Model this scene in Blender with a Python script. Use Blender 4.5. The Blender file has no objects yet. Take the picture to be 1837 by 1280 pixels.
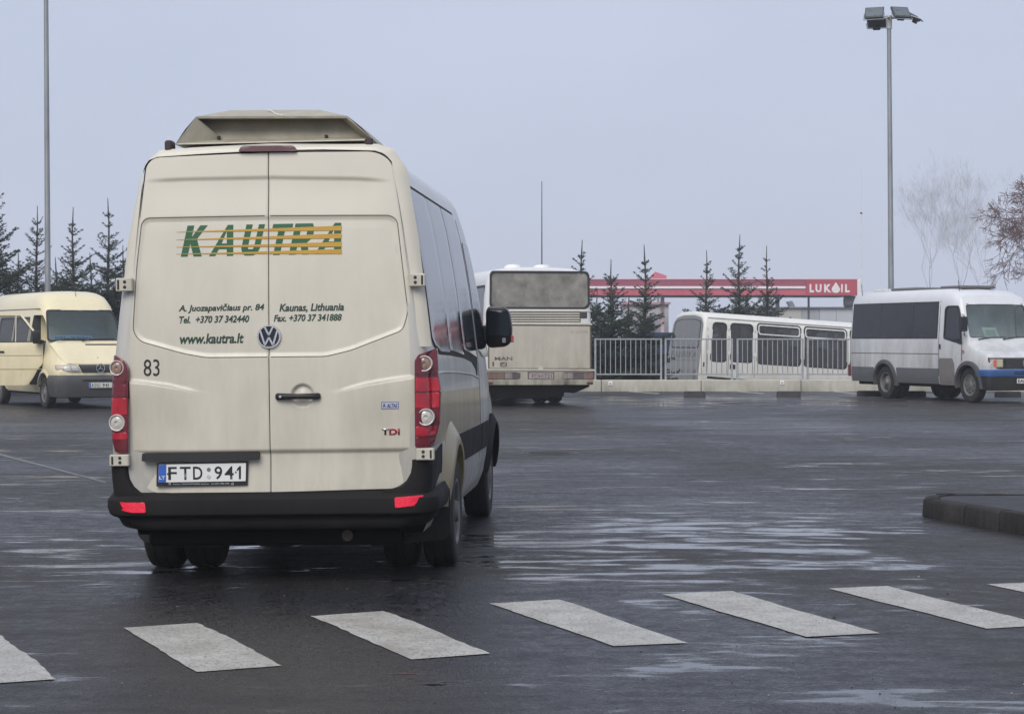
import bpy, bmesh, math, random
from mathutils import Vector, Matrix
R = math.radians
C = bpy.context.scene.collection
SC = bpy.context.scene

# ------------------------------------------------------------------ camera, sky, sun, exposure
F, HX, HY, CH = 3600.0, 918.5, 608.0, 1.52      # focal length (px of the 1837 px photo), horizon row, eye height
cam = bpy.data.objects.new('camera', bpy.data.cameras.new('camera'))
C.objects.link(cam)
cam.location = (0, 0, CH)
cam.rotation_euler = (R(90), 0, 0)
cam.data.sensor_width = 36
cam.data.lens = F / 1837 * 36
cam.data.shift_y = -(640 - HY) / 1837
cam.data.clip_end = 3000
SC.camera = cam
FOG = 0.0009                                    # extinction per metre

SUN_EL, SUN_AZ = 42, 200                        # azimuth clockwise from +Y: behind the camera
world = bpy.data.worlds.new('World')
SC.world = world
world.use_nodes = True
wn, wl = world.node_tree.nodes, world.node_tree.links
wn.clear()
wo = wn.new('ShaderNodeOutputWorld')
sky = wn.new('ShaderNodeTexSky'); sky.sky_type = 'NISHITA'; sky.sun_disc = False
sky.sun_elevation = R(SUN_EL); sky.sun_rotation = R(SUN_AZ); sky.air_density = 1.0; sky.dust_density = 3.0
b1 = wn.new('ShaderNodeBackground'); b1.inputs[1].default_value = 0.05
wl.new(sky.outputs[0], b1.inputs[0])
b2 = wn.new('ShaderNodeBackground'); b2.inputs[0].default_value = (0.555, 0.615, 0.775, 1); b2.inputs[1].default_value = 1.0
wtc = wn.new('ShaderNodeTexCoord'); wmp = wn.new('ShaderNodeMapping'); wmp.inputs['Scale'].default_value = (1, 1, 2.6); wl.new(wtc.outputs['Generated'], wmp.inputs[0])
wnz = wn.new('ShaderNodeTexNoise'); wnz.inputs['Scale'].default_value = 3.5; wnz.inputs['Detail'].default_value = 5; wl.new(wmp.outputs[0], wnz.inputs['Vector'])
wcr = wn.new('ShaderNodeValToRGB'); wcr.color_ramp.elements[0].position = 0.3; wcr.color_ramp.elements[1].position = 0.7   # soft cloud layers
wcr.color_ramp.elements[0].color = (0.52, 0.585, 0.73, 1); wcr.color_ramp.elements[1].color = (0.585, 0.64, 0.80, 1)
wl.new(wnz.outputs[0], wcr.inputs[0]); wl.new(wcr.outputs[0], b2.inputs[0])
mx = wn.new('ShaderNodeMixShader'); mx.inputs[0].default_value = 0.9    # closed cloud cover with a little sky
wl.new(b1.outputs[0], mx.inputs[1]); wl.new(b2.outputs[0], mx.inputs[2])
wl.new(mx.outputs[0], wo.inputs[0])

sun = bpy.data.objects.new('sun', bpy.data.lights.new('sun', 'SUN'))
C.objects.link(sun)
sun.data.energy = 2.3
sun.data.angle = R(40)
sun.data.color = (1.0, 0.95, 0.87)
sun.rotation_euler = (R(90 - SUN_EL), 0, R(180 - SUN_AZ - 0))
SC.view_settings.view_transform = 'Standard'
SC.view_settings.look = 'None'
SC.view_settings.exposure = 0.12
SC.view_settings.gamma = 1
SC.view_settings.use_curve_mapping = False
SC.cycles.volume_step_rate = 1.0
SC.cycles.volume_max_steps = 64
SC.cycles.max_bounces = 8
SC.cycles.volume_bounces = 1
SC.cycles.transparent_max_bounces = 16

# ------------------------------------------------------------------ materials
def nn(nt, typ, **kw):
    n = nt.nodes.new(typ)
    for k, v in kw.items():
        if k.startswith('i_'):
            key = k[2:]
            n.inputs[int(key) if key.isdigit() else key.replace('_', ' ')].default_value = v
        else:
            setattr(n, k, v)
    return n

def rgba(c): return (c[0], c[1], c[2], 1)

MATS = {}
def mat(name, col, rough=0.5, metal=0.0, var=0.12, vscale=6.0, dirt=None, bump=0.0, bscale=60.0, coat=0.0, stretch=(1, 1, 1),
        spec=0.5, rvar=0.12, emit=None):
    """dirt = (colour, amount, scale, z_low, z_high): grime, stronger towards z_low in the thing's own height"""
    if name in MATS: return MATS[name]
    m = bpy.data.materials.new(name); m.use_nodes = True
    nt = m.node_tree; L = nt.links
    p = nt.nodes['Principled BSDF']
    tc = nn(nt, 'ShaderNodeTexCoord')
    mp = nn(nt, 'ShaderNodeMapping'); mp.inputs['Scale'].default_value = stretch
    L.new(tc.outputs['Object'], mp.inputs[0])
    nz = nn(nt, 'ShaderNodeTexNoise', i_Scale=vscale, i_Detail=6.0, i_Roughness=0.6)
    L.new(mp.outputs[0], nz.inputs['Vector'])
    mr = nn(nt, 'ShaderNodeMapRange'); mr.inputs[1].default_value = 0.3; mr.inputs[2].default_value = 0.7
    mr.inputs[3].default_value = 1 - var; mr.inputs[4].default_value = 1 + var
    L.new(nz.outputs[0], mr.inputs[0])
    vm = nn(nt, 'ShaderNodeVectorMath', operation='SCALE')
    vm.inputs[0].default_value = col
    L.new(mr.outputs[0], vm.inputs['Scale'])
    colout = vm.outputs[0]
    rmr = nn(nt, 'ShaderNodeMapRange'); rmr.inputs[1].default_value = 0.3; rmr.inputs[2].default_value = 0.7
    rmr.inputs[3].default_value = max(0.02, rough - rvar * rough); rmr.inputs[4].default_value = min(1, rough + rvar)
    L.new(nz.outputs[0], rmr.inputs[0])
    rout = rmr.outputs[0]
    if dirt:
        dc, amt, ds, z0, z1 = dirt
        sx = nn(nt, 'ShaderNodeSeparateXYZ'); L.new(tc.outputs['Object'], sx.inputs[0])
        g = nn(nt, 'ShaderNodeMapRange'); g.inputs[1].default_value = z0; g.inputs[2].default_value = z1
        g.inputs[3].default_value = 1; g.inputs[4].default_value = 0.12
        L.new(sx.outputs[2], g.inputs[0])
        m2 = nn(nt, 'ShaderNodeMapping'); m2.inputs['Scale'].default_value = (1, 1, 0.22)
        L.new(tc.outputs['Object'], m2.inputs[0])
        n2 = nn(nt, 'ShaderNodeTexNoise', i_Scale=ds, i_Detail=8.0, i_Roughness=0.7)
        L.new(m2.outputs[0], n2.inputs['Vector'])
        c2 = nn(nt, 'ShaderNodeMapRange'); c2.inputs[1].default_value = 0.3; c2.inputs[2].default_value = 0.75
        L.new(n2.outputs[0], c2.inputs[0])
        mu = nn(nt, 'ShaderNodeMath', operation='MULTIPLY'); L.new(g.outputs[0], mu.inputs[0]); L.new(c2.outputs[0], mu.inputs[1])
        mu2 = nn(nt, 'ShaderNodeMath', operation='MULTIPLY', use_clamp=True); L.new(mu.outputs[0], mu2.inputs[0]); mu2.inputs[1].default_value = amt
        mix = nn(nt, 'ShaderNodeMix', data_type='RGBA')
        L.new(mu2.outputs[0], mix.inputs[0]); L.new(colout, mix.inputs[6]); mix.inputs[7].default_value = rgba(dc)
        colout = mix.outputs[2]
        mr2 = nn(nt, 'ShaderNodeMix', data_type='FLOAT')
        L.new(mu2.outputs[0], mr2.inputs[0]); L.new(rout, mr2.inputs[2]); mr2.inputs[3].default_value = 0.75
        rout = mr2.outputs[0]
    L.new(colout, p.inputs['Base Color']); L.new(rout, p.inputs['Roughness'])
    p.inputs['Metallic'].default_value = metal
    p.inputs['Specular IOR Level'].default_value = spec
    if coat:
        p.inputs['Coat Weight'].default_value = coat; p.inputs['Coat Roughness'].default_value = 0.08
    if bump:
        nb = nn(nt, 'ShaderNodeTexNoise', i_Scale=bscale, i_Detail=4.0)
        L.new(mp.outputs[0], nb.inputs['Vector'])
        bp = nn(nt, 'ShaderNodeBump', i_Strength=bump, i_Distance=0.01)
        L.new(nb.outputs[0], bp.inputs['Height']); L.new(bp.outputs[0], p.inputs['Normal'])
    if emit:
        p.inputs['Emission Color'].default_value = rgba(emit[0]); p.inputs['Emission Strength'].default_value = emit[1]
    MATS[name] = m
    return m

def glass(name, tint, dust_sheen=(0.3, 0.29, 0.27), dust_sheen_amt=0.12, rough=0.03):
    """window glass: see-through with a tint, mirror-like skin and a film of painted sheen and road dust"""
    if name in MATS: return MATS[name]
    m = bpy.data.materials.new(name); m.use_nodes = True
    nt = m.node_tree; L = nt.links; nt.nodes.clear()
    out = nn(nt, 'ShaderNodeOutputMaterial')
    tr = nn(nt, 'ShaderNodeBsdfTransparent', i_Color=rgba(tint))
    gl = nn(nt, 'ShaderNodeBsdfGlossy', i_Roughness=rough); gl.inputs['Color'].default_value = (1, 1, 1, 1)
    fr = nn(nt, 'ShaderNodeFresnel', i_IOR=1.5)
    m1 = nn(nt, 'ShaderNodeMixShader'); L.new(fr.outputs[0], m1.inputs[0]); L.new(tr.outputs[0], m1.inputs[1]); L.new(gl.outputs[0], m1.inputs[2])
    df = nn(nt, 'ShaderNodeBsdfDiffuse', i_Color=rgba(dust_sheen))
    tc = nn(nt, 'ShaderNodeTexCoord')
    nz = nn(nt, 'ShaderNodeTexNoise', i_Scale=2.5, i_Detail=7.0, i_Roughness=0.65); L.new(tc.outputs['Object'], nz.inputs['Vector'])
    mr = nn(nt, 'ShaderNodeMapRange'); mr.inputs[1].default_value = 0.3; mr.inputs[2].default_value = 0.7
    mr.inputs[3].default_value = dust_sheen_amt * 0.5; mr.inputs[4].default_value = min(1, dust_sheen_amt * 1.5)
    L.new(nz.outputs[0], mr.inputs[0])
    m2 = nn(nt, 'ShaderNodeMixShader'); L.new(mr.outputs[0], m2.inputs[0]); L.new(m1.outputs[0], m2.inputs[1]); L.new(df.outputs[0], m2.inputs[2])
    L.new(m2.outputs[0], out.inputs[0])
    MATS[name] = m
    return m

# ------------------------------------------------------------------ mesh helpers
class MB:
    def __init__(s): s.v = []; s.f = []; s.mi = []
    def add(s, vs, fs, mi=0):
        o = len(s.v); s.v += [tuple(p) for p in vs]
        for f in fs: s.f.append([i + o for i in f]); s.mi.append(mi)
    def box(s, x0, x1, y0, y1, z0, z1, mi=0, bev=0.0):
        if bev > 0:
            b = min(bev, (x1 - x0) / 2.01, (y1 - y0) / 2.01, (z1 - z0) / 2.01)
            vs = []; idx = {}
            for i, x in enumerate((x0, x1)):
                for j, y in enumerate((y0, y1)):
                    for k, z in enumerate((z0, z1)):
                        sx, sy, sz = (1 if i == 0 else -1), (1 if j == 0 else -1), (1 if k == 0 else -1)
                        for a, q in enumerate(((x, y + sy * b, z + sz * b), (x + sx * b, y, z + sz * b), (x + sx * b, y + sy * b, z))):
                            idx[i, j, k, a] = len(vs); vs.append(q)
            fs = []
            for i in (0, 1): fs.append([idx[i, 0, 0, 0], idx[i, 0, 1, 0], idx[i, 1, 1, 0], idx[i, 1, 0, 0]])
            for j in (0, 1): fs.append([idx[0, j, 0, 1], idx[1, j, 0, 1], idx[1, j, 1, 1], idx[0, j, 1, 1]])
            for k in (0, 1): fs.append([idx[0, 0, k, 2], idx[0, 1, k, 2], idx[1, 1, k, 2], idx[1, 0, k, 2]])
            for j in (0, 1):
                for k in (0, 1): fs.append([idx[0, j, k, 1], idx[1, j, k, 1], idx[1, j, k, 2], idx[0, j, k, 2]])
            for i in (0, 1):
                for k in (0, 1): fs.append([idx[i, 0, k, 0], idx[i, 1, k, 0], idx[i, 1, k, 2], idx[i, 0, k, 2]])
            for i in (0, 1):
                for j in (0, 1): fs.append([idx[i, j, 0, 0], idx[i, j, 1, 0], idx[i, j, 1, 1], idx[i, j, 0, 1]])
            for i in (0, 1):
                for j in (0, 1):
                    for k in (0, 1): fs.append([idx[i, j, k, 0], idx[i, j, k, 1], idx[i, j, k, 2]])
            s.add(vs, fs, mi); return
        vs = [(x, y, z) for x in (x0, x1) for y in (y0, y1) for z in (z0, z1)]
        s.add(vs, [(0, 1, 3, 2), (4, 6, 7, 5), (0, 4, 5, 1), (2, 3, 7, 6), (0, 2, 6, 4), (1, 5, 7, 3)], mi)
    def prism(s, poly, f, d, mi=0):
        a = [Vector(f(u, v)) for u, v in poly]; d = Vector(d); n = len(a)
        s.add(a + [p + d for p in a], [list(range(n)), list(range(2 * n - 1, n - 1, -1))] + [(i, (i + 1) % n, n + (i + 1) % n, n + i) for i in range(n)], mi)
    def tube(s, pts, rad, n=8, mi=0, cap=True):
        pts = [Vector(p) for p in pts]; m = len(pts)
        if not isinstance(rad, (list, tuple)): rad = [rad] * m
        vs = []; up = None
        for i, p in enumerate(pts):
            t = (pts[min(i + 1, m - 1)] - pts[max(i - 1, 0)]).normalized()
            if up is None:
                up = t.orthogonal().normalized()
            else:
                up = (up - t * up.dot(t))
                up = up.normalized() if up.length > 1e-6 else t.orthogonal().normalized()
            w = t.cross(up)
            for k in range(n):
                a = 2 * math.pi * k / n
                vs.append(p + (up * math.cos(a) + w * math.sin(a)) * rad[i])
        fs = [(i * n + k, i * n + (k + 1) % n, (i + 1) * n + (k + 1) % n, (i + 1) * n + k) for i in range(m - 1) for k in range(n)]
        if cap: fs += [list(range(n - 1, -1, -1)), [(m - 1) * n + k for k in range(n)]]
        s.add(vs, fs, mi)
    def lathe(s, prof, f, n=24, mi=0):
        """prof: (radius, height); f(x, y, h) places the point"""
        vs = []; fs = []
        for r, h in prof:
            for k in range(n):
                a = 2 * math.pi * k / n; vs.append(f(r * math.cos(a), r * math.sin(a), h))
        for i in range(len(prof) - 1):
            for k in range(n):
                fs.append((i * n + k, i * n + (k + 1) % n, (i + 1) * n + (k + 1) % n, (i + 1) * n + k))
        s.add(vs, fs, mi)
    def loft(s, rings, cap=True, mi=0):
        n = len(rings[0]); vs = [p for r in rings for p in r]
        fs = [(i * n + k, i * n + (k + 1) % n, (i + 1) * n + (k + 1) % n, (i + 1) * n + k) for i in range(len(rings) - 1) for k in range(n)]
        if cap: fs += [list(range(n - 1, -1, -1)), [(len(rings) - 1) * n + k for k in range(n)]]
        s.add(vs, fs, mi)
    def panel(s, outline, f, du, dv, thick, inward, bev=0.0, mi=0):
        """fills an outline (one interval per row) with a grid lying on the surface f(u, v); skirt of depth thick"""
        inward = Vector(inward)
        vs_ = [p[1] for p in outline]; v0, v1 = min(vs_), max(vs_)
        e = (v1 - v0) * 1e-4
        rows = [v0 + e, v1 - e] + [v0 + (v1 - v0) * i / max(1, round((v1 - v0) / dv)) for i in range(1, max(1, round((v1 - v0) / dv)))] + [v for v in vs_ if v0 + e < v < v1 - e]
        rows.sort(); rr = [rows[0]]
        for v in rows[1:-1]:
            if v - rr[-1] > min(dv * 0.12, 0.0004) and rows[-1] - v > min(dv * 0.05, 0.0003): rr.append(v)
        rr.append(rows[-1]); rows = rr
        n = len(outline); us_ = [p[0] for p in outline]
        nu = max(2, round((max(us_) - min(us_)) / du))
        G = []
        for v in rows:
            xs = []
            for i in range(n):
                (a, b), (c, d) = outline[i], outline[(i + 1) % n]
                if (b - v) * (d - v) <= 0 and b != d: xs.append(a + (c - a) * (v - b) / (d - b))
            lo, hi = min(xs), max(xs)
            G.append([Vector(f(lo + (hi - lo) * k / nu, v)) for k in range(nu + 1)])
        m = len(G)
        if bev:
            for i in range(m):
                for k in range(nu + 1):
                    if i in (0, m - 1) or k in (0, nu): G[i][k] = G[i][k] + inward * bev
        V = [p for r in G for p in r]; w = nu + 1
        fs = [(i * w + k, i * w + k + 1, (i + 1) * w + k + 1, (i + 1) * w + k) for i in range(m - 1) for k in range(nu)]
        loop = [k for k in range(w)] + [i * w + nu for i in range(1, m)] + [(m - 1) * w + k for k in range(nu - 1, -1, -1)] + [i * w for i in range(m - 2, 0, -1)]
        o = len(V); V += [V[i] + inward * thick for i in loop]; q = len(loop)
        fs += [(loop[i], loop[(i + 1) % q], o + (i + 1) % q, o + i) for i in range(q)]
        s.add(V, fs, mi)
    def build(s, name, mats, parent=None, smooth=32, **props):
        me = bpy.data.meshes.new(name); me.from_pydata(s.v, [], s.f)
        if not isinstance(mats, (list, tuple)): mats = [mats]
        for m in mats: me.materials.append(m)
        if len(mats) > 1: me.polygons.foreach_set('material_index', s.mi)
        fix(me, smooth)
        return link(name, me, parent, **props)

def fix(me, smooth):
    bm = bmesh.new(); bm.from_mesh(me)
    bmesh.ops.recalc_face_normals(bm, faces=bm.faces)
    bm.to_mesh(me); bm.free()
    if smooth:
        me.shade_smooth(); me.set_sharp_from_angle(angle=R(smooth))

def link(name, me, parent=None, **props):
    o = bpy.data.objects.new(name, me); C.objects.link(o)
    if parent is not None: o.parent = parent
    for k, v in props.items(): o[k] = v
    return o

def thing(name, label, cat, loc=(0, 0, 0), mtx=None, group=None):
    o = bpy.data.objects.new(name, None); C.objects.link(o)
    o.empty_display_size = 0.3
    if mtx is not None: o.matrix_world = mtx
    else: o.location = loc
    o['label'] = label; o['category'] = cat
    if group: o['group'] = group
    return o

def copy_tree(o, parent=None):
    c = o.copy(); C.objects.link(c); c.parent = parent
    for ch in list(o.children): copy_tree(ch, c)
    return c

def rpoly(pts, rad, n=5):
    """polygon with rounded corners; rad is one radius or one per corner"""
    m = len(pts); out = []
    if not isinstance(rad, (list, tuple)): rad = [rad] * m
    for i in range(m):
        p = Vector(pts[i]); a = Vector(pts[i - 1]) - p; b = Vector(pts[(i + 1) % m]) - p
        r = min(rad[i], a.length * 0.49, b.length * 0.49)
        if r < 1e-5: out.append(tuple(p)); continue
        A = p + a.normalized() * r; B = p + b.normalized() * r
        for k in range(n + 1):
            t = k / n
            out.append(tuple(A * (1 - t) ** 2 + p * 2 * t * (1 - t) + B * t * t))
    return out

def interp(tab, x):
    if x <= tab[0][0]: return tab[0][1]
    for (a, b), (c, d) in zip(tab, tab[1:]):
        if x <= c: return b + (d - b) * (x - a) / (c - a) if c > a else d
    return tab[-1][1]

def boolean(o, cutters, mats):
    """cuts closed cutter meshes (MB) out of the object; their own faces take the cutter's material"""
    for cb, m in cutters:
        c = cb.build('cutter', m, smooth=0)
        c.matrix_world = o.matrix_world
        md = o.modifiers.new('cut', 'BOOLEAN'); md.operation = 'DIFFERENCE'; md.object = c; md.solver = 'EXACT'
        md.material_mode = 'TRANSFER'
        bpy.context.view_layer.update()
        dg = bpy.context.evaluated_depsgraph_get()
        me = bpy.data.meshes.new_from_object(o.evaluated_get(dg))
        o.modifiers.clear(); old = o.data; o.data = me; bpy.data.meshes.remove(old)
        cm = c.data; bpy.data.objects.remove(c); bpy.data.meshes.remove(cm)
    o.data.shade_smooth(); o.data.set_sharp_from_angle(angle=R(30))

TEXTS = {}
def text_mesh(s, bold=0.0, shear=0.0, spacing=1.0, res=3):
    cu = bpy.data.curves.new('lettering', 'FONT'); cu.body = s; cu.offset = bold; cu.shear = shear
    cu.space_character = spacing; cu.resolution_u = res
    o = bpy.data.objects.new('lettering', cu); C.objects.link(o)
    bpy.context.view_layer.update()
    me = bpy.data.meshes.new_from_object(o.evaluated_get(bpy.context.evaluated_depsgraph_get()))
    bpy.data.objects.remove(o); bpy.data.curves.remove(cu)
    return me

def lettering(s, f, u0, u1, v0, v1, m, parent, name='lettering', bold=0.0, shear=0.0, spacing=1.0):
    """flat print: the text's own box is fitted to u0..u1, v0..v1 and laid on the surface f(u, v)"""
    me = text_mesh(s, bold, shear, spacing)
    xs = [v.co.x for v in me.vertices]; ys = [v.co.y for v in me.vertices]
    a, b, c, d = min(xs), max(xs), min(ys), max(ys)
    for v in me.vertices:
        v.co = Vector(f(u0 + (u1 - u0) * (v.co.x - a) / (b - a), v0 + (v1 - v0) * (v.co.y - c) / (d - c)))
    me.materials.clear(); me.materials.append(m)
    return link(name, me, parent)

def bar2(p, q, w):
    p, q = Vector(p), Vector(q); n = (q - p).normalized(); n = Vector((-n.y, n.x)) * w / 2
    return [tuple(p + n), tuple(q + n), tuple(q - n), tuple(p - n)]

def circ(cx, cy, r, n=24, ry=None):
    return [(cx + r * math.cos(2 * math.pi * k / n), cy + (ry or r) * math.sin(2 * math.pi * k / n)) for k in range(n)]

def gpt(px, py, z=0.0):
    Y = F * (CH - z) / (py - HY)
    return ((px - HX) / F * Y, Y)

def wpt(px, py, Y):
    return ((px - HX) / F * Y, Y, CH - (py - HY) / F * Y)

class Frame:
    """a thing's own frame; at(px, py, y) gives the local (x, z) of the place on its plane y that the photo shows there"""
    def __init__(s, loc, rz, ry=0.0, rx=0.0):
        s.M = Matrix.Translation(loc) @ Matrix.Rotation(rz, 4, 'Z') @ Matrix.Rotation(rx, 4, 'X') @ Matrix.Rotation(ry, 4, 'Y')
        s.I = s.M.inverted()
    def at(s, px, py, y=0.0):
        o = s.I @ Vector((0, 0, CH)); d = s.I.to_3x3() @ Vector(((px - HX) / F, 1, -(py - HY) / F))
        t = (y - o.y) / d.y; p = o + d * t
        return (p.x, p.z)
    def side(s, px, py, x):
        o = s.I @ Vector((0, 0, CH)); d = s.I.to_3x3() @ Vector(((px - HX) / F, 1, -(py - HY) / F))
        t = (x - o.x) / d.x; p = o + d * t
        return (p.y, p.z)
# ------------------------------------------------------------------ ground
VAN = Frame((-1.473, 12.29, 0), R(-3.8), R(-0.85))

def sstep(a, b, x):
    t = min(1, max(0, (x - a) / (b - a))); return t * t * (3 - 2 * t)

def gh(x, y):
    xl = x + 1.473 - 0.066 * (y - 12.3)
    h = 0.0148 * xl * math.exp(-((xl / 3.6) ** 4 + ((y - 14.8) / 5.0) ** 4))
    # beyond the low wall the ground falls away as a ramp to the right
    ramp = -0.42 - 0.058 * min(14, max(0, x - 5.2))
    k = sstep(58.7, 62.5, y) * sstep(2.0, 5.5, x) * (1 - sstep(80, 110, y))
    return h * (1 - k) + ramp * k

def asphalt():
    m = bpy.data.materials.new('wet_asphalt'); m.use_nodes = True
    nt = m.node_tree; L = nt.links; p = nt.nodes['Principled BSDF']
    tc = nn(nt, 'ShaderNodeTexCoord')
    def noise(scale, det=5.0, ro=0.6, st=(1, 1, 1), dist=0.0):
        mp = nn(nt, 'ShaderNodeMapping'); mp.inputs['Scale'].default_value = st
        L.new(tc.outputs['Object'], mp.inputs[0])
        n = nn(nt, 'ShaderNodeTexNoise', i_Scale=scale, i_Detail=det, i_Roughness=ro, i_Distortion=dist)
        L.new(mp.outputs[0], n.inputs['Vector']); return n.outputs[0]
    def rng(a, lo, hi, o0=0.0, o1=1.0, smooth=True):
        r = nn(nt, 'ShaderNodeMapRange'); r.interpolation_type = 'SMOOTHSTEP' if smooth else 'LINEAR'
        r.inputs[1].default_value = lo; r.inputs[2].default_value = hi; r.inputs[3].default_value = o0; r.inputs[4].default_value = o1
        L.new(a, r.inputs[0]); return r.outputs[0]
    def op(o, a, b, clamp=False):
        n = nn(nt, 'ShaderNodeMath', operation=o, use_clamp=clamp)
        for i, q in enumerate((a, b)):
            if isinstance(q, (int, float)): n.inputs[i].default_value = q
            else: L.new(q, n.inputs[i])
        return n.outputs[0]
    sx = nn(nt, 'ShaderNodeSeparateXYZ'); L.new(tc.outputs['Object'], sx.inputs[0])
    X, Y = sx.outputs[0], sx.outputs[1]
    def blob(cx, cy, rx, ry):
        a = op('DIVIDE', op('SUBTRACT', X, cx), rx); b = op('DIVIDE', op('SUBTRACT', Y, cy), ry)
        d = op('SQRT', op('ADD', op('MULTIPLY', a, a), op('MULTIPLY', b, b)), 0)
        return rng(d, 0.55, 1.25, 1.0, 0.0)
    big = noise(0.16, 3.0, 0.5)
    damp = rng(big, 0.36, 0.62)                                  # broad damp and drier fields
    mid = noise(1.1, 6.0, 0.62, (0.42, 1.25, 1), 0.4)
    fine = noise(3.6, 5.0, 0.6, (0.6, 1.5, 1))
    pud_zone = op('MAXIMUM', blob(1.75, 14.6, 2.6, 2.6), op('MAXIMUM', blob(5.0, 49.0, 5.5, 5.0), op('MULTIPLY', blob(-2.9, 16.5, 1.4, 5.0), 0.3)))
    pud_zone = op('MAXIMUM', pud_zone, op('MULTIPLY', blob(1.2, 9.3, 0.9, 0.9), 0.55))
    ln = op('ABSOLUTE', op('ADD', op('SUBTRACT', X, 1.38), op('MULTIPLY', op('SUBTRACT', Y, 8.94), 0.43)), 0)
    ln = op('MULTIPLY', rng(ln, 0.03, 0.14, 1.0, 0.0), rng(op('ABSOLUTE', op('SUBTRACT', Y, 8.94), 0), 0.5, 1.0, 1.0, 0.0))
    pud_zone = op('MAXIMUM', pud_zone, op('MULTIPLY', ln, 0.8))
    dry_zone = op('MAXIMUM', blob(3.6, 14.2, 1.0, 1.6), op('MULTIPLY', blob(-0.9, 10.6, 1.6, 1.7), 0.8))
    streak = noise(2.4, 4.0, 0.6, (0.55, 2.2, 1), 0.4)
    th = op('ADD', op('ADD', op('MULTIPLY', mid, 0.42), op('MULTIPLY', fine, 0.23)), op('MULTIPLY', streak, 0.35))
    wet = rng(op('SUBTRACT', op('ADD', th, op('MULTIPLY', pud_zone, 0.060)), op('MULTIPLY', dry_zone, 0.10)), 0.548, 0.590)
    ring = op('MULTIPLY', rng(th, 0.40, 0.52), 1.0)
    grain = noise(150.0, 2.0, 0.5)
    grain2 = noise(38.0, 3.0, 0.6)
    vor = nn(nt, 'ShaderNodeTexVoronoi', i_Scale=75.0); L.new(tc.outputs['Object'], vor.inputs['Vector'])
    # roughness: dry 0.62, damp 0.4, standing water 0.07
    r0 = op('SUBTRACT', 0.66, op('MULTIPLY', damp, 0.20))
    mott = noise(7.0, 5.0, 0.7)
    r1 = op('ADD', op('SUBTRACT', r0, op('MULTIPLY', ring, 0.10)), op('ADD', rng(mott, 0.3, 0.7, -0.14, 0.12, False), rng(grain2, 0.32, 0.68, -0.14, 0.12, False)))
    rm = nn(nt, 'ShaderNodeMix', data_type='FLOAT'); L.new(wet, rm.inputs[0]); L.new(r1, rm.inputs[2]); rm.inputs[3].default_value = 0.055
    L.new(rm.outputs[0], p.inputs['Roughness'])
    cr = nn(nt, 'ShaderNodeMix', data_type='RGBA'); L.new(damp, cr.inputs[0])
    cr.inputs[6].default_value = (0.030, 0.027, 0.025, 1); cr.inputs[7].default_value = (0.015, 0.0155, 0.020, 1)  # blue of the damp tone paints in reflected sky
    c2 = nn(nt, 'ShaderNodeMix', data_type='RGBA'); L.new(wet, c2.inputs[0]); L.new(cr.outputs[2], c2.inputs[6]); c2.inputs[7].default_value = (0.012, 0.013, 0.018, 1)
    sp = nn(nt, 'ShaderNodeVectorMath', operation='SCALE'); L.new(c2.outputs[2], sp.inputs[0])
    L.new(op('ADD', op('MULTIPLY', rng(grain2, 0.32, 0.68, 0.15, 1.9, False), rng(mott, 0.3, 0.7, 0.65, 1.35, False)), rng(grain, 0.45, 0.75, -0.35, 1.5, False)), sp.inputs['Scale'])
    L.new(sp.outputs[0], p.inputs['Base Color'])
    h = op('ADD', op('MULTIPLY', vor.outputs['Distance'], 0.6), op('MULTIPLY', grain2, 0.8))
    h = op('MULTIPLY', h, op('SUBTRACT', 1.0, op('MULTIPLY', wet, 0.93)))
    h = op('ADD', h, op('MULTIPLY', mid, 0.5))
    bp = nn(nt, 'ShaderNodeBump', i_Strength=0.75, i_Distance=0.006); L.new(h, bp.inputs['Height']); L.new(bp.outputs[0], p.inputs['Normal'])
    p.inputs['IOR'].default_value = 1.40
    L.new(op('ADD', 0.33, op('MULTIPLY', wet, 0.60)), p.inputs['Specular IOR Level'])
    return m
M_ASPH = asphalt()

def axis_lines(lo, hi, a, b, step):
    out = []; x = a; g = step
    while x > lo: out.append(x); x -= g; g *= 1.35
    out.append(lo); out = out[::-1]
    x = a + step
    while x < b: out.append(x); x += step
    g = step
    while x < hi: out.append(x); x += g; g *= 1.35
    out.append(hi); return out
b = MB()
XS = axis_lines(-500, 500, -8, 24, 0.5); YS = axis_lines(-60, 620, 4, 84, 0.5)
vs = [(x, y, gh(x, y)) for y in YS for x in XS]; w = len(XS)
b.add(vs, [(j * w + i, j * w + i + 1, (j + 1) * w + i + 1, (j + 1) * w + i) for j in range(len(YS) - 1) for i in range(w - 1)])
ground = b.build('ground', M_ASPH, smooth=80, kind='structure', label='wet dark asphalt of the parking yard with shallow puddles')

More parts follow.
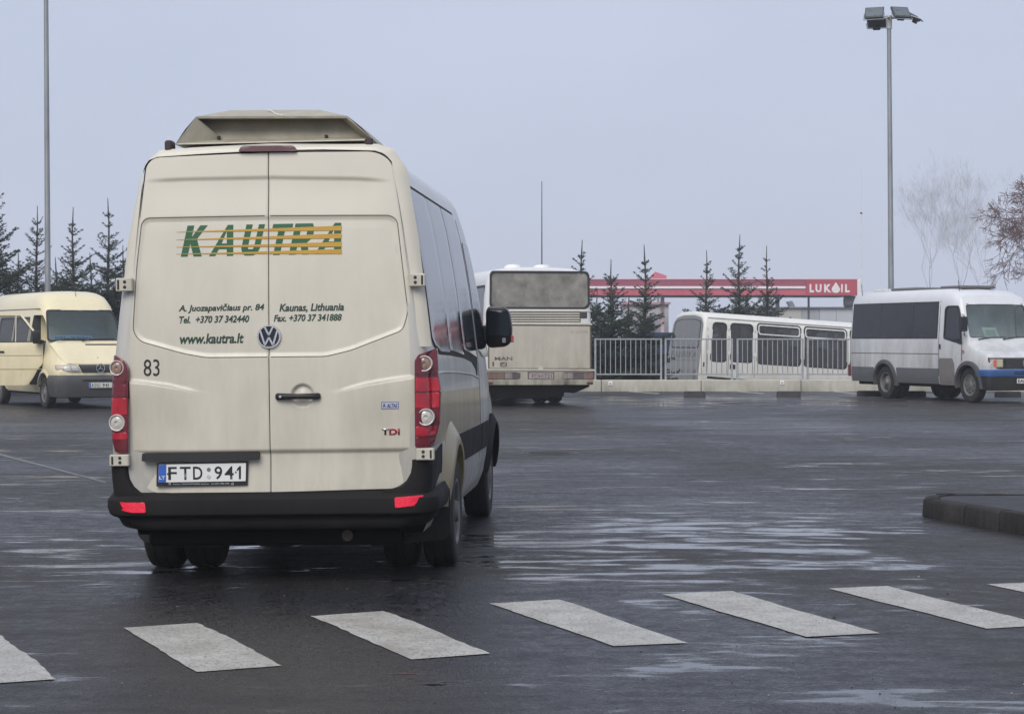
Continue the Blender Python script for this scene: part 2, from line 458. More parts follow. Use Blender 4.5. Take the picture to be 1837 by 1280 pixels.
# painted markings -------------------------------------------------
def paint():
    m = bpy.data.materials.new('worn_white_paint'); m.use_nodes = True
    nt = m.node_tree; L = nt.links; p = nt.nodes['Principled BSDF']
    tc = nn(nt, 'ShaderNodeTexCoord')
    n1 = nn(nt, 'ShaderNodeTexNoise', i_Scale=3.0, i_Detail=8.0, i_Roughness=0.7); L.new(tc.outputs['Object'], n1.inputs['Vector'])
    n2 = nn(nt, 'ShaderNodeTexNoise', i_Scale=60.0, i_Detail=4.0, i_Roughness=0.7); L.new(tc.outputs['Object'], n2.inputs['Vector'])
    cr = nn(nt, 'ShaderNodeValToRGB'); cr.color_ramp.elements[0].position = 0.3; cr.color_ramp.elements[1].position = 0.7
    cr.color_ramp.elements[0].color = (0.29, 0.275, 0.24, 1); cr.color_ramp.elements[1].color = (0.52, 0.51, 0.475, 1)
    L.new(n1.outputs[0], cr.inputs[0])
    r2 = nn(nt, 'ShaderNodeMapRange'); r2.inputs[1].default_value = 0.53; r2.inputs[2].default_value = 0.66; L.new(n2.outputs[0], r2.inputs[0])
    vor = nn(nt, 'ShaderNodeTexVoronoi', i_Scale=4.0); vor.feature = 'DISTANCE_TO_EDGE'
    wv = nn(nt, 'ShaderNodeTexNoise', i_Scale=6.0, i_Detail=4.0); L.new(tc.outputs['Object'], wv.inputs['Vector'])
    ad = nn(nt, 'ShaderNodeVectorMath', operation='ADD'); L.new(tc.outputs['Object'], ad.inputs[0])
    sc_ = nn(nt, 'ShaderNodeVectorMath', operation='SCALE'); sc_.inputs['Scale'].default_value = 0.35; L.new(wv.outputs[1], sc_.inputs[0]); L.new(sc_.outputs[0], ad.inputs[1])
    L.new(ad.outputs[0], vor.inputs['Vector'])
    r3 = nn(nt, 'ShaderNodeMapRange'); r3.inputs[1].default_value = 0.004; r3.inputs[2].default_value = 0.016; r3.inputs[3].default_value = 0.45; r3.inputs[4].default_value = 0; L.new(vor.outputs[0], r3.inputs[0])
    mxm = nn(nt, 'ShaderNodeMath', operation='MAXIMUM'); L.new(r2.outputs[0], mxm.inputs[0]); L.new(r3.outputs[0], mxm.inputs[1])
    mx_ = nn(nt, 'ShaderNodeMix', data_type='RGBA'); L.new(mxm.outputs[0], mx_.inputs[0]); L.new(cr.outputs[0], mx_.inputs[6]); mx_.inputs[7].default_value = (0.08, 0.075, 0.07, 1)
    L.new(mx_.outputs[2], p.inputs['Base Color'])
    p.inputs['Roughness'].default_value = 0.5
    bp = nn(nt, 'ShaderNodeBump', i_Strength=0.6, i_Distance=0.004); L.new(n2.outputs[0], bp.inputs['Height']); L.new(bp.outputs[0], p.inputs['Normal'])
    return m
M_PAINT = paint()
M_PAINT2 = mat('nearly_worn_off_paint', (0.12, 0.12, 0.12), 0.5, var=0.5, vscale=9)
random.seed(5)
def marking(corners, name, seg=18, wob=0.005, parent=ground, lift=0.004, m=None, **kw):
    """corners (x, y) far-left, far-right, near-right, near-left"""
    A, B_, C_, D = [Vector(q) for q in corners]
    g = MB(); n2 = 4; vs = []
    e0 = [random.uniform(-wob, wob) for _ in range(seg + 1)]; e1 = [random.uniform(-wob, wob) for _ in range(seg + 1)]
    for i in range(seg + 1):
        t = i / seg
        a = A.lerp(D, t); b_ = B_.lerp(C_, t); u = (b_ - a).normalized()
        a = a + u * (e0[i] + 0.004 * math.sin(t * 9 + A.x)); b_ = b_ + u * (e1[i] + 0.008 * math.sin(t * 7 + B_.x))
        for k in range(n2 + 1):
            q = a.lerp(b_, k / n2); vs.append((q.x, q.y, gh(q.x, q.y) + lift))
    w = n2 + 1
    g.add(vs, [(i * w + k, i * w + k + 1, (i + 1) * w + k + 1, (i + 1) * w + k) for i in range(seg) for k in range(n2)])
    return g.build(name, m or M_PAINT, parent, smooth=80, **kw)
for cs in [((-128, 1147), (3, 1137), (102, 1218), (-58, 1229)), ((222, 1125), (357, 1117), (508, 1195), (352, 1206)),
           ((558, 1107), (690, 1099), (881, 1175), (738, 1185)), ((877, 1088), (1003, 1082), (1232, 1158), (1100, 1163)),
           ((1187, 1074), (1310, 1068), (1576, 1140), (1446, 1147)), ((1485, 1062), (1592, 1056), (1878, 1123), (1772, 1130)),
           ((1770, 1050), (1872, 1045), (2180, 1108), (2080, 1114))]:
    marking([gpt(*c) for c in cs], 'crossing_stripe')
for cs in [((0, 813), (-6, 815.5), (188, 866), (192, 864.4)), ((1130, 701.5), (1126, 702.5), (1180, 706.5), (1184, 705.5)),
           ((1326, 701.5), (1322, 702.5), (1368, 706.5), (1372, 705.5)), ((1500, 701.5), (1496, 702.5), (1535, 706.5), (1540, 705.5))]:
    a, b_, c_, d_ = [gpt(*c) for c in cs]
    marking([a, b_, c_, d_], 'bay_line', seg=10, wob=0.004, m=M_PAINT2 if cs[0][0] == 0 else M_PAINT)

# manhole
M_IRON = mat('cast_iron', (0.05, 0.048, 0.046), 0.45, 0.6, bump=0.4, bscale=30)
mh = gpt(985, 813)
g = MB()
g.lathe([(0.0, 0.008), (0.30, 0.008), (0.31, 0.002)], lambda x, y, h: (mh[0] + x, mh[1] + y, h), 40)
g.lathe([(0.34, 0.002), (0.35, 0.009), (0.40, 0.009), (0.41, 0.0)], lambda x, y, h: (mh[0] + x, mh[1] + y, h), 40)
for i in range(-4, 5):
    hwd = math.sqrt(0.27 ** 2 - (i * 0.06) ** 2) if abs(i * 0.06) < 0.27 else 0
    g.box(mh[0] - hwd, mh[0] + hwd, mh[1] + i * 0.06 - 0.012, mh[1] + i * 0.06 + 0.012, 0.006, 0.014)
mo = g.build('manhole_cover', M_IRON, label='round iron manhole cover set flush in the wet asphalt', category='manhole cover')

# kerbed island at the right -------------------------------------
def conc(name, col, dark, sc=3.0):
    return mat(name, col, 0.85, spec=0.15, var=0.35, vscale=sc, dirt=(dark, 1.1, 5.0, 0.0, 0.5), bump=0.6, bscale=45)
M_KERB = conc('old_kerb_concrete', (0.050, 0.048, 0.046), (0.006, 0.006, 0.006))
M_ISL = mat('island_asphalt', (0.016, 0.016, 0.018), 0.6, var=0.3, vscale=5, bump=0.8, bscale=70)
kn = Vector(gpt(1645, 926)); kr = Vector(gpt(1837, 961))
dirk = (kr - kn).normalized(); nk = Vector((dirk.y, -dirk.x))
if nk.y < 0: nk = -nk
pathk = []
end = kn + dirk * 7.0
bx = kn + Vector((0.22, 0.75)); back0 = Vector(gpt(1700, 884, 0.165)); 
pathk = [end, kn + dirk * 0.25]
cA = kn + dirk * 0.25
cB = Vector((back0.x - 0.05, back0.y)); corner = kn + Vector((-0.02, 0.22))
arc = []
for k in range(1, 7):
    t = k / 7; arc.append(cA * (1 - t) ** 2 + corner * 2 * t * (1 - t) + cB * t * t)
path = [end + dirk * 0] + [cA] + arc + [cB, cB + Vector((8.0, 0.35))]
def resample(path, step):
    out = [path[0]]; 
    for a, b_ in zip(path, path[1:]):
        n = max(1, round((b_ - a).length / step)); out += [a.lerp(b_, k / n) for k in range(1, n + 1)]
    return out
KH, KW = 0.165, 0.13
isl = MB()
inner = []
pp = path
for i, q in enumerate(pp):
    t = (pp[min(i + 1, len(pp) - 1)] - pp[max(i - 1, 0)]).normalized(); n_ = Vector((t.y, -t.x))
    inner.append(q + n_ * (KW + 0.004))
isl.add([(q.x, q.y, KH - 0.012) for q in inner] + [(q.x, q.y, -0.02) for q in inner], [list(range(len(inner)))])
island = isl.build('pavement_island', M_ISL, kind='structure', label='raised dark island behind a concrete kerb')
random.seed(9)
for a, b_ in zip(path, path[1:]):
    n = max(1, round((b_ - a).length / 0.55))
    for k in range(n):
        s0, s1 = a.lerp(b_, k / n), a.lerp(b_, (k + 1) / n)
        t = (s1 - s0).normalized(); n_ = Vector((t.y, -t.x)); gp = 0.009 if (s1 - s0).length > 0.4 else 0.0
        s0 = s0 + t * gp; s1 = s1 - t * gp; dz = random.uniform(-0.006, 0.006); j = random.uniform(-0.005, 0.005)
        kb = MB()
        ring = lambda q: [(q.x + n_.x * j, q.y + n_.y * j, -0.02), (q.x + n_.x * (j + 0.012), q.y + n_.y * (j + 0.012), KH - 0.03 + dz), (q.x + n_.x * 0.03, q.y + n_.y * 0.03, KH - 0.004 + dz),
                          (q.x + n_.x * 0.05, q.y + n_.y * 0.05, KH + dz), (q.x + n_.x * KW, q.y + n_.y * KW, KH + dz), (q.x + n_.x * KW, q.y + n_.y * KW, -0.02)]
        ns = 5
        kb.loft([ring(s0.lerp(s1, i / ns)) for i in range(ns + 1)])
        kb.build('kerb_stone', M_KERB, island, smooth=50)

# low wall, railing, wheel stops ---------------------------------
M_WALL = mat('wall_concrete', (0.56, 0.54, 0.47), 0.85, var=0.14, vscale=1.6, dirt=((0.14, 0.14, 0.10), 0.9, 2.2, 0.02, 0.5), bump=0.5, bscale=30)
M_GALV = mat('galvanised_steel', (0.36, 0.38, 0.40), 0.5, 0.5, var=0.15, vscale=9)
WY = 58.3
wall = thing('low_wall', 'long low pale concrete wall at the far edge of the yard under the railing', 'wall')
wx0, n_sec = -3.2, 9
for i in range(n_sec):
    x0 = wx0 + i * 2.9
    s = MB(); s.box(x0 + 0.008, x0 + 2.892, WY, WY + 0.30, -0.9, 0.335, bev=0.015)
    s.build('wall_section', M_WALL, wall)
M_REFL = mat('white_reflector', (0.8, 0.8, 0.78), 0.3)
for px, py in ((1095, 687.5), (1403, 686)):
    x, y, z = wpt(px, py, WY); s = MB(); s.box(x - 0.06, x + 0.06, WY - 0.02, WY - 0.001, z - 0.06, z + 0.06, bev=0.006)
    s.build('reflector', M_REFL, wall); s = MB(); s.box(x - 0.028, x + 0.028, WY - 0.023, WY - 0.021, z - 0.03, z + 0.02)
    s.build('reflector_face', mat('reflector_grey', (0.35, 0.35, 0.36), 0.4), wall)
YF = WY + 0.15
def railing(px0, px1, label, post_r=True, post_l=True):
    sY = YF / F
    x0, x1 = (px0 - HX) * sY, (px1 - HX) * sY
    t = thing('railing_panel', label, 'railing', ((x0 + x1) / 2, YF, 0.335), group='railing panels on the low wall')
    w = (x1 - x0) / 2; zt = CH - 0.335 - 0.0; zb = CH - (671 - HY) * sY - 0.335
    for sgn in (-1, 1):
        b_ = MB(); b_.box(sgn * w - 0.028, sgn * w + 0.028, -0.028, 0.028, 0, zt + 0.02, bev=0.004); b_.box(sgn * w - 0.06, sgn * w + 0.06, -0.06, 0.06, 0, 0.012)
        b_.build('post', M_GALV, t)
    b_ = MB(); b_.box(-w + 0.029, w - 0.029, -0.022, 0.022, zt - 0.022, zt + 0.018, bev=0.004); b_.build('top_rail', M_GALV, t)
    b_ = MB(); b_.box(-w + 0.029, w - 0.029, -0.02, 0.02, zb - 0.02, zb + 0.02, bev=0.004); b_.build('bottom_rail', M_GALV, t)
    n = max(2, round(2 * w / 0.15)); me = None
    for k in range(1, n):
        if me is None:
            b_ = MB(); b_.tube([(0, 0, zb + 0.02), (0, 0, zt - 0.022)], 0.014, 6); o = b_.build('baluster', M_GALV, t); me = o.data
        else: o = link('baluster', me, t)
        o.location.x = -w + 2 * w * k / n
railing(1068, 1186, 'galvanised railing panel in front of two spruces beside the dirty bus')
railing(1194, 1313, 'galvanised railing panel before the grey rear and doors of the white coach')
railing(1323, 1440, 'galvanised railing panel before the long side windows of the white coach')
railing(1449, 1566, 'galvanised railing panel running behind the tail of the white minibus')
M_RUB = mat('black_rubber', (0.022, 0.022, 0.024), 0.75, var=0.25, bump=0.3, dirt=((0.09, 0.085, 0.08), 0.8, 8, 0, 0.3))
def wheel_stop(px, py, w, label):
    x, y = gpt(px, py); b_ = MB()
    poly = [(-0.10, 0), (0.10, 0), (0.085, 0.13), (0.06, 0.15), (-0.06, 0.15), (-0.085, 0.13)]
    rings = [[(xx, a * (0.9 if abs(xx) > w / 2 - 0.01 else 1), b2 * (0.85 if abs(xx) > w / 2 - 0.01 else 1)) for a, b2 in poly] for xx in (-w / 2, -w / 2 + 0.03, -0.05, 0.05, w / 2 - 0.03, w / 2)]
    b_.loft(rings); o = b_.build('wheel_stop', M_RUB, smooth=40); o.location = (x, y, 0)
    o['label'] = label; o['category'] = 'wheel stop'; o['group'] = 'wheel stops along the low wall'
wheel_stop(1246, 711.5, 0.56, 'black rubber wheel stop below the rear of the white coach')
wheel_stop(1415, 711.5, 0.62, 'black rubber wheel stop below the large windows of the white coach')
wheel_stop(1560, 710.5, 0.66, 'black wheel stop beside the rear wheel of the white minibus')
wheel_stop(1640, 711, 0.6, 'black wheel stop seen beneath the middle of the white minibus')
wheel_stop(1808, 712, 0.66, 'black wheel stop seen beneath the front bumper of the white minibus')

# grit, leaves and small stones lying about
random.seed(77); b = MB()
for k in range(420):
    Y = 8.2 + 24 * random.random() ** 1.6; x = random.uniform(-0.27, 0.27) * Y; r = random.uniform(0.0025, 0.0065) * (1.7 if random.random() < 0.05 else 1)
    z = gh(x, Y); a = random.uniform(0, 6.3)
    pts = [(x + r * math.cos(a + i * 1.57) * random.uniform(0.7, 1.2), Y + r * math.sin(a + i * 1.57) * random.uniform(0.7, 1.2), z + 0.001) for i in range(4)]
    b.add(pts + [(x, Y, z + r * random.uniform(0.5, 1.0))], [(0, 1, 4), (1, 2, 4), (2, 3, 4), (3, 0, 4)], 0 if random.random() < 0.7 else 1)
b.build('grit', [mat('dark_grit', (0.012, 0.011, 0.010), 0.8), mat('pale_grit', (0.30, 0.28, 0.24), 0.8)], smooth=0, kind='stuff', label='small stones and crumbs scattered on the asphalt')
# ------------------------------------------------------------------ the minibus in front
DIRT = (0.20, 0.165, 0.11)
M_CREAM = mat('dirty_cream_paint', (0.625, 0.59, 0.50), 0.34, var=0.04, vscale=1.8, dirt=(DIRT, 0.55, 3.2, 0.3, 2.4), coat=0.25, rvar=0.2)
M_CREAMS = mat('dirty_cream_shaded_side', (0.57, 0.56, 0.52), 0.26, var=0.03, vscale=1.3, dirt=((0.15, 0.13, 0.10), 1.0, 2.6, 0.3, 2.2), coat=0.35)  # side darker than the rear: dark reflections painted in as extra grime
M_BLK = mat('black_plastic', (0.012, 0.012, 0.013), 0.55, var=0.2, dirt=((0.06, 0.055, 0.05), 0.5, 5, 0.2, 1.2), bump=0.15, bscale=200)
M_GREYP = mat('grey_bumper_plastic', (0.010, 0.0095, 0.0105), 0.7, spec=0.18, var=0.12, vscale=4, dirt=((0.035, 0.032, 0.028), 0.5, 4, 0.3, 1.0), bump=0.12, bscale=220)
M_DARK = mat('underbody_dark', (0.005, 0.005, 0.005), 0.85, spec=0.1, var=0.3)
M_GAP = mat('panel_gap', (0.02, 0.018, 0.016), 0.8)
M_SEAM = mat('dirty_shaded_seam', (0.13, 0.11, 0.08), 0.7)
M_TYRE = mat('tyre_rubber', (0.010, 0.010, 0.011), 0.8, var=0.3, dirt=((0.045, 0.04, 0.037), 0.6, 8, 0.0, 1.0), bump=0.3, bscale=80)
M_RIM = mat('wheel_steel', (0.22, 0.22, 0.22), 0.5, 0.4, dirt=((0.09, 0.08, 0.065), 0.9, 7, 0, 1))
M_CHROME = mat('chrome', (0.75, 0.75, 0.76), 0.14, 1.0, var=0.03)
M_DGLASS = mat('tinted_glass', (0.012, 0.014, 0.018), 0.045, var=0.1, coat=0.0, spec=0.42, rvar=0.05)
M_RED = mat('red_lens', (0.40, 0.008, 0.022), 0.16, var=0.25, vscale=14, coat=0.6)
M_RED2 = mat('dark_red_lens', (0.13, 0.006, 0.014), 0.18, var=0.2, vscale=14, coat=0.6)
M_BRED = mat('bright_red_reflector', (0.90, 0.02, 0.06), 0.2, var=0.10, vscale=90, coat=0.6)  # no emission: very bright base red paints the lit look
M_CLEAR = mat('clear_lens', (0.52, 0.50, 0.46), 0.12, var=0.15, vscale=30, coat=0.8)
M_AMBER = mat('smoky_amber_lens', (0.30, 0.20, 0.15), 0.15, var=0.2, vscale=30, coat=0.8)
M_GREEN = mat('green_lettering', (0.006, 0.095, 0.036), 0.35, var=0.05)
M_DGREEN = mat('dark_green_lettering', (0.012, 0.045, 0.028), 0.35)
M_GOLD = mat('gold_stripe', (0.50, 0.28, 0.022), 0.35, var=0.05)
M_INK = mat('black_lettering', (0.012, 0.012, 0.014), 0.35)
M_WHITEP = mat('plate_white', (0.72, 0.72, 0.70), 0.35, var=0.03)
M_BLUEP = mat('plate_blue', (0.03, 0.11, 0.45), 0.35)
M_GREYT = mat('faint_grey_print', (0.33, 0.33, 0.32), 0.4)
M_FAIR = mat('grimy_fairing', (0.42, 0.39, 0.31), 0.5, var=0.12, vscale=9, dirt=((0.16, 0.13, 0.08), 0.7, 4, 2.6, 3.2), bump=0.15)

HWV = [(0.30, 0.90), (0.42, 0.955), (0.56, 0.98), (0.73, 0.992), (0.93, 0.995), (1.14, 0.99), (1.34, 0.98), (1.48, 0.964), (1.68, 0.943), (1.89, 0.918),
       (2.09, 0.888), (2.30, 0.852), (2.45, 0.815), (2.56, 0.782), (2.625, 0.742), (2.67, 0.695), (2.70, 0.64), (2.72, 0.50), (2.735, 0.0)]
def hwv(z): return interp(HWV, z)
def leanv(z): return 0.095 * max(0.0, (z - 1.25) / 1.45) ** 1.7

van = thing('minibus', 'dirty cream high roof minibus seen from behind on the wet asphalt, closest vehicle', 'minibus', mtx=VAN.M)
def vring(y, inset, zt=None, ws=1.0):
    """section of the body; inset pulls it in for the rounded rear edge; zt squashes it under the bonnet and windscreen"""
    out = []
    for z, x in HWV:
        zz, xx = z, x * ws * (1 - inset / 1.0)
        if zt is not None and z > 0.9:
            zz = 0.9 + (z - 0.9) * (zt - 0.9) / (2.735 - 0.9)
        if zz > 1.4: zz = 1.4 + (zz - 1.4) * (1 - inset / 1.32)
        out.append((xx, y + leanv(z) * max(0, 1 - y / 0.9), zz))
    return out + [(-p[0], p[1], p[2]) for p in reversed(out[:-1])]
rings = []
r_ = 0.085
for k in range(0, 6):
    t = R(90) * k / 5
    rings.append(vring(r_ * (1 - math.cos(t)), r_ * (1 - math.sin(t))))
for y in (0.3, 0.9, 1.8, 2.7, 3.6, 4.1): rings.append(vring(y, 0.0))
for y, zt, ws in ((4.5, 2.66, 0.995), (4.75, 2.45, 0.985), (4.98, 2.05, 0.975), (5.22, 1.56, 0.965), (5.5, 1.36, 0.95), (5.75, 1.18, 0.91), (5.86, 1.0, 0.84)):
    rings.append(vring(y, 0.0, zt, ws))
b = MB(); b.loft(rings)
body = b.build('body', M_CREAMS, van, smooth=30)
def wcut(y, r, x0, x1):
    c = MB(); n = 36
    c.prism([(y + r * math.cos(2 * math.pi * k / n), 0.355 + r * math.sin(2 * math.pi * k / n)) for k in range(n)], lambda u, v: (x0, u, v), (x1 - x0, 0, 0)); return c
AX_R, AX_F = 1.24, 4.905
cuts = [(wcut(AX_R, 0.445, 0.52, 1.2), M_DARK), (wcut(AX_R, 0.445, -1.2, -0.52), M_DARK), (wcut(AX_F, 0.43, 0.62, 1.2), M_DARK), (wcut(AX_F, 0.43, -1.2, -0.62), M_DARK)]
c_ = MB(); c_.box(-1.3, 1.3, -1, 0.33, 0.1, 0.545); cuts.append((c_, M_DARK))
boolean(body, cuts, None)

# rear doors -------------------------------------------------------
def P(px, py):
    x, z = VAN.at(px, py, 0.0); x, z = VAN.at(px, py, leanv(z) - 0.02); return (x, z)
seam = [P(480, 272)[0], P(488, 882)[0]]; XS0 = sum(seam) / 2
win = rpoly([P(253, 400), P(262, 391), P(480, 387), P(700, 386), P(712, 395), P(731, 560), P(722, 592), P(630, 628), P(585, 639), P(370, 641), P(330, 634), P(250, 612), P(237, 594), P(244, 480)], 0.035, 4)
def seg_d(x, z, poly, closed=True):
    best = 9.0; ins = False; n = len(poly)
    for i in range(n if closed else n - 1):
        (a, b_), (c, d) = poly[i], poly[(i + 1) % n]
        dx, dz = c - a, d - b_; L2 = dx * dx + dz * dz
        t = max(0, min(1, ((x - a) * dx + (z - b_) * dz) / L2)) if L2 else 0
        q = (x - a - t * dx) ** 2 + (z - b_ - t * dz) ** 2
        if q < best: best = q
        if closed and (b_ > z) != (d > z) and x < (c - a) * (z - b_) / (d - b_) + a: ins = not ins
    return math.sqrt(best), ins
def curve_tab(pts): return sorted(P(*p) for p in pts)
arcL = curve_tab([(228, 684), (260, 687), (300, 692), (340, 700), (372, 708)])
arcR = curve_tab([(606, 703), (630, 696), (660, 689), (700, 682), (745, 676)])
zstep = P(487, 809)[1]; zcre = curve_tab([(262, 322), (330, 319), (480, 316), (640, 318), (705, 322)])
hc = P(543, 709)
def door_y(x, z):
    y = leanv(z) - 0.022
    ax = abs(x)
    if ax > 0.45: y += 0.030 * ((ax - 0.45) / 0.45) ** 2
    y -= 0.006 * math.cos(min(1.57, ax * 1.7))
    # waist panel pressed in
    if 1.25 < z < 2.32:
        d, ins = seg_d(x, z, win)
        y += 0.011 * sstep(-0.006, 0.030, d if ins else -d)
    # crease near the top
    if 2.2 < z < 2.66:
        zc = interp(zcre, x); k = 1 - sstep(0.60, 0.80, ax)
        y += 0.012 * k * sstep(0.004, -0.022, z - zc) if False else 0.012 * k * (1 - sstep(-0.022, 0.004, z - zc)) * sstep(-0.34, -0.03, z - zc)
    # bulges under the tail light arcs
    for tab, x0, x1 in ((arcL, -0.92, -0.36), (arcR, 0.38, 0.92)):
        if x0 < x < x1 and 0.9 < z < 1.35:
            zc = interp(tab, x); k = sstep(0.36, 0.62, ax)
            y -= 0.018 * k * (1 - sstep(-0.010, 0.022, z - zc)) * sstep(-0.30, -0.012, z - zc)
    # overhanging step above the number plate
    y += 0.020 * (1 - sstep(zstep - 0.018, zstep + 0.014, z)) * (0.35 + 0.65 * sstep(zstep - 0.30, zstep - 0.02, z))
    # round handle recess
    d = math.hypot(x - hc[0], z - hc[1])
    if d < 0.09: y += 0.022 * (1 - sstep(0.058, 0.072, d)) * (0.5 + 0.5 * sstep(0.0, 0.06, d))
    return y
def D(off=0.0): return lambda x, z: (x, door_y(x, z) - off, z)
g_ = 0.0028
left_o = rpoly([(XS0 - g_, P(480, 274)[1]), P(276, 283), P(262, 296), P(247, 420), P(234, 560), P(230, 640), P(232, 720), P(232, 822), P(243, 858), P(268, 884), (XS0 - g_, P(488, 882)[1])],
               [0.004, 0.05, 0.06, 0.3, 0.3, 0.1, 0.1, 0.1, 0.12, 0.10, 0.004], 6)
right_o = rpoly([(XS0 + g_, P(481, 274)[1]), P(676, 272), P(703, 290), P(720, 400), P(738, 540), P(745, 636), P(746, 720), P(746, 826), P(736, 858), P(712, 876), (XS0 + g_, P(488, 882)[1])],
                [0.004, 0.06, 0.06, 0.3, 0.3, 0.1, 0.1, 0.1, 0.12, 0.10, 0.004], 6)
doors = []
for o_ in (left_o, right_o):
    b = MB(); b.panel(o_, D(), 0.0075, 0.0075, 0.035, (0, 1, 0), 0.004)
    doors.append(b.build('rear_door', M_CREAM, van, smooth=50))
dl, dr = doors
# dark rubber seal behind the doors
allo = rpoly([P(278, 277), P(676, 267), P(705, 288), P(748, 640), P(750, 835), P(738, 868), P(714, 884), P(268, 892), P(236, 862), P(228, 826), P(227, 640), P(259, 292)], 0.06, 5)
b = MB(); b.panel(allo, lambda x, z: (x, door_y(x, z) + 0.013, z), 0.03, 0.03, 0.05, (0, 1, 0)); b.build('door_seal', M_GAP, van)
# rear frame of cream sheet round the door opening (corner pillars and header)
def frame_strip(outer, inner, name, m=M_CREAM, off=-0.004):
    n = len(outer); b = MB(); nk = 4; V = []
    for i in range(n):
        for k in range(nk + 1):
            x = inner[i][0] + (outer[i][0] - inner[i][0]) * k / nk; z = inner[i][1] + (outer[i][1] - inner[i][1]) * k / nk
            V.append((x, door_y(x, z) - off + (0.03 * (k / nk) ** 3), z))
    b.add(V, [(i * (nk + 1) + k, i * (nk + 1) + k + 1, (i + 1) * (nk + 1) + k + 1, (i + 1) * (nk + 1) + k) for i in range(n - 1) for k in range(nk)])
    o = len(V); 
    return b.build(name, m, van, smooth=50)
inn = [P(226, 640), P(231, 560), P(244, 420), P(256, 306), P(259, 297), P(266, 287), P(281, 281.5), P(380, 275), P(480, 270), P(580, 268), P(672, 270), P(690, 275.5), P(702, 289), P(722, 400), P(742, 540), P(749, 622)]
out_ = [P(206, 633), P(212, 560), P(224, 440), P(246, 330), P(258, 298), P(266, 284), P(284, 268), P(380, 262), P(480, 259), P(580, 258), P(676, 257), P(704, 266), P(728, 300), P(748, 420), P(763, 540), P(772, 621)]
def dens(a, n=6):
    r = []
    for p, q in zip(a, a[1:]):
        r += [(p[0] + (q[0] - p[0]) * k / n, p[1] + (q[1] - p[1]) * k / n) for k in range(n)]
    return r + [a[-1]]
frame_strip(dens(out_), dens(inn), 'rear_pillar_frame')
# pressed seams of the doors: groove shade and dirt painted as dark strips
def strip(pts, wd, m, parent, name='seam', off=0.0006, close=False, taper=0.0):
    b = MB(); pts = [Vector(p) for p in pts]; n = len(pts); V = []
    for i, p in enumerate(pts):
        a = pts[(i - 1) % n] if (close or i) else p; c = pts[(i + 1) % n] if (close or i < n - 1) else p
        t = (c - a).normalized(); nrm = Vector((-t.y, t.x)); w_ = wd / 2
        if taper: w_ *= max(0.08, min(1, min(i, n - 1 - i) / (n * taper))) if taper > 0 else 1
        for s_ in (-1, 1):
            q = p + nrm * w_ * s_; V.append((q.x, door_y(q.x, q.y) - off, q.y))
    fs = [(2 * i, 2 * i + 1, 2 * ((i + 1) % n) + 1, 2 * ((i + 1) % n)) for i in range(n if close else n - 1)]
    b.add(V, fs); return b.build(name, m, parent, smooth=80)
def resamp(poly, step, closed):
    out = []; n = len(poly)
    for i in range(n if closed else n - 1):
        a, c = Vector(poly[i]), Vector(poly[(i + 1) % n]); k = max(1, int((c - a).length / step))
        out += [tuple(a.lerp(c, j / k)) for j in range(k)]
    if not closed: out.append(poly[-1])
    return out
wl_ = resamp(win, 0.02, True)
for cond, dd in ((lambda x: x < XS0 - 0.006, dl), (lambda x: x > XS0 + 0.006, dr)):
    run = []; best = []
    k0 = next(i for i in range(len(wl_)) if not cond(wl_[i][0]))
    for i in range(len(wl_) + 1):
        p = wl_[(k0 + i) % len(wl_)]
        if cond(p[0]): run.append(p)
        else:
            if len(run) > len(best): best = run
            run = []
    strip(best, 0.0058, M_SEAM, dd, 'pressed_seam', 0.0012)
for tab, dd in ((arcL, dl), (arcR, dr)):
    strip(resamp(tab, 0.02, False), 0.004, mat('soft_crease_shade', (0.30, 0.28, 0.23), 0.6), dd, 'crease_line', 0.0012, taper=0.5)  # faint darker strip paints the shade of the crease

# lettering and logo ------------------------------------------------
def U(px, py): return P(px, py)
def text_on(s, a, c, m, dd, **kw):
    (x0, z0), (x1, z1) = U(*a), U(*c)
    return lettering(s, D(0.0022), x0, x1, min(z0, z1), max(z0, z1), m, dd, **kw)
text_on('A. Juozapavičiaus pr. 84', (320, 562), (474, 543.5), M_DGREEN, dl, bold=0.028, shear=0.22)
text_on('Tel.  +370 37 342440', (321, 580), (447, 565), M_DGREEN, dl, bold=0.028, shear=0.22)
text_on('Kaunas, Lithuania', (501, 561), (617, 543), M_DGREEN, dr, bold=0.028, shear=0.22)
text_on('Fax. +370 37 341888', (491, 577), (613, 562.5), M_DGREEN, dr, bold=0.028, shear=0.22)
text_on('www.kautra.lt', (322, 617), (437, 597), M_DGREEN, dl, bold=0.028, shear=0.2)
text_on('83', (257, 674.5), (286, 644), M_INK, dl, bold=0.0)
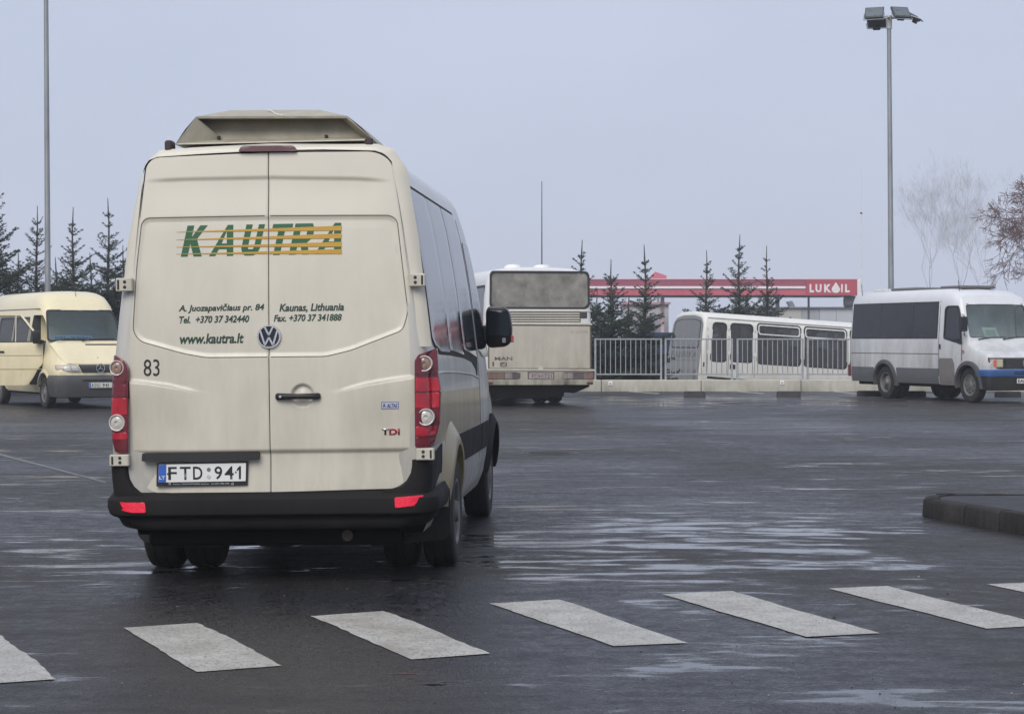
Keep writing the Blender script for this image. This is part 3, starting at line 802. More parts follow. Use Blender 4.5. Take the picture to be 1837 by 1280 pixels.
# big logo: slanted stencil letters, gold speed lines across them
LG = {
 'K': [[(0, 0), (0.33, 0), (0.33, 1), (0, 1)], [(0.33, 0.42), (0.62, 0), (1.02, 0), (0.60, 0.56), (0.98, 1), (0.62, 1), (0.33, 0.62)]],
 'A': [[(-0.12, 0), (0.20, 0), (0.30, 0.22), (0.62, 0.22), (0.62, 0), (0.95, 0), (0.95, 1), (0.50, 1)], None],
 'U': [[(0, 1), (0, 0.24), (0.10, 0.06), (0.28, 0), (0.68, 0), (0.86, 0.06), (0.95, 0.24), (0.95, 1), (0.64, 1), (0.64, 0.26), (0.60, 0.2), (0.37, 0.2), (0.32, 0.26), (0.32, 1)]],
 'T': [[(0.33, 0), (0.66, 0), (0.66, 0.78), (1.0, 0.78), (1.0, 1), (0.0, 1), (0.0, 0.78), (0.33, 0.78)]],
 'R': [[(0, 0), (0.32, 0), (0.32, 0.36), (0.44, 0.36), (0.64, 0), (0.98, 0), (0.76, 0.40), (0.92, 0.50), (0.98, 0.66), (0.96, 0.86), (0.84, 1), (0, 1), (0, 0.5), (0.32, 0.5), (0.32, 0.80), (0.64, 0.80), (0.66, 0.6), (0.56, 0.54), (0.0, 0.5)]],
}
lz0, lz1 = P(420, 458.5)[1], P(420, 403)[1]; lh = lz1 - lz0; sk = 0.22
def lgx(px): return P(px, 440)[0]
for ch, a, c, dd in (('K', 330, 367, dl), ('A', 385, 420, dl), ('U', 436, 471, dl), ('T', 484, 520, dr), ('R', 524, 561, dr), ('A', 575, 614, dr)):
    x0, x1 = lgx(a), lgx(c); b = MB()
    for poly in LG[ch]:
        if poly is None: continue
        pts = []
        for u, v in poly:
            skx = sk * lh * (v - 0.5)
            if ch == 'A' and u > 0.6: skx = 0.0
            x = x0 + (x1 - x0) * u + skx
            pts.append((min(x, lgx(613.5)), lz0 + lh * v))
        b.add([(x, door_y(x, z) - 0.0022, z) for x, z in pts], [list(range(len(pts)))])
    if ch == 'A':    # the counter of the A shows the paint
        pts = [(0.40, 0.40), (0.62, 0.40), (0.62, 0.78)]
        q = [(x0 + (x1 - x0) * u + (0 if u > 0.6 else sk * lh * (v - 0.5)), lz0 + lh * v) for u, v in pts]
        b.add([(x, door_y(x, z) - 0.0027, z) for x, z in q], [(0, 1, 2)], 1)
    b.build('logo_letter', [M_GREEN, M_CREAM], dd, smooth=0)
for k, (pyl, pyr, wl0) in enumerate(((416, 409, 0), (430, 423, 0), (443, 438, 0), (455.5, 451, 0))):
    for (pa, pb, dd) in ((316, 479.6, dl), (482.6, 613, dr)):
        b = MB(); V = []; n = 24
        for i in range(n + 1):
            px = pa + (pb - pa) * i / n; t = (px - 316) / (613 - 316)
            pc = pyl + (pyr - pyl) * t; hgt = (0.6 + 8.2 * t ** 1.15)
            for s_ in (-1, 1):
                x, z = P(px, pc + s_ * hgt / 2); V.append((x, door_y(x, z) - 0.0034, z))
        b.add(V, [(2 * i, 2 * i + 1, 2 * i + 3, 2 * i + 2) for i in range(n)]); b.build('gold_stripe', M_GOLD, dd, smooth=0)

# round emblem
ec = P(483, 603.5); er = 21.5 / 293
ey = door_y(ec[0] - 0.02, ec[1]) - 0.004
EF = lambda x, y, h: (ec[0] + x, ey - h, ec[1] + y)
b = MB(); b.lathe([(0, 0.006), (er * 0.86, 0.006), (er * 0.9, 0.004), (er * 0.9, 0)], EF, 40); emb = b.build('emblem', mat('emblem_black', (0.015, 0.015, 0.018), 0.25), van)
b = MB(); b.lathe([(er, 0.0), (er * 1.0, 0.008), (er * 0.95, 0.014), (er * 0.86, 0.014), (er * 0.82, 0.007)], EF, 40); b.build('emblem_ring', M_CHROME, emb)
b = MB()
def chain(pts, w_):
    for p, q in zip(pts, pts[1:]): b.prism(bar2(p, q, w_), lambda u, v: EF(u * er, v * er, 0.007), (0, -0.006, 0))
chain([(-0.34, 0.80), (0.0, 0.12)], 0.15); chain([(0.34, 0.80), (0.0, 0.12)], 0.151)
for s_ in (-1, 1):
    chain([(s_ * 0.72, 0.50), (s_ * 0.335, -0.72)], 0.152 + 0.001 * s_); chain([(s_ * 0.335, -0.72), (0.0, -0.06)], 0.147 + 0.001 * s_)
b.build('emblem_letters', M_CHROME, emb, smooth=20)

# handle
b = MB()
h0, h1 = P(495, 711), P(576, 710); hy = door_y(*h0) - 0.004
hr = [(h0[0], 0.012, 0.006), (h0[0] + 0.012, 0.022, 0.02), (h0[0] + 0.06, 0.020, 0.034), (h0[0] + 0.14, 0.016, 0.04), (h0[0] + 0.22, 0.018, 0.034), (h1[0] - 0.012, 0.020, 0.02), (h1[0], 0.012, 0.006)]
rings = []
for x, hz, dp in hr:
    rings.append([(x, hy - 0.004 - dp * 0.5 + math.cos(a) * dp * 0.5, h0[1] + math.sin(a) * hz) for a in [2 * math.pi * k / 12 for k in range(12)]])
b.loft(rings); hd = b.build('door_handle', M_BLK, dr, smooth=50)
b = MB(); b.lathe([(0, 0.002), (0.007, 0.002), (0.009, 0)], lambda x, y, h: (h0[0] + 0.035 + x, hy - 0.037 - h, h0[1] + y), 16); b.build('key_cylinder', M_CHROME, hd)
# badges
def patch(a, c, m, parent, name, off=0.002, frame=D):
    (x0, z0), (x1, z1) = P(*a), P(*c); b = MB()
    pts = [(x0, z0), (x1, z0), (x1, z1), (x0, z1)]
    b.add([(x, door_y(x, z) - off, z) for x, z in pts], [(0, 1, 2, 3)]); return b.build(name, m, parent, smooth=0)
patch((684.5, 733.5), (715, 720), mat('sticker_blue', (0.07, 0.10, 0.30), 0.4), dr, 'sticker_border', 0.0018)
st = patch((685.5, 732.5), (714, 721), mat('sticker_silver', (0.50, 0.52, 0.58), 0.3), dr, 'sticker', 0.0024)
(x0, z0), (x1, z1) = P(694, 731), P(713, 723.5)
lettering('ALTAS', D(0.0034), x0, x1, z0, z1, mat('sticker_ink', (0.02, 0.03, 0.22), 0.4), dr, bold=0.02, shear=0.25)
(x0, z0), (x1, z1) = P(687, 731), P(692, 722.5)
lettering('A', D(0.0034), x0, x1, z0, z1, mat('sticker_ink', (0, 0, 0)), dr, bold=0.01)
def badge(s, a, c, m):
    (x0, z0), (x1, z1) = P(*a), P(*c)
    o = lettering(s, D(0.003), x0, x1, z0, z1, m, dr, name='badge_letter', bold=0.03)
    md = o.modifiers.new('thickness', 'SOLIDIFY'); md.thickness = 0.004; md.offset = 0
badge('T', (685, 779.5), (697, 768.5), M_CHROME)
badge('DI', (698, 779.5), (716.5, 768.5), mat('badge_red', (0.30, 0.015, 0.03), 0.25))

# number plate and the trim bar above it -----------------------------
def slab(pts, m, parent, name, y, dp, rad=0.006, bev=0.002, du=0.05, dv=0.05):
    b = MB(); b.panel(rpoly(pts, rad, 4), lambda u, v: (u, y, v), du, dv, dp, (0, 1, 0), bev); return b.build(name, m, parent, smooth=40)
py_ = door_y(-0.4, 0.72) - 0.004
tb = slab([P(256, 827), P(257, 812), P(466, 808.5), P(466, 823.5)], M_BLK, dl, 'handle_trim', py_ - 0.040, 0.055, 0.012, 0.004)
pf = slab([P(281, 872), P(282, 829.5), P(445, 826.5), P(444.5, 869.5)], M_INK, dl, 'plate_frame', py_ - 0.018, 0.022, 0.006, 0.003)
pl = slab([P(285, 864.5), P(286, 832.5), P(442, 829.8), P(441.5, 862)], M_WHITEP, pf, 'number_plate', py_ - 0.021, 0.004, 0.003, 0)
slab([P(285.3, 864.3), P(286.2, 832.8), P(299.5, 832.5), P(299, 864)], M_BLUEP, pf, 'plate_band', py_ - 0.0225, 0.004, 0.002, 0)
PLF = lambda off: (lambda x, z: (x, py_ - 0.021 - off, z))
def plate_txt(s, a, c, m=M_INK, bold=0.015, off=0.0015, pf=pf, **kw):
    (x0, z0), (x1, z1) = P(*a), P(*c)
    if s == '|': return
    return lettering(s, PLF(off), x0, x1, z0, z1, m, pf, name='plate_lettering', bold=bold, **kw)
for ch, a0, a1 in (('F', 303, 318), ('T', 324, 343), ('D', 347.5, 364), ('9', 386, 399.5), ('4', 404, 420), ('1', 425, 434.5)):
    yb = 860 - (a0 - 303) * 0.012; 
    if ch == '1':
        q = [P(429.5, yb), P(433.2, yb), P(433.2, yb - 23.5), P(430.5, yb - 23.5), P(425, yb - 16.5), P(427, yb - 14.5), P(429.5, yb - 17.5)]
        b = MB(); b.add([(x, py_ - 0.0225, z) for x, z in q], [list(range(len(q)))]); b.build('plate_lettering', M_INK, pf, smooth=0)
    else: plate_txt(ch, (a0, yb), (a1, yb - 23.5), bold=0.012)
for pyc, m in ((841.5, mat('seal_grey', (0.16, 0.16, 0.16), 0.4)), (854.5, mat('seal_silver', (0.5, 0.5, 0.5), 0.3))):
    c = P(375.5, pyc); b = MB(); b.lathe([(0, 0.003), (0.0115, 0.003), (0.0125, 0)], lambda x, y, h: (c[0] + x, py_ - 0.021 - h, c[1] + y), 20); b.build('plate_seal', m, pf)
for px, pyc in ((301.8, 849), (424, 846)):
    c = P(px, pyc); b = MB(); b.lathe([(0, 0.003), (0.004, 0.003), (0.005, 0)], lambda x, y, h: (c[0] + x, py_ - 0.023 - h, c[1] + y), 12); b.build('plate_screw', M_BLK, pf)
(x0, z0), (x1, z1) = P(287, 859), P(297.5, 853)
lettering('LT', PLF(0.003), x0, x1, z0, z1, M_WHITEP, pf, name='plate_lettering', bold=0.02)
(x0, z0), (x1, z1) = P(312, 869.3), P(412, 865.2)
lettering('Kauno VOLKSWAGEN centras   tel (37) 490 390', lambda x, z: (x, py_ - 0.0195, z), x0, x1, z0, z1, mat('frame_print', (0.45, 0.45, 0.45), 0.5), pf, name='frame_lettering', bold=0.01)
for px in (305.5, 418):
    c = P(px, 867); b = MB(); b.lathe([(0.0045, 0.002), (0.0075, 0.002)], lambda x, y, h: (c[0] + x, py_ - 0.0185 - h, c[1] + y), 16); b.build('frame_mark', mat('frame_print', (0, 0, 0)), pf)

# tail lights --------------------------------------------------------
def light_y(x, z):
    """the lamp follows the rounded rear corner onto the side"""
    ax = abs(x); e = hwv(z) + 0.006; k = max(0, (ax - (e - 0.10)) / 0.10)
    return -0.038 + 0.090 * (1 - math.sqrt(max(0, 1 - min(1, k) ** 2))) + leanv(z)
def tail(side, outl, cuts, rounds):
    root = None
    bx_ = MB(); bx_.panel(rpoly(outl, 0.012, 4), lambda x, z: (x, light_y(x, z), z), 0.008, 0.03, 0.06, (0, 1, 0), 0.003)
    root = bx_.build('tail_light', M_RED2, van, smooth=50)
    zs = [p[1] for p in outl]
    for (za, zb, m) in cuts:
        seg = []
        poly = outl; lo, hi = min(za, zb), max(za, zb)
        # clip outline between heights
        def clip(pl, z, keep_above):
            r = []
            for i in range(len(pl)):
                a, c = pl[i], pl[(i + 1) % len(pl)]
                ia = (a[1] >= z) == keep_above; ic = (c[1] >= z) == keep_above
                if ia: r.append(a)
                if ia != ic and a[1] != c[1]:
                    t = (z - a[1]) / (c[1] - a[1]); r.append((a[0] + (c[0] - a[0]) * t, z))
            return r
        q = clip(clip(poly, lo, True), hi, False)
        cx = sum(p[0] for p in q) / len(q); cz = sum(p[1] for p in q) / len(q)
        q = [(cx + (p[0] - cx) * 0.93, cz + (p[1] - cz) * 0.97) for p in q]
        bx_ = MB(); bx_.panel(rpoly(q, 0.008, 3), lambda x, z: (x, light_y(x, z) - 0.004, z), 0.012, 0.02, 0.006, (0, 1, 0), 0.002)
        bx_.build('lens_segment', m, root, smooth=50)
    for (px, py, rp, m) in rounds:
        c = VAN.at(px, py, -0.03); rr = rp / 293; yy = light_y(c[0], c[1]) - 0.006; 
        T = lambda x, y, h: (c[0] + x, yy - h + 0.35 * max(0, (x if c[0] > 0 else -x)), c[1] + y)
        bx_ = MB(); bx_.lathe([(rr, -0.03), (rr, 0.010), (rr * 0.93, 0.015), (rr * 0.84, 0.013), (rr * 0.80, 0.004)], T, 32)
        bx_.build('lamp_bezel', mat('bezel_pale', (0.55, 0.50, 0.48), 0.25, coat=0.6), root, smooth=50)
        bx_ = MB(); bx_.lathe([(rr * 0.84, 0.002), (rr * 0.7, 0.007), (rr * 0.45, 0.010), (rr * 0.26, 0.011), (rr * 0.22, 0.005), (0, 0.004)], T, 32)
        bx_.build('round_lens', m, root, smooth=50)
    return root
def PL(px, py): return VAN.at(px, py, -0.02)
tail(-1, [PL(202, 636), PL(224, 648), PL(230, 660), PL(231, 812), PL(207, 811), PL(200, 790), PL(197, 740), PL(199, 690)],
     [(PL(210, 643)[1], PL(210, 686)[1], M_RED2), (PL(210, 690)[1], PL(210, 712)[1], M_RED2), (PL(210, 713)[1], PL(210, 744)[1], M_RED), (PL(210, 775)[1], PL(210, 788)[1], M_RED), (PL(210, 789)[1], PL(210, 808)[1], M_RED2)],
     [(209.5, 660, 14, M_AMBER), (210, 758, 15.5, M_CLEAR)])
tail(1, [PL(781, 624), PL(748, 637), PL(744, 648), PL(745, 802), PL(775, 801), PL(786, 760), PL(788, 700), PL(783, 665)],
     [(PL(765, 628)[1], PL(765, 672)[1], M_RED2), (PL(765, 677)[1], PL(765, 702)[1], M_RED), (PL(765, 704)[1], PL(765, 732)[1], M_RED), (PL(765, 764)[1], PL(765, 782)[1], M_RED), (PL(765, 783)[1], PL(765, 798)[1], M_RED2)],
     [(760.5, 652, 14.5, M_AMBER), (763.5, 748, 15.5, M_CLEAR)])

# hinges
def hinge(x0p, x1p, y0p, y1p, flip):
    a, c = VAN.at(x0p, y1p, -0.03), VAN.at(x1p, y0p, -0.03)
    yy = min(light_y(a[0], a[1]), light_y(c[0], c[1]), door_y(*a), door_y(*c)) - 0.012
    b = MB(); b.box(a[0], c[0], yy, yy + 0.05, a[1], c[1], bev=0.006); h = b.build('hinge', mat('hinge_cream', (0.56, 0.53, 0.45), 0.4, dirt=(DIRT, 0.5, 9, 0, 5)), van, smooth=30)
    w_ = c[0] - a[0]; hx = a[0] + w_ * (0.55 if flip else 0.40); sl = a[0] + w_ * (0.16 if flip else 0.82)
    for dz in (0.32, 0.70):
        b = MB(); b.lathe([(0, 0.003), (0.009, 0.003), (0.0105, 0)], lambda x, y, hh: (hx + x, yy - hh, a[1] + (c[1] - a[1]) * dz + y), 14); b.build('hinge_bolt', M_BLK, h)
    b = MB(); b.box(sl - 0.006, sl + 0.006, yy - 0.004, yy + 0.002, a[1] + 0.012, c[1] - 0.012, bev=0.002); b.build('hinge_slot', M_BLK, h)
hinge(207, 236, 498, 523, True); hinge(733, 762, 490, 514, False)
hinge(197.5, 232, 814.5, 836, True); hinge(747, 779, 803, 825, False)

# third brake light, roof corner blocks, fairing ----------------------
tl = rpoly([P(429, 273), P(433, 264.5), P(438, 262.5), P(525, 261.5), P(530, 263.5), P(534, 272)], 0.01, 3)
b = MB(); b.panel(tl, lambda x, z: (x, door_y(x, z) - 0.026, z), 0.04, 0.01, 0.06, (0, 1, 0), 0.004); b.build('brake_light', mat('dull_red_lens', (0.075, 0.012, 0.018), 0.3, coat=0.3), van)
for px, py, w_, h_ in ((305, 260, 0.048, 0.050), (663.5, 255.5, 0.052, 0.048)):
    x, z = VAN.at(px, py, 0.15); b = MB(); b.box(x - w_ / 2, x + w_ / 2, 0.10, 0.20, z - h_ / 2 - 0.03, z + h_ / 2, bev=0.010); b.build('roof_rail_end', mat('rail_dark', (0.035, 0.022, 0.024), 0.4), van)
def Q(px, py, y=0.17):
    x, z = VAN.at(px, py, y); return Vector((x, y, z))
Y0, YB = 0.17, 0.34
bl, br_ = Q(314, 259.5), Q(670, 251.5)
tl_, tr_ = Q(352, 209), Q(623, 208)
ul, ur = Q(413, 198, 0.40), Q(572, 197, 0.40)
il, ir = Q(398, 250, YB - 0.06), Q(648, 246, YB - 0.06)
im_l, im_r = Q(354, 212, YB), Q(619, 211, YB)
b = MB()
nf = 14
def lerp(a, c, t): return a + (c - a) * t
fr = [bl, tl_, tr_, br_]
LF = 2.6
V = []
# outer shell sections along y
def fsec(y, s, dz):
    out = []
    for p in (bl, lerp(bl, tl_, 0.5) + Vector((-0.006, 0, 0.004)), tl_, lerp(tl_, ul, 0.5), ul, lerp(ul, ur, .5), ur, lerp(ur, tr_, 0.5), tr_, lerp(br_, tr_, 0.5) + Vector((0.006, 0, 0.004)), br_):
        cx = (bl.x + br_.x) / 2
        zz = p.z if p in (bl, br_) else 2.715 + (p.z - 2.715) * dz
        out.append((cx + (p.x - cx) * s, max(p.y, y) if y > 0.2 else p.y, zz))
    return out
secs = [fsec(Y0, 1, 1), fsec(0.41, 1.0, 1.0), fsec(1.2, 0.98, 1.02), fsec(2.0, 0.9, 0.85), fsec(2.5, 0.75, 0.4), fsec(2.65, 0.6, 0.05)]
b.loft(secs, cap=False)
b.add(secs[-1], [list(range(len(secs[-1])))])
b.add(secs[0][2:9], [list(range(7))])
# hollow back: a face sloping inwards with a corner web at the left
lip = 0.012
i0, i1, i2, i3 = bl + Vector((lip, 0.006, lip * 0.6)), tl_ + Vector((lip * .4, 0.006, -lip)), tr_ + Vector((-lip * .4, 0.006, -lip)), br_ + Vector((-lip, 0.006, lip * 0.6))
b.add([bl, tl_, tr_, br_, i0, i1, i2, i3], [(0, 1, 5, 4), (1, 2, 6, 5), (2, 3, 7, 6), (3, 0, 4, 7)], 1)
b.add([i0, i1, i2, i3, il, im_l + Vector((0.02, 0, -0.01)), im_r + Vector((-0.02, 0, -0.01)), ir], [(0, 1, 5, 4), (1, 2, 6, 5), (2, 3, 7, 6), (3, 0, 4, 7), (4, 5, 6, 7)])
fair = b.build('roof_fairing', [M_FAIR, mat('fairing_edge', (0.50, 0.47, 0.39), 0.45, var=0.2, vscale=12)], van, smooth=25)
for px, py in ((393, 247), (585.5, 245)):
    c = Q(px, py, YB - 0.075); b = MB(); b.lathe([(0, 0.02), (0.010, 0.02), (0.012, 0)], lambda x, y, h: (c.x + x, c.y - h, c.z + y), 12); b.build('fairing_bolt', M_BLK, fair)
sc_pts = [Q(480, 197.5, 0.36), Q(487, 199, 0.30), Q(494, 204, 0.235), Q(500, 206, 0.20), Q(508, 207.8, 0.165)]
b = MB(); b.tube([p + Vector((0, 0, 0.001)) for p in sc_pts], 0.004, 5); b.build('fairing_scratch', mat('bare_scratch', (0.7, 0.68, 0.6), 0.6), fair)

# bumper --------------------------------------------------------------
def bump_rings():
    """profile of the bumper swept round the rear from side to side"""
    prof = [(0.020, 0.355), (0.000, 0.37), (-0.010, 0.405), (-0.004, 0.43), (-0.050, 0.44), (-0.070, 0.455), (-0.078, 0.50), (-0.074, 0.545), (-0.045, 0.566), (-0.022, 0.576), (-0.012, 0.588), (0.03, 0.592)]
    pathb = []
    W_ = 1.005; rc = 0.15
    pathb.append((-W_, 0.80, 1, 0)); pathb.append((-W_, 0.45, 1, 0))
    for k in range(0, 9):
        a = R(90) * k / 8; pathb.append((-W_ + rc * (1 - math.cos(a)), rc * (1 - math.sin(a)), math.cos(a), math.sin(a)))
    full = pathb + [(-x, y, -nx, ny) for x, y, nx, ny in reversed(pathb)]
    mid_ = []
    for x, y, nx, ny in full: mid_.append((x, y, nx, ny))
    rings = []
    for x, y, nx, ny in mid_:
        r = []
        for o_, z in prof:
            k = ny if abs(nx) > 0 else 1
            oo = o_ * (0.25 + 0.75 * ny)
            tuck = max(0, (0.47 - z) / 0.11) * 0.10
            zz = z + (0.0 if z > 0.42 else 0.02 * (1 - ny))
            inx = (tuck * 1.1 if abs(x) > 0.7 else 0)
            r.append((x + (nx * (-oo)) * 0 + (oo * -nx * -1) * 0 + nx * oo * 1 + (inx if x < 0 else -inx) * (0.4 + .6 * ny), y + oo * ny, zz))
        rings.append(r)
    return rings
b = MB(); b.loft(bump_rings(), cap=True); b.build('bumper', M_GREYP, van, smooth=35)
# bumper horns at the corners, up to the hinges, running round to the side
for sgn in (-1, 1):
    def horn(u, v):     # u runs round the corner: 0 = door edge, 1.. = side
        hw_ = hwv(v) + 0.008; rc = 0.10
        x_edge = hw_ - rc
        if u < x_edge: x, y = u, -0.030
        elif u < x_edge + rc * 1.57: a = (u - x_edge) / rc; x, y = x_edge + rc * math.sin(a), -0.030 + rc * (1 - math.cos(a))
        else: x, y = hw_, -0.030 + rc + (u - x_edge - rc * 1.57)
        return (x * sgn, y, v)
    zb, zt = 0.55, P(760, 824)[1] if sgn > 0 else P(210, 836)[1]
    zb2 = 0.655
    pts = [(0.70, zb), (0.86, zb), (1.08, zb), (1.5, zb2), (1.62, zb2), (1.62, 0.84), (1.15, zt + 0.03), (1.05, zt + 0.012), (0.895, zt), (0.893, zt - 0.04), (0.885, zt - 0.08), (0.86, zt - 0.125), (0.82, zt - 0.16), (0.76, zt - 0.178), (0.70, zt - 0.185)]
    b = MB(); b.panel(pts, horn, 0.02, 0.02, 0.03, (-sgn * 0.5, 0.8, 0), 0.003); b.build('bumper_corner', M_GREYP, van, smooth=40)
    # black fill between the bumper and the doors
for a, c, rad in (((216, 898.5), (265, 917.5), 1), ((710, 888.5), (761, 908), -1)):
    if rad == 1: pts = [P(214, 899), P(264, 899.5), P(266, 917.5), P(240, 918), P(222, 914)]
    else: pts = [P(710, 890.5), P(761, 886.5), P(759, 899), P(750, 905), P(711, 909)]
    b = MB(); b.panel(rpoly(pts, 0.010, 3), lambda x, z: (x, -0.083 + max(0, (abs(x) - 0.85)) ** 2 * 4.5, z), 0.015, 0.02, 0.02, (0, 1, 0), 0.002); b.build('reflector', M_BRED, van)

# underside -----------------------------------------------------------
b = MB(); b.box(-0.80, 0.80, 0.16, 5.3, 0.24, 0.34, bev=0.02); b.box(-0.78, 0.05, 1.9, 3.3, 0.19, 0.36, bev=0.04); b.box(0.15, 0.75, 2.3, 3.9, 0.20, 0.36, bev=0.04); b.box(-0.66, 0.66, 4.3, 5.2, 0.18, 0.36, bev=0.04); b.tube([(-0.02, 1.2, 0.33), (-0.02, 4.4, 0.30)], 0.05, 8); b.build('chassis', M_DARK, van)  # low blocks and shaft added to shut out light under the floor
b = MB(); b.tube([(-0.98, AX_R, 0.355), (0.98, AX_R, 0.355)], 0.05, 10)
b.lathe([(0.02, -0.14), (0.12, -0.1), (0.16, 0), (0.12, 0.1), (0.02, 0.14)], lambda x, y, h: (h, AX_R + x, 0.33 + y), 16); b.build('rear_axle', M_DARK, van)
b = MB(); b.tube([(0.45, 0.15, 0.30), (0.45, 0.5, 0.30), (0.30, 0.9, 0.33), (0.30, 3.0, 0.33)], 0.035, 10); b.build('exhaust_pipe', mat('rusty_pipe', (0.08, 0.055, 0.04), 0.7, var=0.4), van)
b = MB(); b.box(-0.62, 0.62, 0.20, 0.75, 0.26, 0.42, bev=0.03); b.build('spare_wheel_carrier', M_DARK, van)
M_FLAP = mat('mudflap_rubber', (0.012, 0.012, 0.012), 0.7, var=0.25, dirt=((0.06, 0.055, 0.045), 0.6, 5, 0.0, 0.6))
for sgn in (-1, 1):
    b = MB(); pts = rpoly([(0.50, 0.165), (0.99, 0.205), (1.03, 0.25), (1.03, 0.55), (0.50, 0.55)], 0.02, 3)
    b.prism([(sgn * u, v) for u, v in pts], lambda u, v: (u, AX_R - 0.47 + (0.55 - v) * 0.12, v), (0, -0.014, 0)); b.build('mudflap', M_FLAP, van)

# wheels --------------------------------------------------------------
def wheel(parent, x, y, r, w_, sgn, rim_m=M_RIM, zc=None, steer=0.0, rimr=0.60, dish=0.05, holes=8, name='wheel', tyre_m=M_TYRE):
    """axle along x; sgn = outer side"""
    root = bpy.data.objects.new(name, None); C.objects.link(root); root.parent = parent
    root.location = (x, y, r if zc is None else zc); root.rotation_euler = (0, 0, steer)
    T = lambda a, c, h: (h * sgn, a, c)
    hw_ = w_ / 2
    prof = [(r * rimr, -hw_ * 0.9), (r * 0.74, -hw_ * 1.0), (r * 0.93, -hw_ * 0.96), (r * 0.985, -hw_ * 0.84), (r, -hw_ * 0.62), (r, -hw_ * 0.34), (r * 0.975, -hw_ * 0.32), (r * 0.975, -hw_ * 0.26), (r, -hw_ * 0.24), (r, hw_ * 0.24), (r * 0.975, hw_ * 0.26), (r * 0.975, hw_ * 0.32),
            (r, hw_ * 0.34), (r, hw_ * 0.62), (r * 0.985, hw_ * 0.84), (r * 0.93, hw_ * 0.96), (r * 0.74, hw_ * 1.0), (r * rimr, hw_ * 0.9)]
    b = MB(); b.lathe(prof, T, 36); b.build('tyre', tyre_m, root, smooth=28)
    R_ = r * rimr
    b = MB(); b.lathe([(R_ * 1.0, -hw_ * 0.9), (R_ * 0.9, 0), (R_ * 1.02, hw_ * 0.86), (R_ * 1.04, hw_ * 0.93), (R_ * 0.97, hw_ * 0.93), (R_ * 0.90, hw_ * 0.80), (R_ * 0.84, hw_ - dish), (R_ * 0.55, hw_ - dish * 0.6), (R_ * 0.40, hw_ - dish * 0.5), (R_ * 0.33, hw_ - dish * 0.1), (R_ * 0.30, hw_ + 0.004), (0, hw_ + 0.008)], T, 36)
    b.build('rim', rim_m, root, smooth=28)
    b = MB()
    for k in range(holes):
        a = 2 * math.pi * k / holes; b.lathe([(0, 0.003), (R_ * 0.09, 0.003), (R_ * 0.1, -0.01)], lambda u, v, h: T(R_ * 0.70 * math.cos(a) + u, R_ * 0.70 * math.sin(a) + v, hw_ - dish * 0.78 + h), 8)
    b.build('rim_holes', M_INK, root)
    return root
for sgn in (-1, 1):
    wheel(van, sgn * 0.93, AX_R, 0.352, 0.215, sgn, dish=0.09)
    wheel(van, sgn * 0.665, AX_R, 0.352, 0.215, sgn)
    wheel(van, sgn * 0.865, AX_F, 0.352, 0.215, sgn, dish=0.02)

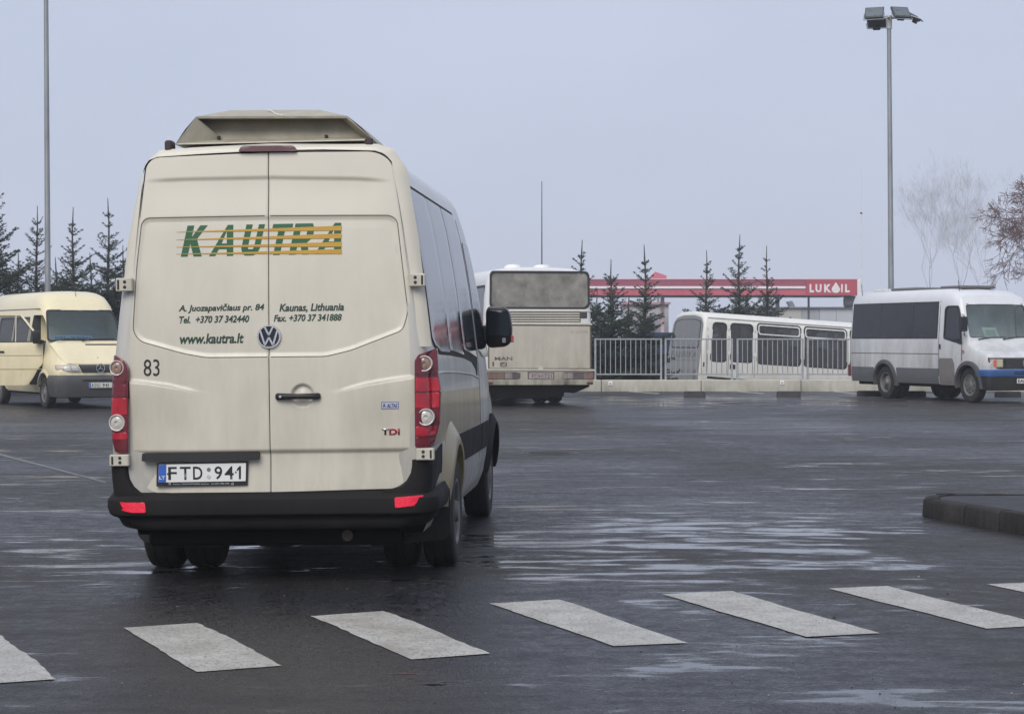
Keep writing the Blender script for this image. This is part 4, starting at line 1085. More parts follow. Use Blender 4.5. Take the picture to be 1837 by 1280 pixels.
# side: glass, trims, livery ------------------------------------------
def SV(off=0.0, s=1): return lambda y, z: (s * (hwv(z) + off), y + leanv(z) * max(0, 1 - y / 0.9), z)
gl_o = [(0.40, 2.50), (0.385, 2.20), (0.40, 1.80), (0.42, 1.50), (0.52, 1.455), (0.80, 1.405), (1.45, 1.395), (2.55, 1.365), (3.10, 1.33), (3.42, 1.27), (3.50, 1.20), (3.56, 1.26), (3.62, 1.36), (3.62, 2.46), (3.5, 2.50)]
for s_ in (-1, 1):
    b = MB(); b.panel([(y, z) for y, z in gl_o], SV(0.0035, s_), 0.12, 0.06, 0.02, (-s_, 0, 0), 0.001); gm = b.build('side_glass', M_GAP, van)
    xs_ = [(0.425, 1.50), (1.50, 2.50), (2.53, 3.58)]
    for a, c in xs_:
        q = [(a, 2.475), (a + (0 if a > 0.5 else -0.01), 1.80), (a, 1.52 if a < 0.5 else 1.43)]
        if a < 0.5: q += [(0.56, 1.47), (0.82, 1.425)]
        q += [(c, 1.415 if c < 2 else (1.39 if c < 3 else 1.36)), (c, 2.475)]
        b = MB(); b.panel(rpoly(q, 0.03, 3), SV(0.0085, s_), 0.1, 0.06, 0.008, (-s_, 0, 0), 0.002); b.build('window_pane', M_DGLASS, gm)
    # front door window, door seam
    b = MB(); b.panel(rpoly([(3.78, 2.28), (3.78, 1.42), (4.1, 1.36), (4.75, 1.36), (4.62, 1.60), (4.36, 2.15), (4.25, 2.28)], 0.05, 3), SV(0.006, s_), 0.1, 0.06, 0.008, (-s_, 0, 0), 0.002); b.build('window_pane', M_DGLASS, gm)
    for ys in (3.68,):
        b = MB(); b.panel([(ys, 2.45), (ys, 0.5), (ys + 0.012, 0.5), (ys + 0.012, 2.45)], SV(0.002, s_), 0.01, 0.08, 0.01, (-s_, 0, 0)); b.build('door_gap', M_GAP, van)
    # grey cladding and painted sills
    b = MB(); b.panel(rpoly([(1.80, 0.84), (1.76, 0.64), (3.66, 0.63), (3.66, 0.835)], 0.015, 3), SV(0.016, s_), 0.1, 0.03, 0.02, (-s_, 0, 0), 0.005); b.build('side_cladding', M_GREYP, van)
    b = MB(); b.panel(rpoly([(3.70, 0.835), (3.70, 0.63), (4.40, 0.63), (4.46, 0.835)], 0.015, 3), SV(0.016, s_), 0.1, 0.03, 0.02, (-s_, 0, 0), 0.005); b.build('side_cladding', M_GREYP, van)
    # livery: gold field with a pale swoosh line on its upper edge
    M_SG = mat('side_gold', (0.30, 0.235, 0.10), 0.25, var=0.12, dirt=(DIRT, 0.9, 3, 0.4, 1.8), coat=0.4)
    b = MB(); b.panel([(0.10, 1.13), (0.10, 0.845), (0.74, 0.85), (0.80, 0.93), (1.0, 0.99), (1.5, 0.99), (1.7, 0.9), (1.76, 0.85), (3.66, 0.845), (3.66, 1.13), (3.0, 1.12), (2.0, 1.10), (1.2, 1.13), (0.7, 1.20), (0.4, 1.17)], SV(0.0012, s_), 0.08, 0.04, 0.004, (-s_, 0, 0)); b.build('livery_band', M_SG, van)
    # pressed waist line
    b = MB(); pts = [(0.12, 1.265), (0.4, 1.29), (1.0, 1.29), (2.0, 1.27), (3.0, 1.24), (3.64, 1.20)]
    b.tube([SV(0.0, s_)(y, z) for y, z in resamp(pts, 0.15, False)], 0.009, 6); b.build('waist_line', M_CREAMS, van)
    # wheel arch flares
    def flare(yc, r0, r1, out, a0, a1, m, name):
        b = MB(); rings = []
        n = 28
        for k in range(n + 1):
            a = R(a0 + (a1 - a0) * k / n); cs, sn = math.cos(a), math.sin(a)
            def pt(r, o): 
                z = 0.355 + r * sn; return (s_ * (hwv(max(0.3, z)) + o), yc + r * cs, z)
            rings.append([pt(r0, -0.03), pt(r0, out), pt(r0 + 0.018, out + 0.006), pt((r0 + r1) / 2, out * 0.75), pt(r1, 0.002), pt(r1, -0.03)])
        b.loft(rings); return b.build(name, m, van, smooth=50)
    flare(AX_R, 0.445, 0.60, 0.062, 8, 172, M_SG, 'wheel_arch_flare')
    flare(AX_F, 0.43, 0.52, 0.035, 5, 175, M_GREYP, 'wheel_arch_flare')
    # mirror
    mg = bpy.data.objects.new('mirror', None); C.objects.link(mg); mg.parent = van; mg.location.x = -0.085 * s_
    def X(v): return v * s_
    b = MB(); b.tube([(X(0.90), 4.72, 1.54), (X(1.00), 4.70, 1.53), (X(1.10), 4.70, 1.53)], [0.05, 0.045, 0.04], 10); b.box(*sorted((X(0.93), X(1.09))), 4.66, 4.74, 1.47, 1.62, bev=0.02); b.build('mirror_arm', M_INK, mg)
    b = MB(); ro = rpoly([(1.055, 1.46), (1.055, 1.735), (1.075, 1.78), (1.20, 1.785), (1.255, 1.74), (1.275, 1.60), (1.265, 1.48), (1.22, 1.44), (1.09, 1.43)], 0.035, 4)
    cx_, cz_ = 1.16, 1.61
    b.loft([[(X(cx_ + (u - cx_) * k), yy, cz_ + (v - cz_) * k) for u, v in ro] for yy, k in ((4.645, 0.90), (4.65, 0.97), (4.67, 1.0), (4.76, 1.0), (4.83, 0.86), (4.86, 0.6))]); b.build('mirror_housing', mat('gloss_black', (0.004, 0.004, 0.004), 0.3, coat=0.1), mg, smooth=50)
    b = MB(); b.panel(rpoly([(cx_ + (u - cx_) * .82, cz_ + 0.03 + (v - cz_) * .72) for u, v in ro], 0.02, 2) if False else [(cx_ - 0.085, 1.53), (cx_ + 0.09, 1.53), (cx_ + 0.085, 1.74), (cx_ - 0.08, 1.75)], lambda u, v: (X(u), 4.638 - 0.01 * math.cos((u - cx_) * 12), v), 0.03, 0.03, 0.01, (0, 1, 0)); b.build('mirror_glass', mat('mirror_glass_dark', (0.03, 0.035, 0.04), 0.06, 0.9, var=0.02), mg)
    b = MB(); b.box(*sorted((X(1.19), X(1.222))), 4.628, 4.646, 1.47, 1.515, bev=0.004); b.build('wide_angle_glass', mat('mirror_glass_pale', (0.45, 0.45, 0.45), 0.1, 0.9), mg)
    b = MB(); b.box(*sorted((X(1.262), X(1.285))), 4.66, 4.75, 1.475, 1.535, bev=0.006); b.build('repeater_lens', mat('repeater', (0.55, 0.10, 0.10), 0.2, coat=0.5), mg)
# windscreen and front (out of sight from behind)
b = MB()
def WS(x, z):
    t = (z - 1.56) / (2.45 - 1.56); return (x, 5.235 - 0.47 * t - 0.10 * (x / 0.9) ** 2 + 0.02, z)
b.panel(rpoly([(-0.86, 1.60), (0.86, 1.60), (0.74, 2.36), (-0.74, 2.36)], 0.06, 4), WS, 0.1, 0.1, 0.02, (0, -1, 0)); b.build('windscreen', M_DGLASS, van)
for s_ in (-1, 1):
    b = MB(); b.panel(rpoly([(s_ * 0.50, 0.92), (s_ * 0.80, 0.93), (s_ * 0.86, 1.16), (s_ * 0.62, 1.10)], 0.03, 3), lambda x, z: (x, 5.90 - 0.18 * (abs(x) / 0.9) ** 2 - (z - 0.9) * 0.35, z), 0.06, 0.06, 0.03, (0, -1, 0)); b.build('headlight', M_CLEAR, van)
b = MB(); b.box(-0.80, 0.80, 5.70, 5.93, 0.22, 0.80, bev=0.05); b.build('front_bumper', M_GREYP, van)  # set low to shut out light under the floor
b = MB(); b.box(-0.45, 0.45, 5.84, 5.90, 0.84, 1.04, bev=0.02); b.build('grille', M_BLK, van)
# ------------------------------------------------------------------ the other vehicles
def section(hw, zfull, y, zt=None, ws=1.0, zs=0.9, inset=0.0, zb=None, lean=0.0):
    out = []
    for z, x in hw:
        zz = z
        if zt is not None and z > zs: zz = zs + (z - zs) * (zt - zs) / (zfull - zs)
        xx = x * ws * (1 - inset)
        zc = 1.4; 
        if zz > zc: zz = zc + (zz - zc) * (1 - inset * 0.75)
        if zb is not None: zz = max(zz, zb)
        out.append((xx, y + lean * max(0, zz - 1.0), zz))
    return out + [(-p[0], p[1], p[2]) for p in reversed(out[:-1])]

def side_prism(poly, x0, x1):
    c = MB(); c.prism(poly, lambda u, v: (x0, u, v), (x1 - x0, 0, 0)); return c
def cyl_cut(y, zc, r, x0, x1, n=28):
    return side_prism([(y + r * math.cos(2 * math.pi * k / n), zc + r * math.sin(2 * math.pi * k / n)) for k in range(n)], x0, x1)
def front_prism(poly, y0, y1):
    c = MB(); c.prism(poly, lambda u, v: (u, y0, v), (0, y1 - y0, 0)); return c
def grow(poly, d):
    cx = sum(p[0] for p in poly) / len(poly); cz = sum(p[1] for p in poly) / len(poly)
    hx = max(abs(p[0] - cx) for p in poly); hz = max(abs(p[1] - cz) for p in poly)
    return [(cx + (p[0] - cx) * (1 + d / hx), cz + (p[1] - cz) * (1 + d / hz)) for p in poly]
def ring_frame(poly, wd, f, dp, m, parent, name='window_frame'):
    """rubber or metal frame: a band between the outline and the outline grown by wd"""
    A, B_ = grow(poly, -wd * 0.5), grow(poly, wd * 0.5); n = len(poly); b = MB()
    dp = Vector(dp); V = []
    for (u, v), (u2, v2) in zip(A, B_):
        p, q = Vector(f(u, v)), Vector(f(u2, v2)); V += [p + dp, p, q, q + dp]
    b.add(V, [(4 * i + k, 4 * i + (k + 1) % 4, 4 * ((i + 1) % n) + (k + 1) % 4, 4 * ((i + 1) % n) + k) for i in range(n) for k in range(4)])
    return b.build(name, m, parent, smooth=30)

M_CAB = mat('cabin_lining', (0.05, 0.052, 0.055), 0.8, var=0.25)
M_SEAT = mat('seat_cloth', (0.045, 0.05, 0.07), 0.9, var=0.3)
M_RUBB = mat('window_rubber', (0.025, 0.025, 0.027), 0.6)

# --- dirty cream city bus, seen from behind ------------------------------
BUS = Frame((0.60, 45.4, 0), R(11.5))
M_BUS = mat('dirty_bus_paint', (0.62, 0.60, 0.53), 0.5, var=0.05, vscale=1.5, dirt=((0.36, 0.31, 0.23), 1.0, 1.9, 0.4, 3.3))
M_BUSW = mat('bus_side_white', (0.68, 0.69, 0.70), 0.35, var=0.05, dirt=((0.25, 0.22, 0.17), 0.8, 2.0, 0.3, 2.2))
bus = thing('city_bus', 'dirty cream bus seen from behind with muddy rear window and two white roof domes', 'bus', mtx=BUS.M)
HWB = [(0.50, 1.17), (0.62, 1.23), (0.95, 1.25), (1.6, 1.25), (1.9, 1.245), (2.5, 1.215), (2.85, 1.175), (2.98, 1.12), (3.06, 1.02), (3.11, 0.85), (3.14, 0.5), (3.155, 0.0)]
rg = []
for k in range(5):
    t = R(90) * k / 4; rg.append(section(HWB, 3.155, 0.10 * (1 - math.cos(t)), inset=0.075 * (1 - math.sin(t)), lean=0.02))
for y in (2, 5, 8, 10.6): rg.append(section(HWB, 3.155, y))
rg.append(section(HWB, 3.155, 10.95, ws=0.93))
b = MB(); b.loft(rg); bb = b.build('body', M_BUSW, bus)
bw_side = [rpoly([(0.22 + i * 1.75, 1.75), (1.88 + i * 1.75, 1.75), (1.88 + i * 1.75, 2.72), (0.22 + i * 1.75, 2.72)], 0.08, 3) for i in range(6)]
A = lambda px, py: BUS.at(px, py, 0.0)
bw = rpoly([A(881, 492), A(885, 487), A(1052, 488), A(1056.5, 494), A(1057, 546), A(1051, 552.5), A(886, 552), A(880, 546)], 0.10, 4)
cuts = [(cyl_cut(3.1, 0.5, 0.58, 0.62, 1.4), M_DARK), (cyl_cut(3.1, 0.5, 0.58, -1.4, -0.62), M_DARK), (cyl_cut(8.7, 0.5, 0.58, 0.7, 1.4), M_DARK), (cyl_cut(8.7, 0.5, 0.58, -1.4, -0.7), M_DARK)]
c_ = MB(); c_.box(-1.12, 1.12, 0.16, 10.6, 1.2, 2.9); cuts.append((c_, M_CAB))
cuts += [(side_prism(q, -2, 2), M_BUSW) for q in bw_side] + [(front_prism(bw, -1, 0.6), M_BUSW)]
boolean(bb, cuts, None)
M_BG = glass('bus_side_glass', (0.30, 0.31, 0.33), dust_sheen_amt=0.18)
M_BGR = glass('muddy_rear_glass', (0.40, 0.39, 0.36), dust_sheen=(0.34, 0.325, 0.29), dust_sheen_amt=0.78, rough=0.25)
def hwB(z): return interp(HWB, z)
for q in bw_side:
    for s_ in (-1, 1):
        f = lambda y, z, s_=s_: (s_ * (hwB(z) - 0.010), y, z)
        b = MB(); b.panel(q, f, 0.4, 0.15, 0.01, (-s_, 0, 0)); wp = b.build('window', M_BG, bus); ring_frame(q, 0.05, lambda y, z, s_=s_: (s_ * (hwB(z) + 0.004), y, z), (-s_ * 0.03, 0, 0), M_RUBB, wp)
fb = lambda x, z: (x, 0.02 * max(0, z - 1) + 0.012, z)
b = MB(); b.panel(bw, fb, 0.1, 0.08, 0.01, (0, 1, 0)); rw = b.build('rear_window', M_BGR, bus)
ring_frame(bw, 0.045, lambda x, z: (x, 0.02 * max(0, z - 1) - 0.006, z), (0, 0.03, 0), M_RUBB, rw)
def bpanel(px, m, name, off=0.012, dp=0.03, rad=0.03, bev=0.004, parent=bus, fr=BUS, lean=0.02, **kw):
    pts = [fr.at(a, c, 0.0) for a, c in px]; b = MB()
    b.panel(rpoly(pts, rad, 3), lambda x, z: (x, lean * max(0, z - 1) - off, z), 0.15, 0.12, dp, (0, 1, 0), bev); return b.build(name, m, parent, smooth=40)
bpanel([(872, 481), (1059, 482), (1062, 583), (1062, 583.5), (870, 582)], M_BUS, 'rear_upper_panel', 0.004, 0.006) if False else None
# louvred band
for k in range(6):
    yy = 556.5 + k * 4.4
    x1 = 1060 if k in (0, 5) else 1040
    pts = [A(884, yy), A(x1, yy), A(x1, yy + 2.3), A(884, yy + 2.3)]; b = MB()
    b.panel(pts, lambda x, z: (x, 0.02 * (z - 1) - 0.012, z), 0.5, 0.02, 0.03, (0, 1, 0), 0.004); b.build('louvre_slat', M_BUS, bus)
b = MB(); b.panel([A(884, 557), A(1042, 557), A(1042, 578), A(884, 578)], lambda x, z: (x, 0.02 * (z - 1) + 0.002 - 0.006, z), 0.5, 0.1, 0.01, (0, 1, 0)); b.build('louvre_recess', mat('louvre_dark', (0.07, 0.062, 0.05), 0.8), bus)
bpanel([(1042, 559.5), (1053.5, 559.5), (1053.5, 570.5), (1042, 570.5)], mat('vent_mesh', (0.055, 0.05, 0.05), 0.8, var=0.3, vscale=80), 'square_vent', 0.012, rad=0.01)
bpanel([(870, 579), (1062, 580), (1062, 582.5), (870, 581.5)], M_BUS, 'body_ledge', 0.03, 0.05, rad=0.005)
M_HATCH = mat('muddy_hatch', (0.53, 0.50, 0.43), 0.6, var=0.08, vscale=2.2, dirt=((0.30, 0.25, 0.18), 1.0, 3.4, 0.6, 2.6), stretch=(1, 1, 0.4))
ht = bpanel([(878, 584), (1058, 585), (1058, 660), (878, 660)], M_HATCH, 'engine_hatch', 0.014, 0.03, rad=0.02)
b = MB(); b.panel([A(875.5, 582), A(1060.5, 583), A(1060.5, 662), A(875.5, 662)], lambda x, z: (x, 0.02 * max(0, z - 1) - 0.005, z), 0.5, 0.3, 0.01, (0, 1, 0)); b.build('hatch_gap', M_SEAM, bus)
bpanel([(869, 661), (1066, 662), (1066, 665), (869, 664)], M_BUS, 'bumper_ledge', 0.045, 0.06, rad=0.004)
bpanel([(870, 665), (1065, 666), (1064, 690), (871, 690)], mat('muddy_bumper', (0.47, 0.45, 0.36), 0.55, var=0.15, vscale=3, dirt=((0.06, 0.055, 0.04), 1.3, 2.5, 0.35, 1.0)), 'bumper', 0.028, 0.06, rad=0.05)
M_TLB = mat('muddy_lamp', (0.16, 0.07, 0.06), 0.4, var=0.3, vscale=8, dirt=((0.24, 0.2, 0.16), 0.9, 6, 0, 4))
M_TLC = mat('muddy_clear_lamp', (0.24, 0.21, 0.19), 0.4, var=0.2, vscale=8)
M_TLD = mat('muddy_dark_lamp', (0.11, 0.085, 0.085), 0.4, var=0.2, vscale=8)
for segs in (((875, 891, M_TLB), (891.5, 905, M_TLB), (905.5, 919, M_TLC), (919.5, 933, M_TLD)), ((1007, 1017, M_TLC), (1017.5, 1028, M_TLC), (1028.5, 1046, M_TLD), (1046.5, 1064, M_TLB))):
    tlr = bpanel([(segs[0][0] - 1.5, 667), (segs[-1][1] + 1, 667), (segs[-1][1] + 1, 680), (segs[0][0] - 1.5, 680)], M_BLK, 'tail_light', 0.030, 0.03, rad=0.015)
    for a, c, m in segs: bpanel([(a, 668.2), (c, 668.2), (c, 679), (a, 679)], m, 'lens_segment', 0.038, 0.02, rad=0.008, parent=tlr)
for a in (873, 1052): bpanel([(a, 685), (a + 11, 685), (a + 11, 688.8), (a, 688.8)], mat('dull_reflector', (0.12, 0.02, 0.02), 0.4), 'reflector', 0.036, 0.02, rad=0.01)
plf = bpanel([(946, 666.5), (994, 667), (994, 680.5), (946, 680)], mat('plate_surround', (0.10, 0.09, 0.08), 0.6), 'plate_frame', 0.032, 0.02, rad=0.01)
plb = bpanel([(948.5, 668.3), (992, 668.8), (992, 679.5), (948.5, 679)], mat('muddy_plate', (0.36, 0.31, 0.29), 0.5, var=0.15, vscale=12), 'number_plate', 0.037, 0.01, rad=0.006, parent=plf)
def blet(s, a, c, m, parent, fr=BUS, off=0.04, y0=0.0, lean=0.02, **kw):
    (x0, z0), (x1, z1) = fr.at(*a, y0), fr.at(*c, y0)
    return lettering(s, lambda x, z: (x, y0 + lean * max(0, z - 1) - off, z), x0, x1, z0, z1, m, parent, **kw)
blet("FDH:721", (953.5, 678.2), (989, 670.2), mat('muddy_ink', (0.12, 0.09, 0.09), 0.6), plf, off=0.0405, bold=0.0)
M_BADGE = mat('badge_brown', (0.13, 0.11, 0.085), 0.5)
blet('MAN', (887, 646), (919, 639.5), M_BADGE, bus, off=0.017, bold=0.03)
blet('EK SU RWB', (1024, 597.5), (1054, 592.5), mat('faded_print', (0.30, 0.27, 0.22), 0.6), bus, off=0.016, bold=-0.01)
em = bpanel([(897, 649.5), (909, 649.5), (909, 657.3), (897, 657.3)], M_BADGE, 'emblem', 0.020, 0.01, rad=0.015)
b = MB(); q = [A(898.5, 656), A(901, 653), A(903, 652.5), A(905, 650.7), A(907.7, 650.5), A(906, 653.5), (A(907.5, 656.2))]
b.add([(x, 0.02 * (z - 1) * 0 - 0.0225, z) for x, z in q], [list(range(len(q)))]); b.build('emblem_animal', mat('emblem_pale', (0.38, 0.34, 0.27), 0.5), em)
bpanel([(883, 648.5), (886.5, 648.5), (886.5, 656.5), (883, 656.5)], M_BADGE, 'small_plate', 0.017, 0.01, rad=0.004)
bpanel([(966, 656.5), (974, 656.5), (974, 662), (966, 662)], M_BUS, 'hatch_catch', 0.03, 0.03, rad=0.01)
for px, in ((920,), (972,)):
    x, z = BUS.at(px, 478, 1.6); b = MB()
    b.lathe([(0.21, 0.0), (0.21, 0.06), (0.19, 0.10), (0.12, 0.13), (0, 0.14)], lambda u, v, h: (x + u, 1.6 + v * 1.1, 3.13 + h), 28); b.build('roof_dome', mat('dome_white', (0.78, 0.78, 0.76), 0.4), bus)
# skirt and underside
b = MB(); b.loft([[(x, y, z) for x, z in [(-1.20, 0.50), (1.20, 0.50), (1.205, 0.44), (0.85, 0.29), (0.62, 0.31), (0.60, 0.22), (0.35, 0.20), (-0.1, 0.17), (-1.14, 0.17), (-1.2, 0.42)]] for y in (0.08, 1.9)])
b.build('engine_underside', M_DARK, bus, smooth=20)
b = MB(); b.box(-1.1, 1.1, 1.9, 10.5, 0.32, 0.52); b.build('chassis', M_DARK, bus)
b = MB(); b.tube([(-1.1, 3.1, 0.48), (1.1, 3.1, 0.48)], 0.09, 10); b.build('rear_axle', M_DARK, bus)
for s_ in (-1, 1):
    wheel(bus, s_ * 1.06, 3.1, 0.50, 0.31, s_, dish=0.12); wheel(bus, s_ * 0.71, 3.1, 0.50, 0.31, s_); wheel(bus, s_ * 1.03, 8.7, 0.48, 0.28, s_, dish=0.04)
for i in range(5):
    for s_ in (-1, 1):
        b = MB(); b.box(s_ * 0.62 - 0.45, s_ * 0.62 + 0.45, 1.0 + i * 1.7, 1.45 + i * 1.7, 1.22, 1.65, bev=0.04); b.box(s_ * 0.62 - 0.45, s_ * 0.62 + 0.45, 0.9 + i * 1.7, 1.0 + i * 1.7, 1.22, 2.25, bev=0.04); b.build('seat', M_SEAT, bus)

# --- white coach going down the ramp behind the railing ---------------------
rear_mid = Vector((5.72, 68.0))
zc0 = gh(5.8, 68.0)
COA = Frame((rear_mid.x, rear_mid.y, zc0 + 0.02), R(-66), 0.0, R(-3.3))
M_COA = mat('coach_white', (0.74, 0.73, 0.69), 0.35, var=0.04, dirt=((0.40, 0.35, 0.24), 0.8, 2.0, 0.3, 2.2))
M_COG = mat('coach_grey_back', (0.235, 0.24, 0.245), 0.6, var=0.06)
coach = thing('coach', 'white coach with grey back and row of framed windows going down behind the railing', 'coach', mtx=COA.M)
HWC = [(0.35, 1.12), (0.6, 1.19), (1.0, 1.20), (1.55, 1.195), (2.2, 1.15), (2.55, 1.10), (2.72, 1.03), (2.82, 0.9), (2.88, 0.65), (2.91, 0.3), (2.915, 0)]
rg = [section(HWC, 2.915, 0.10 * (1 - math.cos(R(90) * k / 4)), inset=0.08 * (1 - math.sin(R(90) * k / 4)), lean=0.10) for k in range(5)]
for y in (0.8, 3, 6, 8.6): rg.append(section(HWC, 2.915, y))
rg.append(section(HWC, 2.915, 9.1, ws=0.93))
b = MB(); b.loft(rg); cb = b.build('body', M_COA, coach)
def hwC(z): return interp(HWC, z)
cw = [(0.38, 1.00, 1.25, 2.55), (1.16, 2.02, 1.28, 2.56), (2.20, 3.92, 1.26, 2.62), (4.06, 5.78, 1.26, 2.62), (5.92, 7.6, 1.26, 2.62)]
cwo = [rpoly([(a, z0), (c, z0), (c, z1), (a + (0.10 if i == 0 else 0), z1)], 0.16, 4) for i, (a, c, z0, z1) in enumerate(cw)]
cuts = [(cyl_cut(2.0, 0.42, 0.5, 0.6, 1.4), M_DARK), (cyl_cut(2.0, 0.42, 0.5, -1.4, -0.6), M_DARK), (cyl_cut(7.2, 0.42, 0.5, 0.6, 1.4), M_DARK), (cyl_cut(7.2, 0.42, 0.5, -1.4, -0.6), M_DARK)]
c_ = MB(); c_.box(-1.04, 1.04, 0.42, 8.5, 1.0, 2.72); cuts.append((c_, M_CAB))
cuts += [(side_prism(q, -2, 2), M_COA) for q in cwo]
boolean(cb, cuts, None)
M_CG = glass('coach_glass', (0.34, 0.36, 0.38), dust_sheen_amt=0.10)
for i, q in enumerate(cwo):
    for s_ in (-1, 1):
        f0 = lambda y, z, s_=s_: (s_ * (hwC(z) - 0.012), y, z); f1 = lambda y, z, s_=s_: (s_ * (hwC(z) + 0.006), y, z)
        b = MB(); b.panel(q, f0, 0.4, 0.15, 0.01, (-s_, 0, 0)); wp = b.build('window', M_CG, coach)
        ring_frame(q, 0.045, f1, (-s_ * 0.03, 0, 0), M_RUBB, wp)
        if i >= 2:
            a, c, z0, z1 = cw[i]; q2 = rpoly([(a + .05, z1 - 0.36), (c - .05, z1 - 0.36), (c - .05, z1 - 0.05), (a + .05, z1 - 0.05)], 0.10, 4)
            ring_frame(q2, 0.04, lambda y, z, s_=s_: (s_ * (hwC(z) + 0.012), y, z), (-s_ * 0.03, 0, 0), mat('bright_frame', (0.66, 0.66, 0.64), 0.35), wp, 'sliding_frame')
f1 = lambda y, z: (hwC(z) + 0.003, y, z)
for a, z0, z1 in ((0.27, 0.5, 2.62), (1.08, 0.5, 2.66), (2.10, 0.5, 2.66)):
    b = MB(); b.panel([(a, z0), (a + 0.018, z0), (a + 0.018, z1), (a, z1)], f1, 0.05, 0.3, 0.005, (-1, 0, 0)); b.build('door_gap', M_SEAM, coach)
b = MB(); b.tube([(hwC(2.7) + 0.02, 0.3, 2.71), (hwC(2.7) + 0.02, 8.6, 2.71)], 0.02, 6); b.build('rain_gutter', M_COA, coach)
b = MB(); b.panel([(1.15, 1.02), (1.36, 1.02), (1.36, 1.18), (1.15, 1.18)], lambda y, z: (hwC(z) + 0.008, y, z), 0.1, 0.1, 0.01, (-1, 0, 0)); b.build('door_handle', M_BLK, coach)
b = MB(); b.panel(rpoly([(0.12, 1.05), (0.17, 1.05), (0.17, 1.2), (0.12, 1.2)], 0.02, 3), lambda y, z: (hwC(z) + 0.008, y, z), 0.1, 0.1, 0.01, (-1, 0, 0)); b.build('side_lamp', M_BLK, coach)
b = MB(); b.panel([(0.30, 0.66), (4.6, 0.60), (4.6, 0.63), (0.30, 0.74)], f1, 0.5, 0.03, 0.01, (-1, 0, 0)); b.build('flap_gap', M_GAP, coach)
b = MB(); b.panel(rpoly([(-1.08, 0.36), (1.09, 0.36), (1.13, 1.0), (1.12, 1.5), (1.04, 2.5), (0.85, 2.70), (0.4, 2.78), (-0.4, 2.78), (-0.85, 2.70), (-1.04, 2.5), (-1.12, 1.5), (-1.12, 1.0)], 0.08, 3), lambda x, z: (x, 0.10 * max(0, z - 1) - 0.008, z), 0.2, 0.2, 0.02, (0, 1, 0), 0.004); cbk = b.build('back_panel', M_COG, coach)
fcb = lambda off: (lambda x, z: (x, 0.10 * max(0, z - 1) - off, z))
q = rpoly([(-0.92, 1.68), (0.92, 1.68), (0.88, 2.56), (0.5, 2.64), (-0.5, 2.64), (-0.88, 2.56)], 0.1, 4)
b = MB(); b.panel(q, fcb(0.014), 0.3, 0.2, 0.01, (0, 1, 0)); rwn = b.build('rear_window', mat('dull_rear_glass', (0.19, 0.19, 0.195), 0.35), coach); ring_frame(q, 0.035, fcb(0.018), (0, 0.01, 0), M_RUBB, rwn)
for x in (-0.75, -0.38, 0.0, 0.36, 0.74): b = MB(); b.panel([(x, 0.55), (x + 0.02, 0.55), (x + 0.02, 1.22), (x, 1.22)], fcb(0.010), 0.1, 0.3, 0.004, (0, 1, 0)); b.build('hatch_groove', mat('grey_groove', (0.16, 0.165, 0.17), 0.7), cbk)
b = MB(); b.panel([(-0.95, 1.24), (0.95, 1.24), (0.95, 1.265), (-0.95, 1.265)], fcb(0.011), 0.5, 0.1, 0.004, (0, 1, 0)); b.build('hatch_groove', mat('grey_groove', (0, 0, 0)), cbk)
lettering('FABRIKA', fcb(0.013), -0.88, 0.92, 1.34, 1.56, mat('grey_letter', (0.13, 0.145, 0.145), 0.6), coach, bold=0.03, spacing=1.15)
for x in (-0.95, 0.80): b = MB(); b.box(x, x + 0.15, -0.02, 0.01, 0.62, 0.95, bev=0.01); b.build('tail_light', mat('dull_coach_lamp', (0.17, 0.13, 0.13), 0.5), coach)
b = MB(); b.box(-1.16, 1.16, -0.10, 0.25, 0.33, 0.56, bev=0.03); b.build('bumper', M_COG, coach)
for s_ in (-1, 1): wheel(coach, s_ * 1.0, 2.0, 0.42, 0.26, s_); wheel(coach, s_ * 1.0, 7.2, 0.42, 0.26, s_)
for i in range(7):
    for s_ in (-1, 1):
        b = MB(); b.box(s_ * 0.58 - 0.42, s_ * 0.58 + 0.42, 2.4 + i * 0.85, 2.5 + i * 0.85, 1.05, 1.95, bev=0.04); b.build('seat', mat('pale_seat', (0.17, 0.17, 0.18), 0.9, var=0.3), coach)
for x, y in ((1.02, 1.6), (1.0, 3.3), (1.0, 5.1), (1.0, 5.5), (-1.0, 4.0)):
    b = MB(); b.loft([[(x + 0.02 * math.sin(k * 1.9), y + k * 0.035, z) for k in range(9)] + [(x - 0.02 + 0.02 * math.sin(k * 1.9), y + k * 0.035, z) for k in range(8, -1, -1)] for z in (1.25, 2.6)]); b.build('curtain', mat('pale_curtain', (0.50, 0.50, 0.50), 0.9), coach)

# --- pale yellow van with its door open ---------------------------------
xa = Vector((-math.cos(R(30)), -math.sin(R(30)), 0))
SPR = Frame((-9.03, 43.93, 0), R(210))
M_YEL = mat('pale_yellow_paint', (0.80, 0.71, 0.47), 0.3, var=0.03, dirt=((0.28, 0.24, 0.15), 0.6, 2.5, 0.2, 1.6), coat=0.4)
M_BMP = mat('weathered_bumper', (0.075, 0.075, 0.08), 0.6, var=0.15, dirt=((0.07, 0.065, 0.06), 0.9, 4, 0.1, 0.9))
spr = thing('passenger_van', 'pale yellow high roof van facing the camera with its side door open, at the left', 'van', mtx=SPR.M)
HWS = [(0.33, 0.88), (0.5, 0.955), (0.9, 0.966), (1.25, 0.962), (1.5, 0.945), (1.9, 0.89), (2.1, 0.85), (2.25, 0.825), (2.42, 0.78), (2.52, 0.70), (2.57, 0.6), (2.60, 0.4), (2.61, 0)]
rg = []
